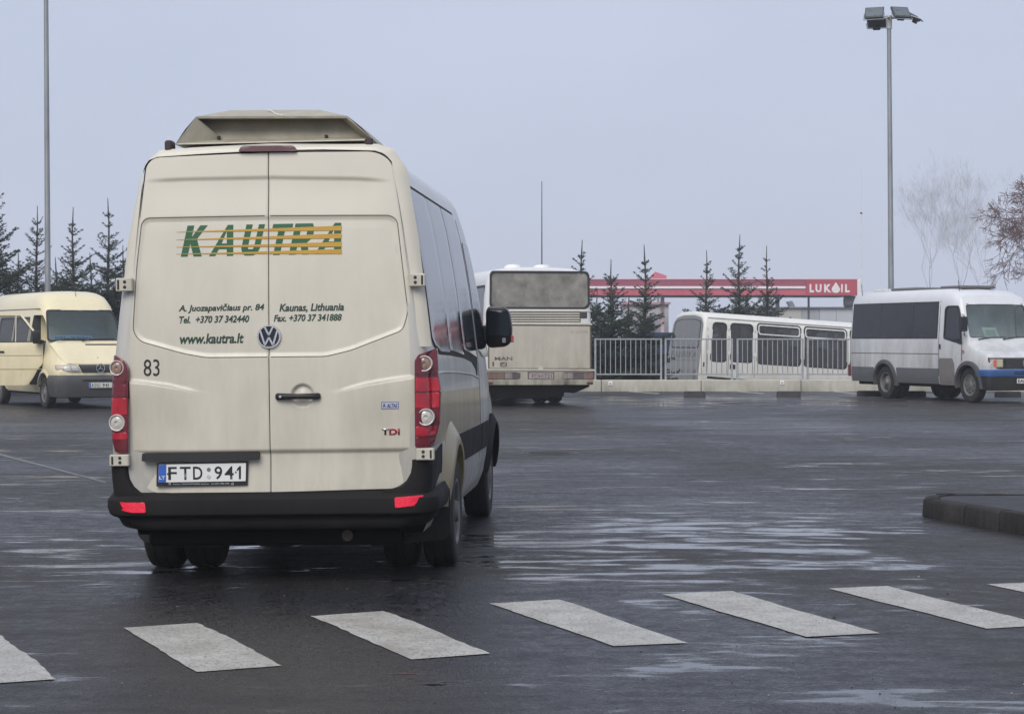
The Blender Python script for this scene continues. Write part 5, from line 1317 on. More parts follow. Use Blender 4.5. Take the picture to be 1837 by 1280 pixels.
for y, zt, ws in ((-0.0, 0.90, 0.78), (-0.06, 0.97, 0.92), (-0.22, 1.10, 0.985), (-0.50, 1.28, 1.0), (-0.80, 1.46, 1.0), (-1.10, 1.84, 1.0), (-1.36, 2.16, 1.0), (-1.55, 2.42, 1.0), (-1.80, 2.56, 1.0), (-2.1, 2.61, 1.0), (-4.0, 2.61, 1.0), (-5.5, 2.61, 1.0), (-5.6, 2.58, 0.97)):
    rg.append(section(HWS, 2.61, y, zt if zt < 2.61 else None, ws, zs=0.72))
b = MB(); b.loft(rg); sb_ = b.build('body', M_YEL, spr)
WSO = rpoly([(-0.875, 1.485), (0.875, 1.485), (0.745, 2.16), (-0.745, 2.16)], 0.07, 4)
def hwS(z): return interp(HWS, z)
dopen = rpoly([(-1.02, 0.50), (-2.02, 0.50), (-2.02, 2.06), (-1.48, 2.06), (-1.30, 1.90), (-1.08, 1.50), (-1.0, 1.2)], 0.05, 3)
c_ = MB(); c_.prism([(-0.95, 0.62), (-5.3, 0.62), (-5.3, 2.35), (-1.95, 2.35), (-1.42, 1.98), (-1.10, 1.48), (-0.95, 1.40)], lambda u, v: (-0.80, u, v), (1.60, 0, 0))
cuts = [(c_, M_CAB), (front_prism(WSO, -2.0, 0.5), M_YEL), (side_prism(dopen, 0.7, 1.2), M_CAB),
        (cyl_cut(-0.92, 0.36, 0.42, 0.6, 1.2), M_DARK), (cyl_cut(-0.92, 0.36, 0.42, -1.2, -0.6), M_DARK), (cyl_cut(-4.45, 0.34, 0.42, 0.6, 1.2), M_DARK), (cyl_cut(-4.45, 0.34, 0.42, -1.2, -0.6), M_DARK)]
for a, c in ((-2.25, -3.35), (-3.5, -4.6)): cuts.append((side_prism(rpoly([(a, 1.35), (c, 1.35), (c, 2.0), (a, 2.0)], 0.08, 3), -1.3, 1.3), M_YEL))
boolean(sb_, cuts, None)
M_WG = glass('windscreen_glass', (0.42, 0.54, 0.64), dust_sheen=(0.07, 0.11, 0.18), dust_sheen_amt=0.18)  # bluish film colour paints the sky's reflection on the glass
def WSy(z): return interp([(1.46, -0.80), (1.84, -1.10), (2.16, -1.36)], z)
WSf = lambda off: (lambda x, z: (x, WSy(z) - 0.05 * (abs(x) / 0.86) ** 3 + off, z))
b = MB(); b.panel(grow(WSO, 0.012), WSf(-0.004), 0.08, 0.06, 0.015, (0, -1, 0)); ws_ = b.build('windscreen', M_WG, spr); ring_frame(WSO, 0.04, WSf(0.004), (0, -0.03, 0), M_RUBB, ws_)
b = MB(); b.box(-0.80, 0.80, -1.35, -0.97, 1.30, 1.45, bev=0.04); b.build('dashboard', mat('dash_dark', (0.03, 0.03, 0.033), 0.7), spr)
def sp(px, py, y): return SPR.at(px, py, y)
q = [sp(93, 609, -0.93), sp(167, 608, -0.93), sp(165, 602, -0.93), sp(130, 600, -0.93), sp(94, 602, -0.93)]
b = MB(); b.prism(q, lambda u, v: (u, -0.90 - (v - 1.5) * 0.6, v), (0, -0.01, 0)); sg = b.build('route_board', mat('route_board_white', (0.80, 0.84, 0.80), 0.6), spr)
(x0, z0), (x1, z1) = sp(97, 608.6, -0.98), sp(162, 604, -0.98)
lettering('ALYTUS — DRUSKININKAI', lambda x, z: (x, -0.897 - (z - 1.5) * 0.6, z), x0, x1, min(z0, z1), max(z0, z1), mat('route_ink', (0.05, 0.12, 0.10), 0.6), sg, bold=0.02)
b = MB(); b.tube([(0.15, -0.76, 1.475), (-0.1, -0.80, 1.52), (-0.62, -0.82, 1.525)], 0.012, 6); b.tube([(0.75, -0.78, 1.48), (0.5, -0.80, 1.52), (0.05, -0.80, 1.515)], 0.012, 6); b.build('wiper', M_INK, spr)
for s_ in (-1, 1):
    b = MB(); b.box(s_ * 0.42 - 0.25, s_ * 0.42 + 0.25, -2.25, -1.75, 0.7, 1.15, bev=0.05); b.box(s_ * 0.42 - 0.24, s_ * 0.42 + 0.24, -2.35, -2.22, 1.1, 1.75, bev=0.05); b.box(s_ * 0.42 - 0.13, s_ * 0.42 + 0.13, -2.33, -2.24, 1.76, 1.95, bev=0.04); b.build('seat', M_SEAT, spr)
def nose(x, z, off=0.0):     # skin of the nose and bonnet
    y = interp([(0.55, 0.0), (0.90, -0.0), (0.97, -0.06), (1.10, -0.22), (1.28, -0.50), (1.46, -0.80)], z)
    ax = abs(x); y -= 0.22 * max(0, (ax - 0.62) / 0.34) ** 2
    return (x, y + off, z)
def NP(pts, m, name, off, dp=0.04, rad=0.02, bev=0.004, parent=spr, du=0.05, dv=0.05):
    b = MB(); b.panel(rpoly(pts, rad, 3), lambda x, z: nose(x, z, off), du, dv, dp, (0, -1, 0), bev); return b.build(name, m, parent, smooth=40)
bn = NP([(-0.70, 0.985), (0.70, 0.985), (0.80, 1.12), (0.86, 1.44), (-0.86, 1.44), (-0.80, 1.12)], M_YEL, 'bonnet', 0.014, 0.02, 0.03, 0.006)
NP([(-0.70, 1.385), (0.10, 1.385), (0.10, 1.415), (-0.70, 1.415)], M_BLK, 'bonnet_vent', 0.018, 0.01, 0.005, parent=bn)
NP([(-0.05, 1.10), (-0.015, 1.10), (-0.015, 1.125), (-0.05, 1.125)], M_CHROME, 'bonnet_badge', 0.022, 0.01, 0.01, parent=bn)
grl = NP([(-0.40, 0.80), (0.40, 0.80), (0.47, 0.965), (-0.47, 0.965)], M_BLK, 'grille', 0.030, 0.05, 0.02)
for k in range(4): NP([(-0.42, 0.822 + k * 0.036), (0.42, 0.822 + k * 0.036), (0.42, 0.838 + k * 0.036), (-0.42, 0.838 + k * 0.036)], mat('grille_grey', (0.09, 0.09, 0.095), 0.5), 'grille_slat', 0.045, 0.02, 0.003, parent=grl, dv=0.2)
def star(parent, cx, y, cz, r, s_=1):
    T = lambda u, v, h: (cx + u, y + h * s_, cz + v)
    b = MB(); b.lathe([(r, 0), (r, 0.02), (r * 0.86, 0.02), (r * 0.86, 0)], T, 32)
    for k in range(3):
        a = R(90 + 120 * k); d = Vector((math.cos(a), math.sin(a))); n_ = Vector((-d.y, d.x))
        b.prism([tuple(n_ * r * 0.14), tuple(d * r * 0.9), tuple(-n_ * r * 0.14), tuple(-d * r * 0.08)], lambda u, v: T(u, v, 0.002), (0, s_ * 0.012, 0))
    return b.build('star_emblem', M_CHROME, parent, smooth=30)
star(grl, 0.0, 0.055, 0.885, 0.10)
for s_ in (-1, 1):
    hl = NP([(s_ * 0.43, 0.805), (s_ * 0.86, 0.815), (s_ * 0.93, 0.86), (s_ * 0.93, 0.955), (s_ * 0.50, 0.965)], mat('lamp_housing', (0.35, 0.34, 0.32), 0.25, coat=0.5), 'headlight', 0.025, 0.04, 0.02)
    NP([(s_ * 0.47, 0.83), (s_ * 0.62, 0.83), (s_ * 0.64, 0.945), (s_ * 0.52, 0.945)], M_CLEAR, 'headlight_lens', 0.034, 0.02, 0.03, parent=hl)
    NP([(s_ * 0.66, 0.83), (s_ * 0.78, 0.835), (s_ * 0.78, 0.945), (s_ * 0.66, 0.945)], M_CLEAR, 'headlight_lens', 0.032, 0.02, 0.02, parent=hl)
    NP([(s_ * 0.81, 0.835), (s_ * 0.91, 0.86), (s_ * 0.91, 0.945), (s_ * 0.81, 0.945)], mat('indicator_pale', (0.50, 0.40, 0.32), 0.2), 'indicator', 0.032, 0.02, 0.02, parent=hl)
def sweepb(prof, hwd, rc, ylen, m, parent, name):
    path_ = [(-hwd, -ylen, 1, 0)] + [(-hwd + rc * (1 - math.cos(R(90) * k / 6)), -rc * (1 - math.sin(R(90) * k / 6)), math.cos(R(90) * k / 6), math.sin(R(90) * k / 6)) for k in range(7)]
    path_ += [(-x, y, -nx, ny) for x, y, nx, ny in reversed(path_)]
    b = MB(); b.loft([[(x - nx * o_ * 1, y + ny * o_, z) for o_, z in prof] for x, y, nx, ny in path_]); return b.build(name, m, parent, smooth=35)
bmp = sweepb([(-0.05, 0.24), (0.0, 0.26), (0.03, 0.36), (0.06, 0.50), (0.07, 0.60), (0.06, 0.69), (0.035, 0.73), (-0.03, 0.74)], 0.935, 0.22, 0.55, M_BMP, spr, 'bumper')
b = MB(); b.box(-0.40, 0.40, 0.055, 0.075, 0.60, 0.64, bev=0.006); b.build('bumper_slot', M_INK, bmp)
pl_ = MB(); pl_.box(-0.26, 0.26, 0.072, 0.085, 0.455, 0.57, bev=0.004); plo = pl_.build('number_plate', mat('plate_offwhite', (0.62, 0.62, 0.57), 0.4), bmp)
for i, ch in enumerate('AOU:941'):
    x0 = 0.205 - i * 0.062; w_ = 0.045 if ch not in ':1' else 0.014
    lettering(ch, lambda x, z: (x, 0.087, z), x0, x0 - w_, 0.472, 0.555, M_INK, bmp, name='plate_lettering', bold=0.02)
b = MB(); b.add([(0.258, 0.0865, 0.457), (0.222, 0.0865, 0.457), (0.222, 0.0865, 0.568), (0.258, 0.0865, 0.568)], [(0, 1, 2, 3)]); b.build('plate_band', M_BLUEP, bmp, smooth=0)
b = MB(); b.tube([(-0.02, -1.72, 2.50), (-0.02, -1.50, 2.24)], [0.012, 0.012], 6); b.tube([(0.0, -1.60, 2.32), (0.0, -1.78, 2.76)], 0.006, 5); b.build('aerial', M_INK, spr)
# roof joint
b = MB()
for s_ in (-1, 1): b.tube([(s_ * (hwS(2.2) + 0.004), y, 2.20) for y in (-1.62, -3, -5.5)], 0.012, 6)
b.build('roof_joint', mat('joint_brown', (0.25, 0.21, 0.14), 0.6), spr)
for s_ in (1, -1):
    b = MB(); pts = [(-0.97, 0.75), (-0.60, 0.76), (-0.34, 0.80)]
    for yw in (-0.92, -4.45):
        b2 = MB(); rr_ = []
        for k in range(21):
            a = R(180) * k / 20
            pt = lambda r, o: (s_ * (hwS(0.36 + r * math.sin(a)) + o), yw + r * math.cos(a), 0.36 + r * math.sin(a))
            rr_.append([pt(0.42, -0.04), pt(0.42, 0.022), pt(0.47, 0.022), pt(0.50, 0.0), pt(0.5, -0.04)])
        b2.loft(rr_); b2.build('wheel_arch', M_YEL, spr, smooth=50)
    wheel(spr, s_ * 0.86, -0.92, 0.335, 0.20, s_, steer=R(0), dish=0.03); wheel(spr, s_ * 0.86, -4.45, 0.335, 0.20, s_, dish=0.03)
b = MB(); b.box(-0.75, 0.75, -5.3, -0.25, 0.28, 0.40, bev=0.02); b.build('chassis', M_DARK, spr)
M_SG2 = glass('side_window_glass', (0.40, 0.42, 0.44), dust_sheen_amt=0.10)
for s_ in (-1, 1):
    for a, c in ((-2.25, -3.35), (-3.5, -4.6)):
        q = rpoly([(a, 1.35), (c, 1.35), (c, 2.0), (a, 2.0)], 0.08, 3)
        b = MB(); b.panel(q, lambda y, z, s_=s_: (s_ * (hwS(z) - 0.01), y, z), 0.3, 0.15, 0.01, (-s_, 0, 0)); wp = b.build('window', M_SG2, spr); ring_frame(q, 0.05, lambda y, z, s_=s_: (s_ * (hwS(z) + 0.004), y, z), (-s_ * 0.03, 0, 0), M_RUBB, wp)
b = MB(); q = rpoly([(-1.15, 1.5), (-1.98, 1.45), (-1.98, 2.03), (-1.5, 2.03)], 0.05, 3); b.panel(q, lambda y, z: (-(hwS(z) + 0.004), y, z), 0.3, 0.15, 0.01, (1, 0, 0)); b.build('window', M_DGLASS, spr)
# the open door: hinged at the front edge, swung out
dr_ = bpy.data.objects.new('open_door', None); C.objects.link(dr_); dr_.parent = spr
dr_.location = (0.965, -0.96, 0); dr_.rotation_euler = (0, 0, R(66))
# door's own frame: -y runs from the hinge to its rear edge, +x is its outer face
dout = rpoly([(0.0, 1.50), (0.0, 0.98), (-0.12, 0.86), (-0.22, 0.66), (-0.34, 0.50), (-1.05, 0.50), (-1.05, 2.06), (-0.62, 2.08), (-0.50, 2.05)], [0.02, 0.08, 0.05, 0.08, 0.04, 0.05, 0.05, 0.08, 0.08], 4)
def dface(off): return lambda y, z: (off - max(0, z - 1.35) * 0.16 - max(0, 0.9 - z) * 0.03, y, z)
lower = [p for p in dout]
b = MB(); q = rpoly([(-0.01, 1.45), (0.0, 0.98), (-0.12, 0.86), (-0.22, 0.66), (-0.34, 0.50), (-1.05, 0.50), (-1.05, 1.44)], [0.01, 0.08, 0.05, 0.08, 0.04, 0.05, 0.01], 4)
b.panel(q, dface(0.0), 0.06, 0.06, 0.055, (-1, 0, 0), 0.008); b.panel(list(reversed(q)), dface(-0.056), 0.06, 0.06, 0.001, (1, 0, 0)); b.build('door_skin', M_YEL, dr_, smooth=40)
wf = [(0.0, 1.44), (-0.50, 2.06), (-1.04, 2.06), (-1.04, 1.44)]
b = MB()
for p, q2 in zip(wf, wf[1:]):
    rr_ = []
    for (y, z) in (p, q2):
        x0 = dface(0)(y, z)[0]; dy, dz = (0.0, 0.022) if abs(p[1] - q2[1]) < 0.1 else (0.025, 0.0)
        rr_.append([(x0 - 0.045, y - dy, z - dz), (x0, y - dy, z - dz), (x0, y + dy, z + dz), (x0 - 0.045, y + dy, z + dz)])
    b.loft(rr_)
b.build('window_surround', M_YEL, dr_, smooth=0)
wq = [(-0.06, 1.455), (-0.52, 2.035), (-1.015, 2.035), (-1.015, 1.455)]
b = MB(); b.panel(wq, dface(-0.02), 0.2, 0.1, 0.004, (-1, 0, 0)); dwn = b.build('window', M_SG2, dr_); ring_frame(wq, 0.035, dface(-0.004), (-0.02, 0, 0), M_RUBB, dwn)
b = MB(); b.loft([[(dface(0.004)(y + d_, z)[0], y + d_, z) for d_ in (-0.012, 0.012)] + [(dface(-0.03)(y + d_, z)[0], y + d_, z) for d_ in (0.012, -0.012)] for y, z in ((-0.60, 1.46), (-0.60, 2.04))]); b.build('window_bar', mat('bar_grey', (0.5, 0.48, 0.40), 0.5), dwn)
b = MB(); b.box(0.0, 0.03, -1.0, -0.84, 1.22, 1.26, bev=0.01); b.build('door_handle', M_BLK, dr_)
for z in (1.16, 0.86): b = MB(); b.tube([(0.001, -0.02, z), (0.001, -1.03, z)], 0.008, 5); b.build('pressed_line', mat('yellow_shade_line', (0.42, 0.36, 0.21), 0.5), dr_)
b = MB(); b.box(-0.01, 0.10, -0.12, 0.02, 1.42, 1.50, bev=0.01); b.build('mirror_arm', M_BLK, dr_)
b = MB(); ro = rpoly([(0, 0), (0.22, 0), (0.24, 0.28), (0.03, 0.30)], 0.04, 3); b.loft([[(0.06 + u, yy, 1.42 + v) for u, v in (ro if k == 1 else grow(ro, -0.03))] for yy, k in ((-0.20, 0), (-0.18, 1), (-0.08, 1), (-0.04, 0))]); b.build('mirror_housing', M_BLK, dr_, smooth=40)

# --- white and grey minibus at the right ---------------------------------
fwd = Vector((math.sin(R(21)), -math.cos(R(21)))); xax = Vector((-math.cos(R(21)), -math.sin(R(21))))
Pw = Vector(((1740 - HX) / F * 48.0, 48.0)); O = Pw - xax * 1.02 + fwd * 0.78
VAR = Frame((O.x, O.y, 0), R(201))
M_VW = mat('minibus_white', (0.70, 0.71, 0.73), 0.3, var=0.03, dirt=((0.20, 0.18, 0.16), 1.0, 2.2, 0.3, 2.4), coat=0.3)
M_VG = mat('minibus_grey_sill', (0.11, 0.12, 0.13), 0.6, var=0.12, dirt=((0.13, 0.12, 0.11), 0.8, 3, 0.2, 1.0))
M_VGB = mat('muddy_skirt', (0.18, 0.165, 0.155), 0.7, var=0.12)
var_ = thing('small_bus', 'white minibus with grey lower band and tinted side windows parked at the right edge', 'minibus', mtx=VAR.M)
HWW = [(0.42, 1.02), (0.6, 1.05), (1.0, 1.06), (1.5, 1.055), (2.0, 1.02), (2.4, 0.995), (2.52, 0.975), (2.64, 0.93), (2.71, 0.86), (2.755, 0.72), (2.775, 0)]
def hwW(z): return interp(HWW, z)
rg = []
for y, zt, ws in ((-0.0, 1.05, 0.93), (-0.08, 1.14, 0.955), (-0.35, 1.25, 0.97), (-0.70, 1.36, 0.985), (-0.92, 1.50, 0.99), (-1.10, 1.95, 0.99), (-1.22, 2.35, 1.0), (-1.35, 2.60, 1.0), (-1.6, 2.70, 1.0), (-2.1, 2.775, 1.0), (-4.5, 2.775, 1.0), (-6.2, 2.775, 1.0), (-6.3, 2.72, 0.97)):
    rg.append(section(HWW, 2.775, y, zt if zt < 2.775 else None, ws, zs=0.80))
b = MB(); b.loft(rg); vb = b.build('body', M_VW, var_)
VWS = rpoly([(-0.90, 1.55), (0.90, 1.55), (0.84, 2.36), (-0.84, 2.36)], 0.08, 4)
VDW = rpoly([(-1.12, 1.42), (-1.85, 1.55), (-1.85, 2.26), (-1.75, 2.32), (-1.32, 2.32), (-1.22, 2.1)], 0.06, 3)
sw = [(-2.16, -3.25), (-3.27, -4.75), (-4.77, -6.16)]
swo = [[(a, 1.56), (c, 1.56), (c, 2.42), (a, 2.42)] for a, c in sw]
c_ = MB(); c_.prism([(-0.98, 1.0), (-6.1, 1.0), (-6.1, 2.55), (-1.6, 2.55), (-1.40, 2.45), (-1.14, 1.62), (-0.98, 1.5)], lambda u, v: (-0.91, u, v), (1.82, 0, 0))
AF, AR = -0.80, -4.55
cuts = [(c_, M_CAB), (front_prism(VWS, -2.0, 0.5), M_VW), (side_prism(VDW, -2, 2), M_VW)]
cuts += [(side_prism(grow(q, -0.03), -2, 2), M_CAB) for q in swo]
for ya in (AF, AR): cuts += [(cyl_cut(ya, 0.42, 0.50, 0.55, 1.3), M_DARK), (cyl_cut(ya, 0.42, 0.50, -1.3, -0.55), M_DARK)]
boolean(vb, cuts, None)
M_VGL = glass('tinted_bus_glass', (0.15, 0.15, 0.17), dust_sheen=(0.10, 0.10, 0.13), dust_sheen_amt=0.28, rough=0.08)
M_VWG = glass('green_windscreen', (0.74, 0.84, 0.84), dust_sheen=(0.26, 0.31, 0.31), dust_sheen_amt=0.22)
for s_ in (-1, 1):
    b = MB(); b.panel([(-2.10, 1.53), (-6.2, 1.53), (-6.2, 2.45), (-2.10, 2.45)], lambda y, z: (s_ * (hwW(z) + 0.004), y, z), 3, 0.1, 0.012, (-s_, 0, 0)) if False else None
    for q in swo:
        b = MB(); b.panel([(p[0], p[1]) for p in q], lambda y, z: (s_ * (hwW(z) + 0.010), y, z), 0.4, 0.1, 0.012, (-s_, 0, 0)); wp = b.build('side_window', M_VGL, var_)
        ring_frame(q, 0.05, lambda y, z: (s_ * (hwW(z) + 0.008), y, z), (-s_ * 0.01, 0, 0), M_RUBB, wp)
    b = MB(); b.panel(VDW, lambda y, z: (s_ * (hwW(z) - 0.012), y, z), 0.2, 0.1, 0.01, (-s_, 0, 0)); dw_ = b.build('door_window', M_VGL, var_); ring_frame(VDW, 0.05, lambda y, z: (s_ * (hwW(z) + 0.006), y, z), (-s_ * 0.03, 0, 0), M_RUBB, dw_)
    b = MB(); b.panel([(-2.06, 0.62), (-2.075, 0.62), (-2.075, 2.46), (-2.06, 2.46)], lambda y, z: (s_ * (hwW(z) + 0.003), y, z), 0.1, 0.2, 0.006, (-s_, 0, 0)); b.build('door_gap', M_GAP, var_)
    b = MB(); b.panel([(-1.07, 1.0), (-1.085, 1.0), (-1.085, 1.5), (-1.07, 1.5)], lambda y, z: (s_ * (hwW(z) + 0.003), y, z), 0.1, 0.2, 0.006, (-s_, 0, 0)); b.build('door_gap', M_GAP, var_)
    b = MB(); b.panel([(-2.08, 0.42), (-3.97, 0.42), (-4.02, 0.80), (-2.08, 0.80)], lambda y, z: (s_ * (hwW(z) + 0.006), y, z), 0.5, 0.1, 0.02, (-s_, 0, 0), 0.004); b.build('sill_panel', M_VG, var_)
    b = MB(); b.panel([(-5.12, 0.42), (-6.2, 0.42), (-6.2, 0.80), (-5.08, 0.80)], lambda y, z: (s_ * (hwW(z) + 0.006), y, z), 0.5, 0.1, 0.02, (-s_, 0, 0), 0.004); b.build('sill_panel', M_VG, var_)
    b = MB(); b.panel(rpoly([(-1.38, 0.40), (-2.05, 0.40), (-2.05, 1.06), (-1.46, 1.06), (-1.38, 0.90)], 0.05, 3), lambda y, z: (s_ * (hwW(z) + 0.012), y, z), 0.1, 0.1, 0.02, (-s_, 0, 0), 0.006); b.build('step_panel', M_VGB, var_)
    b = MB(); b.tube([(s_ * (hwW(1.16) + 0.002), y, 1.16) for y in (-2.08, -4, -6.2)], 0.008, 5); b.build('pressed_line', M_SEAM, var_)
    b = MB(); b.box(*sorted((s_ * (hwW(1.35) + 0.002), s_ * (hwW(1.35) + 0.025))), -2.02, -1.97, 1.28, 1.40, bev=0.006); b.build('door_handle', M_BLK, var_)
    b = MB(); b.box(*sorted((s_ * (hwW(1.2) + 0.002), s_ * (hwW(1.2) + 0.02))), -1.03, -0.97, 1.20, 1.26, bev=0.006); b.build('side_indicator', mat('repeater_orange', (0.45, 0.12, 0.05), 0.3), var_)
    for ya in (AF, AR):
        b2 = MB(); rr_ = []
        for k in range(21):
            a = R(-8 + 196 * k / 20)
            pt = lambda r, o: (s_ * (hwW(max(0.42, 0.42 + r * math.sin(a))) + o), ya + r * math.cos(a), 0.42 + r * math.sin(a))
            rr_.append([pt(0.48, -0.06), pt(0.48, 0.05), pt(0.52, 0.055), pt(0.58, 0.03), pt(0.58, -0.04)])
        b2.loft(rr_); b2.build('wheel_arch', M_BMP, var_, smooth=50)
    wheel(var_, s_ * 0.91, AF, 0.415, 0.235, s_, dish=0.03); wheel(var_, s_ * 0.93, AR, 0.415, 0.23, s_, dish=0.10); wheel(var_, s_ * 0.66, AR, 0.415, 0.23, s_)
    b = MB(); b.box(*sorted((s_ * 1.05, s_ * 1.27)), -0.88, -0.80, 1.70, 2.06, bev=0.03); mh_ = b.build('mirror', M_INK, var_)
    b = MB(); b.tube([(s_ * 0.98, -1.16, 2.12), (s_ * 1.14, -0.84, 2.08), (s_ * 1.14, -0.84, 1.7), (s_ * 1.0, -1.06, 1.62)], 0.012, 6); b.build('mirror_arm', M_INK, mh_)
yws = lambda z: interp([(1.50, -0.92), (1.95, -1.10), (2.35, -1.22)], z)
VF = lambda off: (lambda x, z: (x, yws(z) - 0.05 * (abs(x) / 0.9) ** 3 + off, z))
b = MB(); b.panel(grow(VWS, 0.012), VF(-0.004), 0.1, 0.08, 0.015, (0, -1, 0)); vws = b.build('windscreen', M_VWG, var_); ring_frame(VWS, 0.045, VF(0.006), (0, -0.03, 0), M_RUBB, vws)
b = MB(); b.box(-0.88, 0.88, -1.6, -1.02, 1.30, 1.50, bev=0.04); b.build('dashboard', mat('dash_grey', (0.16, 0.17, 0.17), 0.7), var_)
b = MB(); b.prism([(0.40, 1.53), (-0.03, 1.53), (0.05, 1.80), (0.45, 1.81)], lambda u, v: (u, -1.02 - (v - 1.5) * 0.42, v), (0, -0.01, 0)); sgn_ = b.build('route_card', mat('route_card_white', (0.72, 0.80, 0.72), 0.6), var_)
for zz in (1.72, 1.67, 1.62): b = MB(); b.prism([(0.36, zz), (0.10, zz), (0.10, zz + 0.012), (0.36, zz + 0.012)], lambda u, v: (u, -1.010 - (v - 1.5) * 0.42, v), (0, -0.002, 0)); b.build('print_line', mat('route_ink', (0, 0, 0)), sgn_)
b = MB(); b.box(-0.30, -0.14, -1.06, -1.04, 1.50, 1.56); b.build('dash_paper', mat('route_card_white', (0, 0, 0)), var_)
b = MB(); b.tube([(0.70, -2.1, 1.0), (0.70, -2.1, 2.5)], 0.02, 8); b.tube([(0.1, -2.1, 1.0), (0.1, -2.1, 2.5)], 0.02, 8); b.build('grab_pole', mat('pole_white', (0.7, 0.7, 0.7), 0.4), var_)
b = MB(); b.tube([(0.7, -0.90, 1.52), (0.3, -0.93, 1.565), (-0.1, -0.93, 1.56)], 0.012, 6); b.tube([(0.0, -0.90, 1.52), (-0.4, -0.93, 1.565), (-0.8, -0.97, 1.56)], 0.012, 6); b.build('wiper', M_INK, var_)
def vn(x, z, off): return (x, interp([(0.6, 0.0), (1.05, 0.0), (1.14, -0.08), (1.25, -0.35)], z) - 0.07 * max(0, (abs(x) - 0.6) / 0.4) ** 2 + off, z)
def VP(pts, m, name, off, dp=0.04, rad=0.02, bev=0.004, parent=var_):
    b = MB(); b.panel(rpoly(pts, rad, 3), lambda x, z: vn(x, z, off), 0.05, 0.05, dp, (0, -1, 0), bev); return b.build(name, m, parent, smooth=40)
vgr = VP([(-0.98, 0.82), (0.98, 0.82), (0.98, 1.08), (-0.98, 1.08)], M_BLK, 'grille', 0.02)
for k in range(5): VP([(-0.55, 0.85 + k * 0.045), (0.55, 0.85 + k * 0.045), (0.55, 0.865 + k * 0.045), (-0.55, 0.865 + k * 0.045)], mat('grille_grey', (0, 0, 0)), 'grille_slat', 0.034, 0.015, 0.002, parent=vgr)
star(vgr, 0.0, 0.05, 0.95, 0.115)
for s_ in (-1, 1):
    hl = VP([(s_ * 0.64, 0.85), (s_ * 0.96, 0.85), (s_ * 0.97, 1.05), (s_ * 0.64, 1.05)], mat('lamp_housing', (0, 0, 0)), 'headlight', 0.03)
    VP([(s_ * 0.66, 0.87), (s_ * 0.80, 0.87), (s_ * 0.80, 1.03), (s_ * 0.66, 1.03)], mat('yellowed_lens', (0.50, 0.44, 0.28), 0.15, coat=0.6), 'headlight_lens', 0.038, 0.02, 0.03, parent=hl)
    VP([(s_ * 0.815, 0.87), (s_ * 0.945, 0.87), (s_ * 0.95, 1.03), (s_ * 0.815, 1.03)], mat('orange_lens', (0.62, 0.13, 0.05), 0.2, coat=0.5), 'indicator', 0.038, 0.02, 0.02, parent=hl)
M_BLU = mat('blue_bumper', (0.04, 0.12, 0.33), 0.45, var=0.12, dirt=((0.08, 0.09, 0.12), 0.6, 4, 0.3, 0.9))
vb1 = sweepb([(-0.04, 0.63), (0.03, 0.63), (0.05, 0.66), (0.05, 0.78), (0.02, 0.80), (-0.04, 0.80)], 1.045, 0.11, 0.45, M_BLU, var_, 'blue_bumper')
for k in range(2): b = MB(); b.box(-0.35, 0.35, 0.045, 0.058, 0.685 + k * 0.045, 0.705 + k * 0.045, bev=0.003); b.build('bumper_slot', M_INK, vb1)
vb2 = sweepb([(-0.10, 0.30), (-0.02, 0.32), (0.01, 0.45), (0.02, 0.62), (-0.04, 0.63)], 1.045, 0.10, 0.4, M_BLK, var_, 'lower_bumper')
b = MB(); b.box(-0.26, 0.26, 0.03, 0.045, 0.47, 0.585, bev=0.004); b.build('number_plate', M_WHITEP, vb2)
lettering('EAK:482', lambda x, z: (x, 0.047, z), 0.235, -0.22, 0.488, 0.57, M_INK, vb2, name='plate_lettering', bold=0.02)
b = MB(); b.box(-0.9, 0.9, -6.1, -0.35, 0.34, 0.46, bev=0.02); b.build('chassis', M_DARK, var_)
b = MB(); b.box(-0.55, 0.5, -6.05, -5.4, 2.74, 2.83, bev=0.03); b.build('roof_vent', mat('vent_pale', (0.55, 0.55, 0.53), 0.5), var_)
for y0, y1 in ((-5.2, -3.9), (-2.9, -1.9)): b = MB(); b.box(-0.5, 0.5, y0, y1, 2.765, 2.84, bev=0.035); b.build('roof_hatch', mat('hatch_dark', (0.12, 0.12, 0.12), 0.5), var_)
b = MB(); b.tube([(0.7, -1.7, 2.68), (0.7, -1.75, 2.95)], 0.008, 5); b.tube([(0.9, -5.9, 2.6), (0.9, -5.95, 2.95)], 0.008, 5); b.build('aerial', M_INK, var_)
for s_ in (-1, 1): b = MB(); b.box(*sorted((s_ * 0.88, s_ * 1.07)), -6.36, -6.28, 0.55, 0.85, bev=0.01); b.build('tail_light', mat('tail_dark_red', (0.12, 0.02, 0.02), 0.4), var_)
for i in range(4):
    for s_ in (-1, 1):
        b = MB(); b.box(s_ * 0.5 - 0.36, s_ * 0.5 + 0.36, -3.0 - i * 0.85, -2.9 - i * 0.85, 1.1, 2.0, bev=0.05); b.build('seat', M_SEAT, var_)
b = MB(); b.box(0.45 - 0.24, 0.45 + 0.24, -2.2, -2.08, 1.1, 1.95, bev=0.05); b.box(-0.45 - 0.24, -0.45 + 0.24, -2.2, -2.08, 1.1, 1.95, bev=0.05); b.build('cab_seat', M_SEAT, var_)
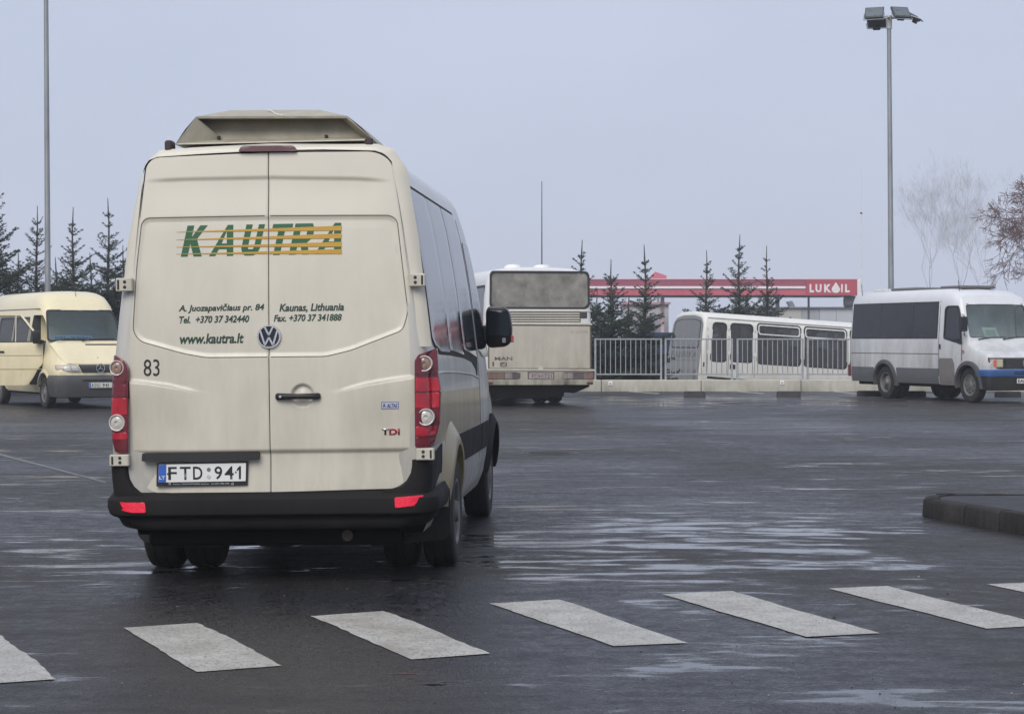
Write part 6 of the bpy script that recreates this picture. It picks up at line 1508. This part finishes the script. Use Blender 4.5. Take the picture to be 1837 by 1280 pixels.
# ------------------------------------------------------------------ masts and lamps
M_POLE = mat('pole_steel', (0.30, 0.315, 0.325), 0.45, 0.5, var=0.25, vscale=5, stretch=(1, 1, 0.2))
M_LAMP = mat('floodlight_grey', (0.075, 0.085, 0.095), 0.5, 0.2)
M_LGL = mat('floodlight_glass', (0.12, 0.14, 0.155), 0.25)
def floodlight(parent, loc, rz, tilt, name='floodlight'):
    root = bpy.data.objects.new(name, None); C.objects.link(root); root.parent = parent; root.location = loc; root.rotation_euler = (tilt, 0, rz); root.scale = (0.98, 0.98, 0.98)
    b = MB(); w, h = 0.27, 0.20
    b.loft([[(-w, 0, -h), (w, 0, -h), (w, 0, h), (-w, 0, h)], [(-w, 0.06, -h), (w, 0.06, -h), (w, 0.06, h), (-w, 0.06, h)], [(-w * .8, 0.12, -h * .7), (w * .8, 0.12, -h * .7), (w * .8, 0.12, h * .7), (-w * .8, 0.12, h * .7)]])
    b.box(-w * 0.4, w * 0.4, 0.08, 0.19, -h * 0.9, -h * 0.3, bev=0.01)
    b.build('housing', M_LAMP, root, smooth=20)
    b = MB(); b.box(-w * 0.88, w * 0.88, -0.012, 0.004, -h * 0.82, h * 0.86); b.build('lamp_glass', M_LGL, root)
    b = MB(); b.tube([(-w - 0.02, 0.06, 0), (-w - 0.02, 0.02, -h - 0.07), (w + 0.02, 0.02, -h - 0.07), (w + 0.02, 0.06, 0)], 0.014, 6); b.build('bracket', M_POLE, root)
def lamp_post(px, Y, top, r0, r1, label, lean):
    x = (px - HX) / F * Y
    t = thing('lamp_post', label, 'lamp post', (x, Y, gh(x, Y))); t.rotation_euler = (0, R(lean), 0); t['group'] = 'floodlight masts'
    b = MB(); hs = [0, 2.5, 5, 7.5, top]
    b.tube([(0, 0, z) for z in hs], [r0 + (r1 - r0) * z / top for z in hs], 14); b.build('pole', M_POLE, t)
    b = MB(); b.box(-0.16, 0.16, -0.16, 0.16, 0, 0.03, bev=0.005); b.build('base_plate', M_POLE, t)
    b = MB(); b.tube([(0, 0, top), (0, 0, top + 0.38)], 0.085, 12); b.build('pole_cap', mat('cap_pale', (0.5, 0.5, 0.5), 0.5, 0.3), t)
    b = MB(); b.tube([(-0.50, -0.05, top + 0.28), (0.52, 0.05, top + 0.34)], 0.035, 8); b.tube([(-0.10, -0.45, top + 0.30), (0.1, 0.5, top + 0.31)], 0.035, 8); b.build('cross_arm', mat('cap_pale', (0, 0, 0)), t)
    floodlight(t, (-0.44, -0.12, top + 0.46), R(-18), R(-36)); floodlight(t, (0.32, -0.16, top + 0.46), R(18), R(-36))
    floodlight(t, (0.72, 0.10, top + 0.40), R(70), R(-60)); floodlight(t, (-0.28, 0.40, top + 0.28), R(165), R(-55))
    return t
lamp_post(1600, 57.0, 10.32, 0.088, 0.060, 'tall grey steel lamp post with floodlights rising behind the white minibus', -0.45)
lamp_post(87, 50.5, 10.6, 0.080, 0.056, 'tall steel pole rising behind the pale yellow van, its top out of view', -0.35)
x, y, z = wpt(972, 325, 90)
b = MB(); b.tube([(0, 0, 0), (0, 0, 4), (0, 0, z)], [0.05, 0.035, 0.018], 6); o = b.build('radio_mast', mat('mast_dark', (0.10, 0.10, 0.11), 0.6)); o.location = (x, y, gh(x, y))
o['label'] = 'thin dark mast sticking up above the roof of the dirty bus'; o['category'] = 'mast'
t = thing('flagpole', 'slender white flagpole at the right end of the red canopy', 'flagpole', ((1545 - HX) / F * 150, 150, 0))
b = MB(); b.tube([(0, 0, 0), (0, 0, 10.9)], [0.07, 0.05], 8); b.build('pole', mat('flagpole_white', (0.7, 0.7, 0.7), 0.5), t)
b = MB(); b.tube([(0, 0, 10.9), (0, 0, 14.3)], 0.018, 5); b.build('tip_rod', mat('flagpole_white', (0, 0, 0)), t)
b = MB(); b.lathe([(0, 0.08), (0.08, 0.05), (0.1, 0), (0.06, -0.06)], lambda u, v, h: (u, v, 10.92 + h), 10); b.build('finial', M_BLK, t)

# ------------------------------------------------------------------ petrol station
CY = 160.0; S_ = F / CY
def cx(px): return (px - HX) / S_
def cz(py): return CH - (py - HY) / S_
st = thing('petrol_station_canopy', 'long red petrol station canopy with white stripe and lettering behind the spruces', 'canopy', (cx(1300), CY, 0))
ox = cx(1300)
M_R1 = mat('canopy_dark_red', (0.30, 0.06, 0.105), 0.4, var=0.05, vscale=1)  # canopy reds dulled to paint in the distance haze
M_R2 = mat('canopy_bright_red', (0.50, 0.095, 0.135), 0.4, var=0.06, vscale=1)
M_R3 = mat('canopy_sign_red', (0.42, 0.055, 0.085), 0.4, var=0.05, vscale=1)
M_CW = mat('canopy_white', (0.78, 0.74, 0.74), 0.4)
xl_, xr_ = cx(1000) - ox, cx(1537) - ox
b = MB(); b.box(xl_, xr_, 0.02, 9.0, cz(529.5), cz(500.5)); b.build('canopy_core', mat('canopy_soffit', (0.35, 0.35, 0.37), 0.6), st)
npan = 10; xs0 = cx(1446) - ox
for k in range(npan):
    a = xl_ + (xs0 - xl_) * k / npan; c = xl_ + (xs0 - xl_) * (k + 1) / npan
    b = MB(); b.box(a + 0.01, c - 0.01, -0.06, 0.0, cz(513), cz(501.5), bev=0.01); b.build('fascia_panel', M_R1, st)
    b = MB(); b.box(a + 0.01, c - 0.01, -0.06, 0.0, cz(529.5), cz(518.5), bev=0.01); b.build('fascia_panel', M_R2, st)
b = MB(); b.box(xl_, xs0 - 0.05, -0.16, -0.002, cz(518), cz(513.4), bev=0.03); b.build('white_stripe', M_CW, st)
b = MB(); b.box(xs0, xr_, -0.10, 0.0, cz(530.2), cz(501.5), bev=0.02); sp_ = b.build('sign_panel', M_R3, st)
b = MB(); b.box(xl_, xr_ + 0.1, -0.12, 0.1, cz(501.3), cz(499.6)); b.build('top_edge', mat('canopy_pink_edge', (0.72, 0.45, 0.48), 0.5), st)
b = MB(); b.box(xr_ + 0.02, xr_ + 0.42, -0.14, 9.0, cz(529), cz(502), bev=0.04); b.build('end_cap', M_CW, st)
for s, a, c in (('L', 1452, 1460), ('U', 1462.5, 1473.5), ('K', 1478, 1491), ('I', 1508.5, 1511.5), ('L', 1515.5, 1524)):
    lettering(s, lambda x, z: (x, -0.112, z), cx(a) - ox, cx(c) - ox, cz(524.3), cz(509.5), M_CW, sp_, name='sign_letter', bold=0.05)
dq = []
for k in range(25):
    a = 2 * math.pi * k / 24; px_ = 1499 + 7.6 * math.sin(a); py__ = 519 - 6.4 * math.cos(a)
    if py__ < 516: tt = (516 - py__) / 3.4; px_ = 1499 + (px_ - 1499) * (1 - 0.6 * tt) if tt < 1.3 else px_; py__ -= 6.0 * tt
    dq.append((cx(px_) - ox, cz(max(py__, 506.5))))
b = MB(); b.prism(dq[:-1], lambda u, v: (u, -0.113, v), (0, -0.02, 0)); b.build('drop_logo', M_CW, sp_)
def colm(px, w_, py0, col_m, dy=2.0): b = MB(); b.box(cx(px) - ox - w_ / 2, cx(px) - ox + w_ / 2, dy, dy + w_, 0 - 0.2, cz(py0), bev=0.02); b.build('column', col_m, st)
colm(1192, 0.30, 530, mat('column_pink', (0.62, 0.42, 0.44), 0.5)); colm(1345, 0.26, 530, mat('column_grey', (0.22, 0.24, 0.27), 0.5)); colm(1401, 0.30, 530, mat('column_grey', (0, 0, 0)))
colm(1457.5, 0.16, 530, mat('column_dark', (0.12, 0.13, 0.15), 0.5)); colm(1100, 0.30, 530, mat('column_grey', (0, 0, 0)))
b = MB(); b.lathe([(0.0, 0), (0.62, 0), (0.66, 0.2), (0.60, 1.0), (0, 1.0)], lambda u, v, h: (cx(1519) - ox + h, 1.2 + u * 0.8, cz(540.5) + v * 0.72), 20); b.build('hanging_drum', mat('drum_grey', (0.17, 0.18, 0.19), 0.5), st)

BY = 178.0
def bx3(px): return (px - HX) * BY / F
def bz3(py): return CH - (py - HY) * BY / F
kb_ = thing('station_building', 'pale flat roofed station building under the right half of the red canopy', 'building', (bx3(1450), BY, 0))
o0 = bx3(1450)
for a, c, col_, nm, top in ((1397, 1438, (0.44, 0.43, 0.40), 'wall_beige', 552), (1438.6, 1470, (0.34, 0.35, 0.37), 'wall_grey', 552.5), (1470.6, 1500, (0.46, 0.48, 0.52), 'wall_pale', 552), (1500.6, 1580, (0.48, 0.50, 0.54), 'wall_pale2', 552), (1334, 1396.4, (0.13, 0.135, 0.14), 'wall_dark', 553)):
    b = MB(); b.box(bx3(a) - o0, bx3(c) - o0, 0, 8, -0.5, bz3(top)); b.build('wall', mat(nm, col_, 0.6, var=0.05, vscale=0.5), kb_)
b = MB(); b.box(bx3(1332) - o0, bx3(1582) - o0, -0.3, 8.2, bz3(552) + 0.003, bz3(550)); b.build('roof', mat('roof_edge_grey', (0.28, 0.29, 0.31), 0.6), kb_)
b = MB(); b.loft([[(bx3(px) - o0, y, bz3(py)) for px, py in ((1419, 540), (1427, 538.5), (1433, 549.9), (1424, 549.9))] for y in (2, 3.4)]); b.build('roof_cowl', mat('cowl_grey', (0.16, 0.17, 0.20), 0.5), kb_)
k2 = thing('kiosk', 'small white kiosk half hidden behind the spruce beside the coach', 'kiosk', (bx3(1158), 172, 0))
o0 = bx3(1158)
b = MB(); b.box(bx3(1112) - o0, bx3(1190) - o0, 0, 5, -0.5, bz3(548)); b.build('wall', mat('kiosk_white', (0.70, 0.68, 0.70), 0.6), k2)
b = MB(); b.box(bx3(1110) - o0, bx3(1193) - o0, -0.3, 5.2, bz3(547.9), bz3(544)); b.build('roof', mat('kiosk_pink', (0.60, 0.30, 0.34), 0.5), k2)
b = MB(); b.box(bx3(1150) - o0, bx3(1165) - o0, -0.04, -0.002, 0.0, bz3(575)); b.build('door', mat('kiosk_door', (0.2, 0.22, 0.26), 0.4), k2)
sgx, _, sgz = wpt(1181, 498, 200)
pk = thing('price_sign', 'pale red tilted sign block poking up above the middle of the canopy', 'sign', (sgx, 200, 0))
b = MB(); b.prism([(-0.75, 0.15), (-0.3, 0.6), (0.85, 0.2), (0.75, -0.6), (-0.7, -0.6)], lambda u, v: (u, 0, sgz + v), (0, 0.5, 0)); b.build('sign_block', mat('faded_red', (0.62, 0.13, 0.18), 0.5), pk)
b = MB(); b.tube([(0, 0.25, -0.3), (0, 0.25, sgz - 0.6)], 0.12, 8); b.build('sign_post', mat('column_grey', (0, 0, 0)), pk)
# dark blue container behind the railing
cxx = (1189 - HX) / F * 71
ct = thing('container', 'dark blue container standing behind the gap in the railing beside the coach', 'container', (cxx, 71.5, gh(cxx, 71.5)))
b = MB(); b.box(-0.75, 0.55, 0, 2.0, 0.05, 1.95 - gh(cxx, 71.5) * 0.55, bev=0.02); b.build('container_body', mat('navy_steel', (0.018, 0.035, 0.085), 0.5, var=0.3), ct)
for k in range(6): b = MB(); b.box(-0.66 + k * 0.22, -0.60 + k * 0.22, -0.03, -0.002, 0.15, 1.9, bev=0.008); b.build('steel_rib', mat('navy_steel', (0, 0, 0)), ct)

# ------------------------------------------------------------------ trees
def leafmat(name, c1, c2, rough=0.7):
    m = bpy.data.materials.new(name); m.use_nodes = True; nt = m.node_tree; p = nt.nodes['Principled BSDF']
    tc = nn(nt, 'ShaderNodeTexCoord'); nz = nn(nt, 'ShaderNodeTexNoise', i_Scale=1.7, i_Detail=4.0); nt.links.new(tc.outputs['Object'], nz.inputs['Vector'])
    cr = nn(nt, 'ShaderNodeValToRGB'); cr.color_ramp.elements[0].position = 0.35; cr.color_ramp.elements[1].position = 0.65
    cr.color_ramp.elements[0].color = rgba(c1); cr.color_ramp.elements[1].color = rgba(c2)
    nt.links.new(nz.outputs[0], cr.inputs[0]); nt.links.new(cr.outputs[0], p.inputs['Base Color']); p.inputs['Roughness'].default_value = rough
    return m
M_NEED = leafmat('spruce_needles', (0.016, 0.028, 0.022), (0.042, 0.062, 0.042))
M_BARK = mat('spruce_bark', (0.07, 0.06, 0.055), 0.85, var=0.3, vscale=20)
def spruce(x, y, H, Rb, seed, label, dens=1.0, leader=0.62, low=0.25):
    rnd = random.Random(seed); g0 = gh(x, y)
    t = thing('spruce_tree', label, 'spruce', (x, y, g0)); t['group'] = 'young spruces'
    b = MB(); n = 8; bend = [(0.03 * math.sin(seed + k * 1.3), 0.03 * math.cos(seed * 2 + k)) for k in range(n + 1)]; bend[0] = (0, 0)
    tp = [(bend[k][0] * k / n, bend[k][1] * k / n, H * k / n) for k in range(n + 1)]
    b.tube(tp, [0.065 * H / 5 * (1 - k / n) ** 0.8 + 0.012 for k in range(n + 1)], 6); b.build('trunk', M_BARK, t)
    V = []; Fc = []
    def tri(a, c, d): o = len(V); V.extend((a, c, d)); Fc.append((o, o + 1, o + 2))
    def quad(a, c, d, e): o = len(V); V.extend((a, c, d, e)); Fc.append((o, o + 1, o + 2, o + 3))
    def needles(p, q, ln, nn_):
        d = q - p; L_ = d.length
        if L_ < 1e-4: return
        d /= L_; s = d.orthogonal().normalized(); u = d.cross(s)
        # woody core
        wdt = 0.006; quad(p + s * wdt, p - s * wdt, q - s * wdt, q + s * wdt)
        for i in range(nn_):
            f_ = (i + rnd.random()) / nn_; a = rnd.uniform(0, 6.283); base = p + d * (L_ * f_)
            o_ = (s * math.cos(a) + u * math.sin(a)); tip = base + o_ * ln * rnd.uniform(0.6, 1.1) + d * ln * rnd.uniform(0.3, 0.9)
            w_ = d.cross(o_) * 0.010; tri(base + w_ + d * 0.006, base - w_, tip)
    def twig(p, d, L_, lvl):
        seg = 3; cur = p; dirn = d.copy(); pts = [cur]
        for k in range(seg):
            dirn = (dirn + Vector((rnd.uniform(-.12, .12), rnd.uniform(-.12, .12), rnd.uniform(-0.06, 0.12)))).normalized(); cur = cur + dirn * (L_ / seg); pts.append(cur)
        for a, c in zip(pts, pts[1:]): needles(a, c, 0.055, max(3, int(L_ / seg * 80 * dens)))
        if lvl > 0:
            m_ = max(1, int(L_ / 0.12))
            for k in range(m_):
                f_ = (k + 0.6) / m_; i = min(seg - 1, int(f_ * seg)); base = pts[i].lerp(pts[i + 1], f_ * seg - i)
                for sg_ in (-1, 1):
                    if rnd.random() < 0.12: continue
                    dd = (pts[i + 1] - pts[i]).normalized(); sidev = dd.cross(Vector((0, 0, 1))).normalized() * sg_
                    nd = (dd * 0.75 + sidev * rnd.uniform(0.6, 0.9) + Vector((0, 0, rnd.uniform(-0.35, 0.12)))).normalized()
                    twig(base, nd, L_ * (1 - f_ * 0.65) * rnd.uniform(0.32, 0.48), lvl - 1 if L_ > 0.75 else 0)
    z = H - leader
    needles(Vector((bend[n][0], bend[n][1], z)), Vector((bend[n][0], bend[n][1], H + 0.02)), 0.03, int(45 * leader * 2))
    prev = z
    while z > low:
        f_ = (H - z) / H
        Lb = Rb * min(1.0, 0.12 + 1.08 * (f_ - leader / H * 0.7) ** 0.85) * rnd.uniform(0.85, 1.12)
        nb = rnd.choice((3, 4, 5)) if f_ < 0.3 else rnd.choice((4, 5, 6)) if f_ < 0.5 else rnd.choice((6, 7, 7))
        a0 = rnd.uniform(0, 6.28)
        zw = z
        for k in range(nb):
            z = zw + rnd.uniform(-0.09, 0.09) * (1 if f_ > 0.2 else 0.3)
            a = a0 + 6.283 * k / nb + rnd.uniform(-0.25, 0.25); L2 = Lb * rnd.uniform(0.55, 1.25)
            up = 1.05 - 1.0 * min(1, f_ * 1.2) + rnd.uniform(-0.28, 0.28)
            d = Vector((math.cos(a), math.sin(a), up)).normalized(); q = z / H * n; i = min(n - 1, int(q)); base = Vector(tp[i]).lerp(Vector(tp[i + 1]), q - i)
            twig(base, d, L2, 2 if L2 > 0.55 else 1)
        z = zw
        step = (0.27 if f_ < 0.35 else 0.20) * rnd.uniform(0.8, 1.2) * H / 5
        # short in-between shoots
        if f_ > 0.32:
            for k in range(5):
                a = rnd.uniform(0, 6.28); zz = z - step * rnd.random(); d = Vector((math.cos(a), math.sin(a), 0.5)).normalized()
                twig(Vector((bend[n][0] * zz / H, bend[n][1] * zz / H, zz)), d, Lb * rnd.uniform(0.3, 0.55), 0)
        z -= step
    me = bpy.data.meshes.new('foliage'); me.from_pydata([tuple(v) for v in V], [], Fc); me.materials.append(M_NEED)
    o = link('foliage', me, t); return len(Fc)
def sp_at(px, ptop, Y, Rb, seed, label, **kw):
    x = (px - HX) / F * Y; ztop = CH - (ptop - HY) / F * Y
    return spruce(x, Y, ztop - gh(x, Y), Rb, seed, label, **kw)
nt_ = 0
for a in ((-8, 325, 62, 1.75, 3, 'largest spruce cut off by the left edge of the photo'),
          (66, 370, 64, 1.35, 11, 'spruce standing right behind the steel pole above the yellow van'),
          (131, 372, 63, 1.45, 21, 'thin topped spruce with long sideways branches above the yellow van windscreen'),
          (194, 356, 64, 1.35, 31, 'spruce closest to the left side of the cream minibus'),
          (1043, 431, 66, 1.2, 41, 'spruce whose tip shows above the right corner of the dirty bus roof'),
          (1097, 466, 61, 1.25, 52, 'spruce just right of the dirty bus, behind the first railing'),
          (1157, 440, 61.5, 1.05, 63, 'spruce left of the coach back, in front of the white kiosk'),
          (1267, 449, 74, 1.25, 74, 'spruce above the coach doors, leftmost of the three over its roof'),
          (1326, 421, 75, 1.45, 85, 'tallest of the three spruces rising above the coach roof'),
          (1376, 441, 76, 1.2, 96, 'spruce right of the tallest one above the coach roof'),
          (1530, 555, 90, 0.7, 107, 'tiny dark spruce squeezed beside the tail of the white minibus')):
    kw = {}
    nt_ += sp_at(*a, **kw)
# lower spruces filling the row behind the yellow van
for i, (px, pt, Y, lab) in enumerate(((32, 448, 67, 'short dense spruce between the largest spruce and the pole'), (100, 462, 67, 'short dense spruce just right of the steel pole'), (163, 455, 67.5, 'short dense spruce between the two tall spruces above the windscreen'), (222, 440, 68, 'spruce mostly hidden behind the cream minibus'),
                                      (1072, 520, 64, 'low spruce touching the right side of the dirty bus'), (1128, 530, 64.5, 'low spruce filling the gap between two taller ones behind the railing'))):
    nt_ += sp_at(px, pt, Y, 1.5 if px < 500 else 1.0, 200 + i * 7, lab, dens=0.9)
print('spruce faces', nt_)
# clipped dark hedges at the feet of the trees
def hedge(x0, x1, y, h, seed, label):
    rnd = random.Random(seed); V = []; Fc = []
    t = thing('hedge', label, 'hedge', ((x0 + x1) / 2, y, gh((x0 + x1) / 2, y))); w2 = (x1 - x0) / 2
    n = int((x1 - x0) * h * 900)
    for k in range(n):
        px = rnd.uniform(-w2, w2); pz = h * rnd.random() ** 0.8; pz *= 0.9 + 0.12 * math.sin(px * 3.1 + seed); py = rnd.uniform(-0.35, 0.35)
        a = rnd.uniform(0, 6.28); bb_ = rnd.uniform(-0.7, 1.2); s = rnd.uniform(0.03, 0.06)
        d = Vector((math.cos(a) * math.cos(bb_), math.sin(a) * math.cos(bb_), math.sin(bb_))); e = d.orthogonal().normalized() * s * 0.28
        p = Vector((px, py, pz)); o = len(V); V.extend((p - e, p + e, p + d * s * 2.2)); Fc.append((o, o + 1, o + 2))
    me = bpy.data.meshes.new('foliage'); me.from_pydata([tuple(v) for v in V], [], Fc); me.materials.append(M_NEED); link('foliage', me, t)
    b = MB(); b.box(-w2 + 0.1, w2 - 0.1, -0.16, 0.16, 0, h * 0.82, bev=0.1); b.build('branch_core', M_BARK, t)
hedge(2.4, 4.85, 65.5, 1.5, 2, 'dark dense hedge low behind the railing beside the dirty bus')
hedge(-17.5, -12.0, 69.5, 3.1, 4, 'tall dark hedge row behind the spruces and the yellow van')

M_TWIG = mat('bare_twigs', (0.13, 0.075, 0.075), 0.85, var=0.25)
M_TWIG2 = mat('fog_paled_twigs', (0.34, 0.34, 0.36), 0.85)  # paler bark paints in the fading by fog
def bare_tree(x, y, H, seed, label, spread=0.9, depth=7, m=M_TWIG, r0=0.16, droop=0.0, name='bare_tree', upright=0.3, trunk_f=0.22, twr=0.005):
    rnd = random.Random(seed); t = thing(name, label, 'bare tree', (x, y, gh(x, y)))
    bt, bc = MB(), MB()
    def grow_(p, d, L_, r, lvl):
        q = p + d * L_; mid_ = p.lerp(q, 0.5) + Vector((rnd.uniform(-1, 1), rnd.uniform(-1, 1), rnd.uniform(-1, 1))) * L_ * 0.06
        tgt = bt if lvl >= depth - 1 else bc
        r1 = max(twr, r * 0.68)
        tgt.tube([p, mid_, q], [max(twr, r), max(twr, (r + r1) / 2), r1], 6 if lvl >= depth - 2 else 3, cap=False)
        if lvl == 0: return
        k = 3 if lvl > 1 else 4
        for i in range(k):
            ax_ = d.orthogonal().normalized(); a = rnd.uniform(0, 6.28); side_ = ax_ * math.cos(a) + d.cross(ax_) * math.sin(a)
            nd = (d * rnd.uniform(0.65, 1.0) + side_ * spread * rnd.uniform(0.45, 1.0) + Vector((0, 0, upright - droop * (depth - lvl) / depth))).normalized()
            grow_(p.lerp(q, rnd.uniform(0.55, 1.0) if i else 1.0), nd, L_ * rnd.uniform(0.62, 0.84), r1 * rnd.uniform(0.7, 1.0), lvl - 1)
    grow_(Vector((0, 0, 0)), Vector((0, 0, 1)), H * trunk_f, r0, depth)
    bt.build('trunk', m, t, smooth=0); o = bc.build('crown', m, t, smooth=0)
    return len(bc.f)
xx = (1850 - HX) / F * 85
print('bare', bare_tree(xx, 85, 15.5, 8, 'bare reddish brown tree with fine drooping twigs at the right edge', depth=8, spread=1.05, droop=0.55, upright=0.30, twr=0.0085))
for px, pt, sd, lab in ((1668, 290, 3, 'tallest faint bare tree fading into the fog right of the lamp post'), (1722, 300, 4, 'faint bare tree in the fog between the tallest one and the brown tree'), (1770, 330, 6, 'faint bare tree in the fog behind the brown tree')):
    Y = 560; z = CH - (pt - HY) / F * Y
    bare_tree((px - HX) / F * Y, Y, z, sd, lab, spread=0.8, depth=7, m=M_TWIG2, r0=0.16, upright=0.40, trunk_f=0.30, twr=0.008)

# ------------------------------------------------------------------ fog
vm_ = bpy.data.materials.new('fog_air'); vm_.use_nodes = True; nt = vm_.node_tree; nt.nodes.clear()
pv = nn(nt, 'ShaderNodeVolumePrincipled'); pv.inputs['Color'].default_value = (0.93, 0.95, 1.0, 1); pv.inputs['Density'].default_value = FOG; pv.inputs['Anisotropy'].default_value = 0.0
ov = nn(nt, 'ShaderNodeOutputMaterial'); nt.links.new(pv.outputs[0], ov.inputs['Volume'])
b = MB(); b.box(-520, 520, -80, 640, -3.5, 32)
hz = b.build('haze', vm_, smooth=0, kind='stuff', label='pale winter fog hanging over the yard')
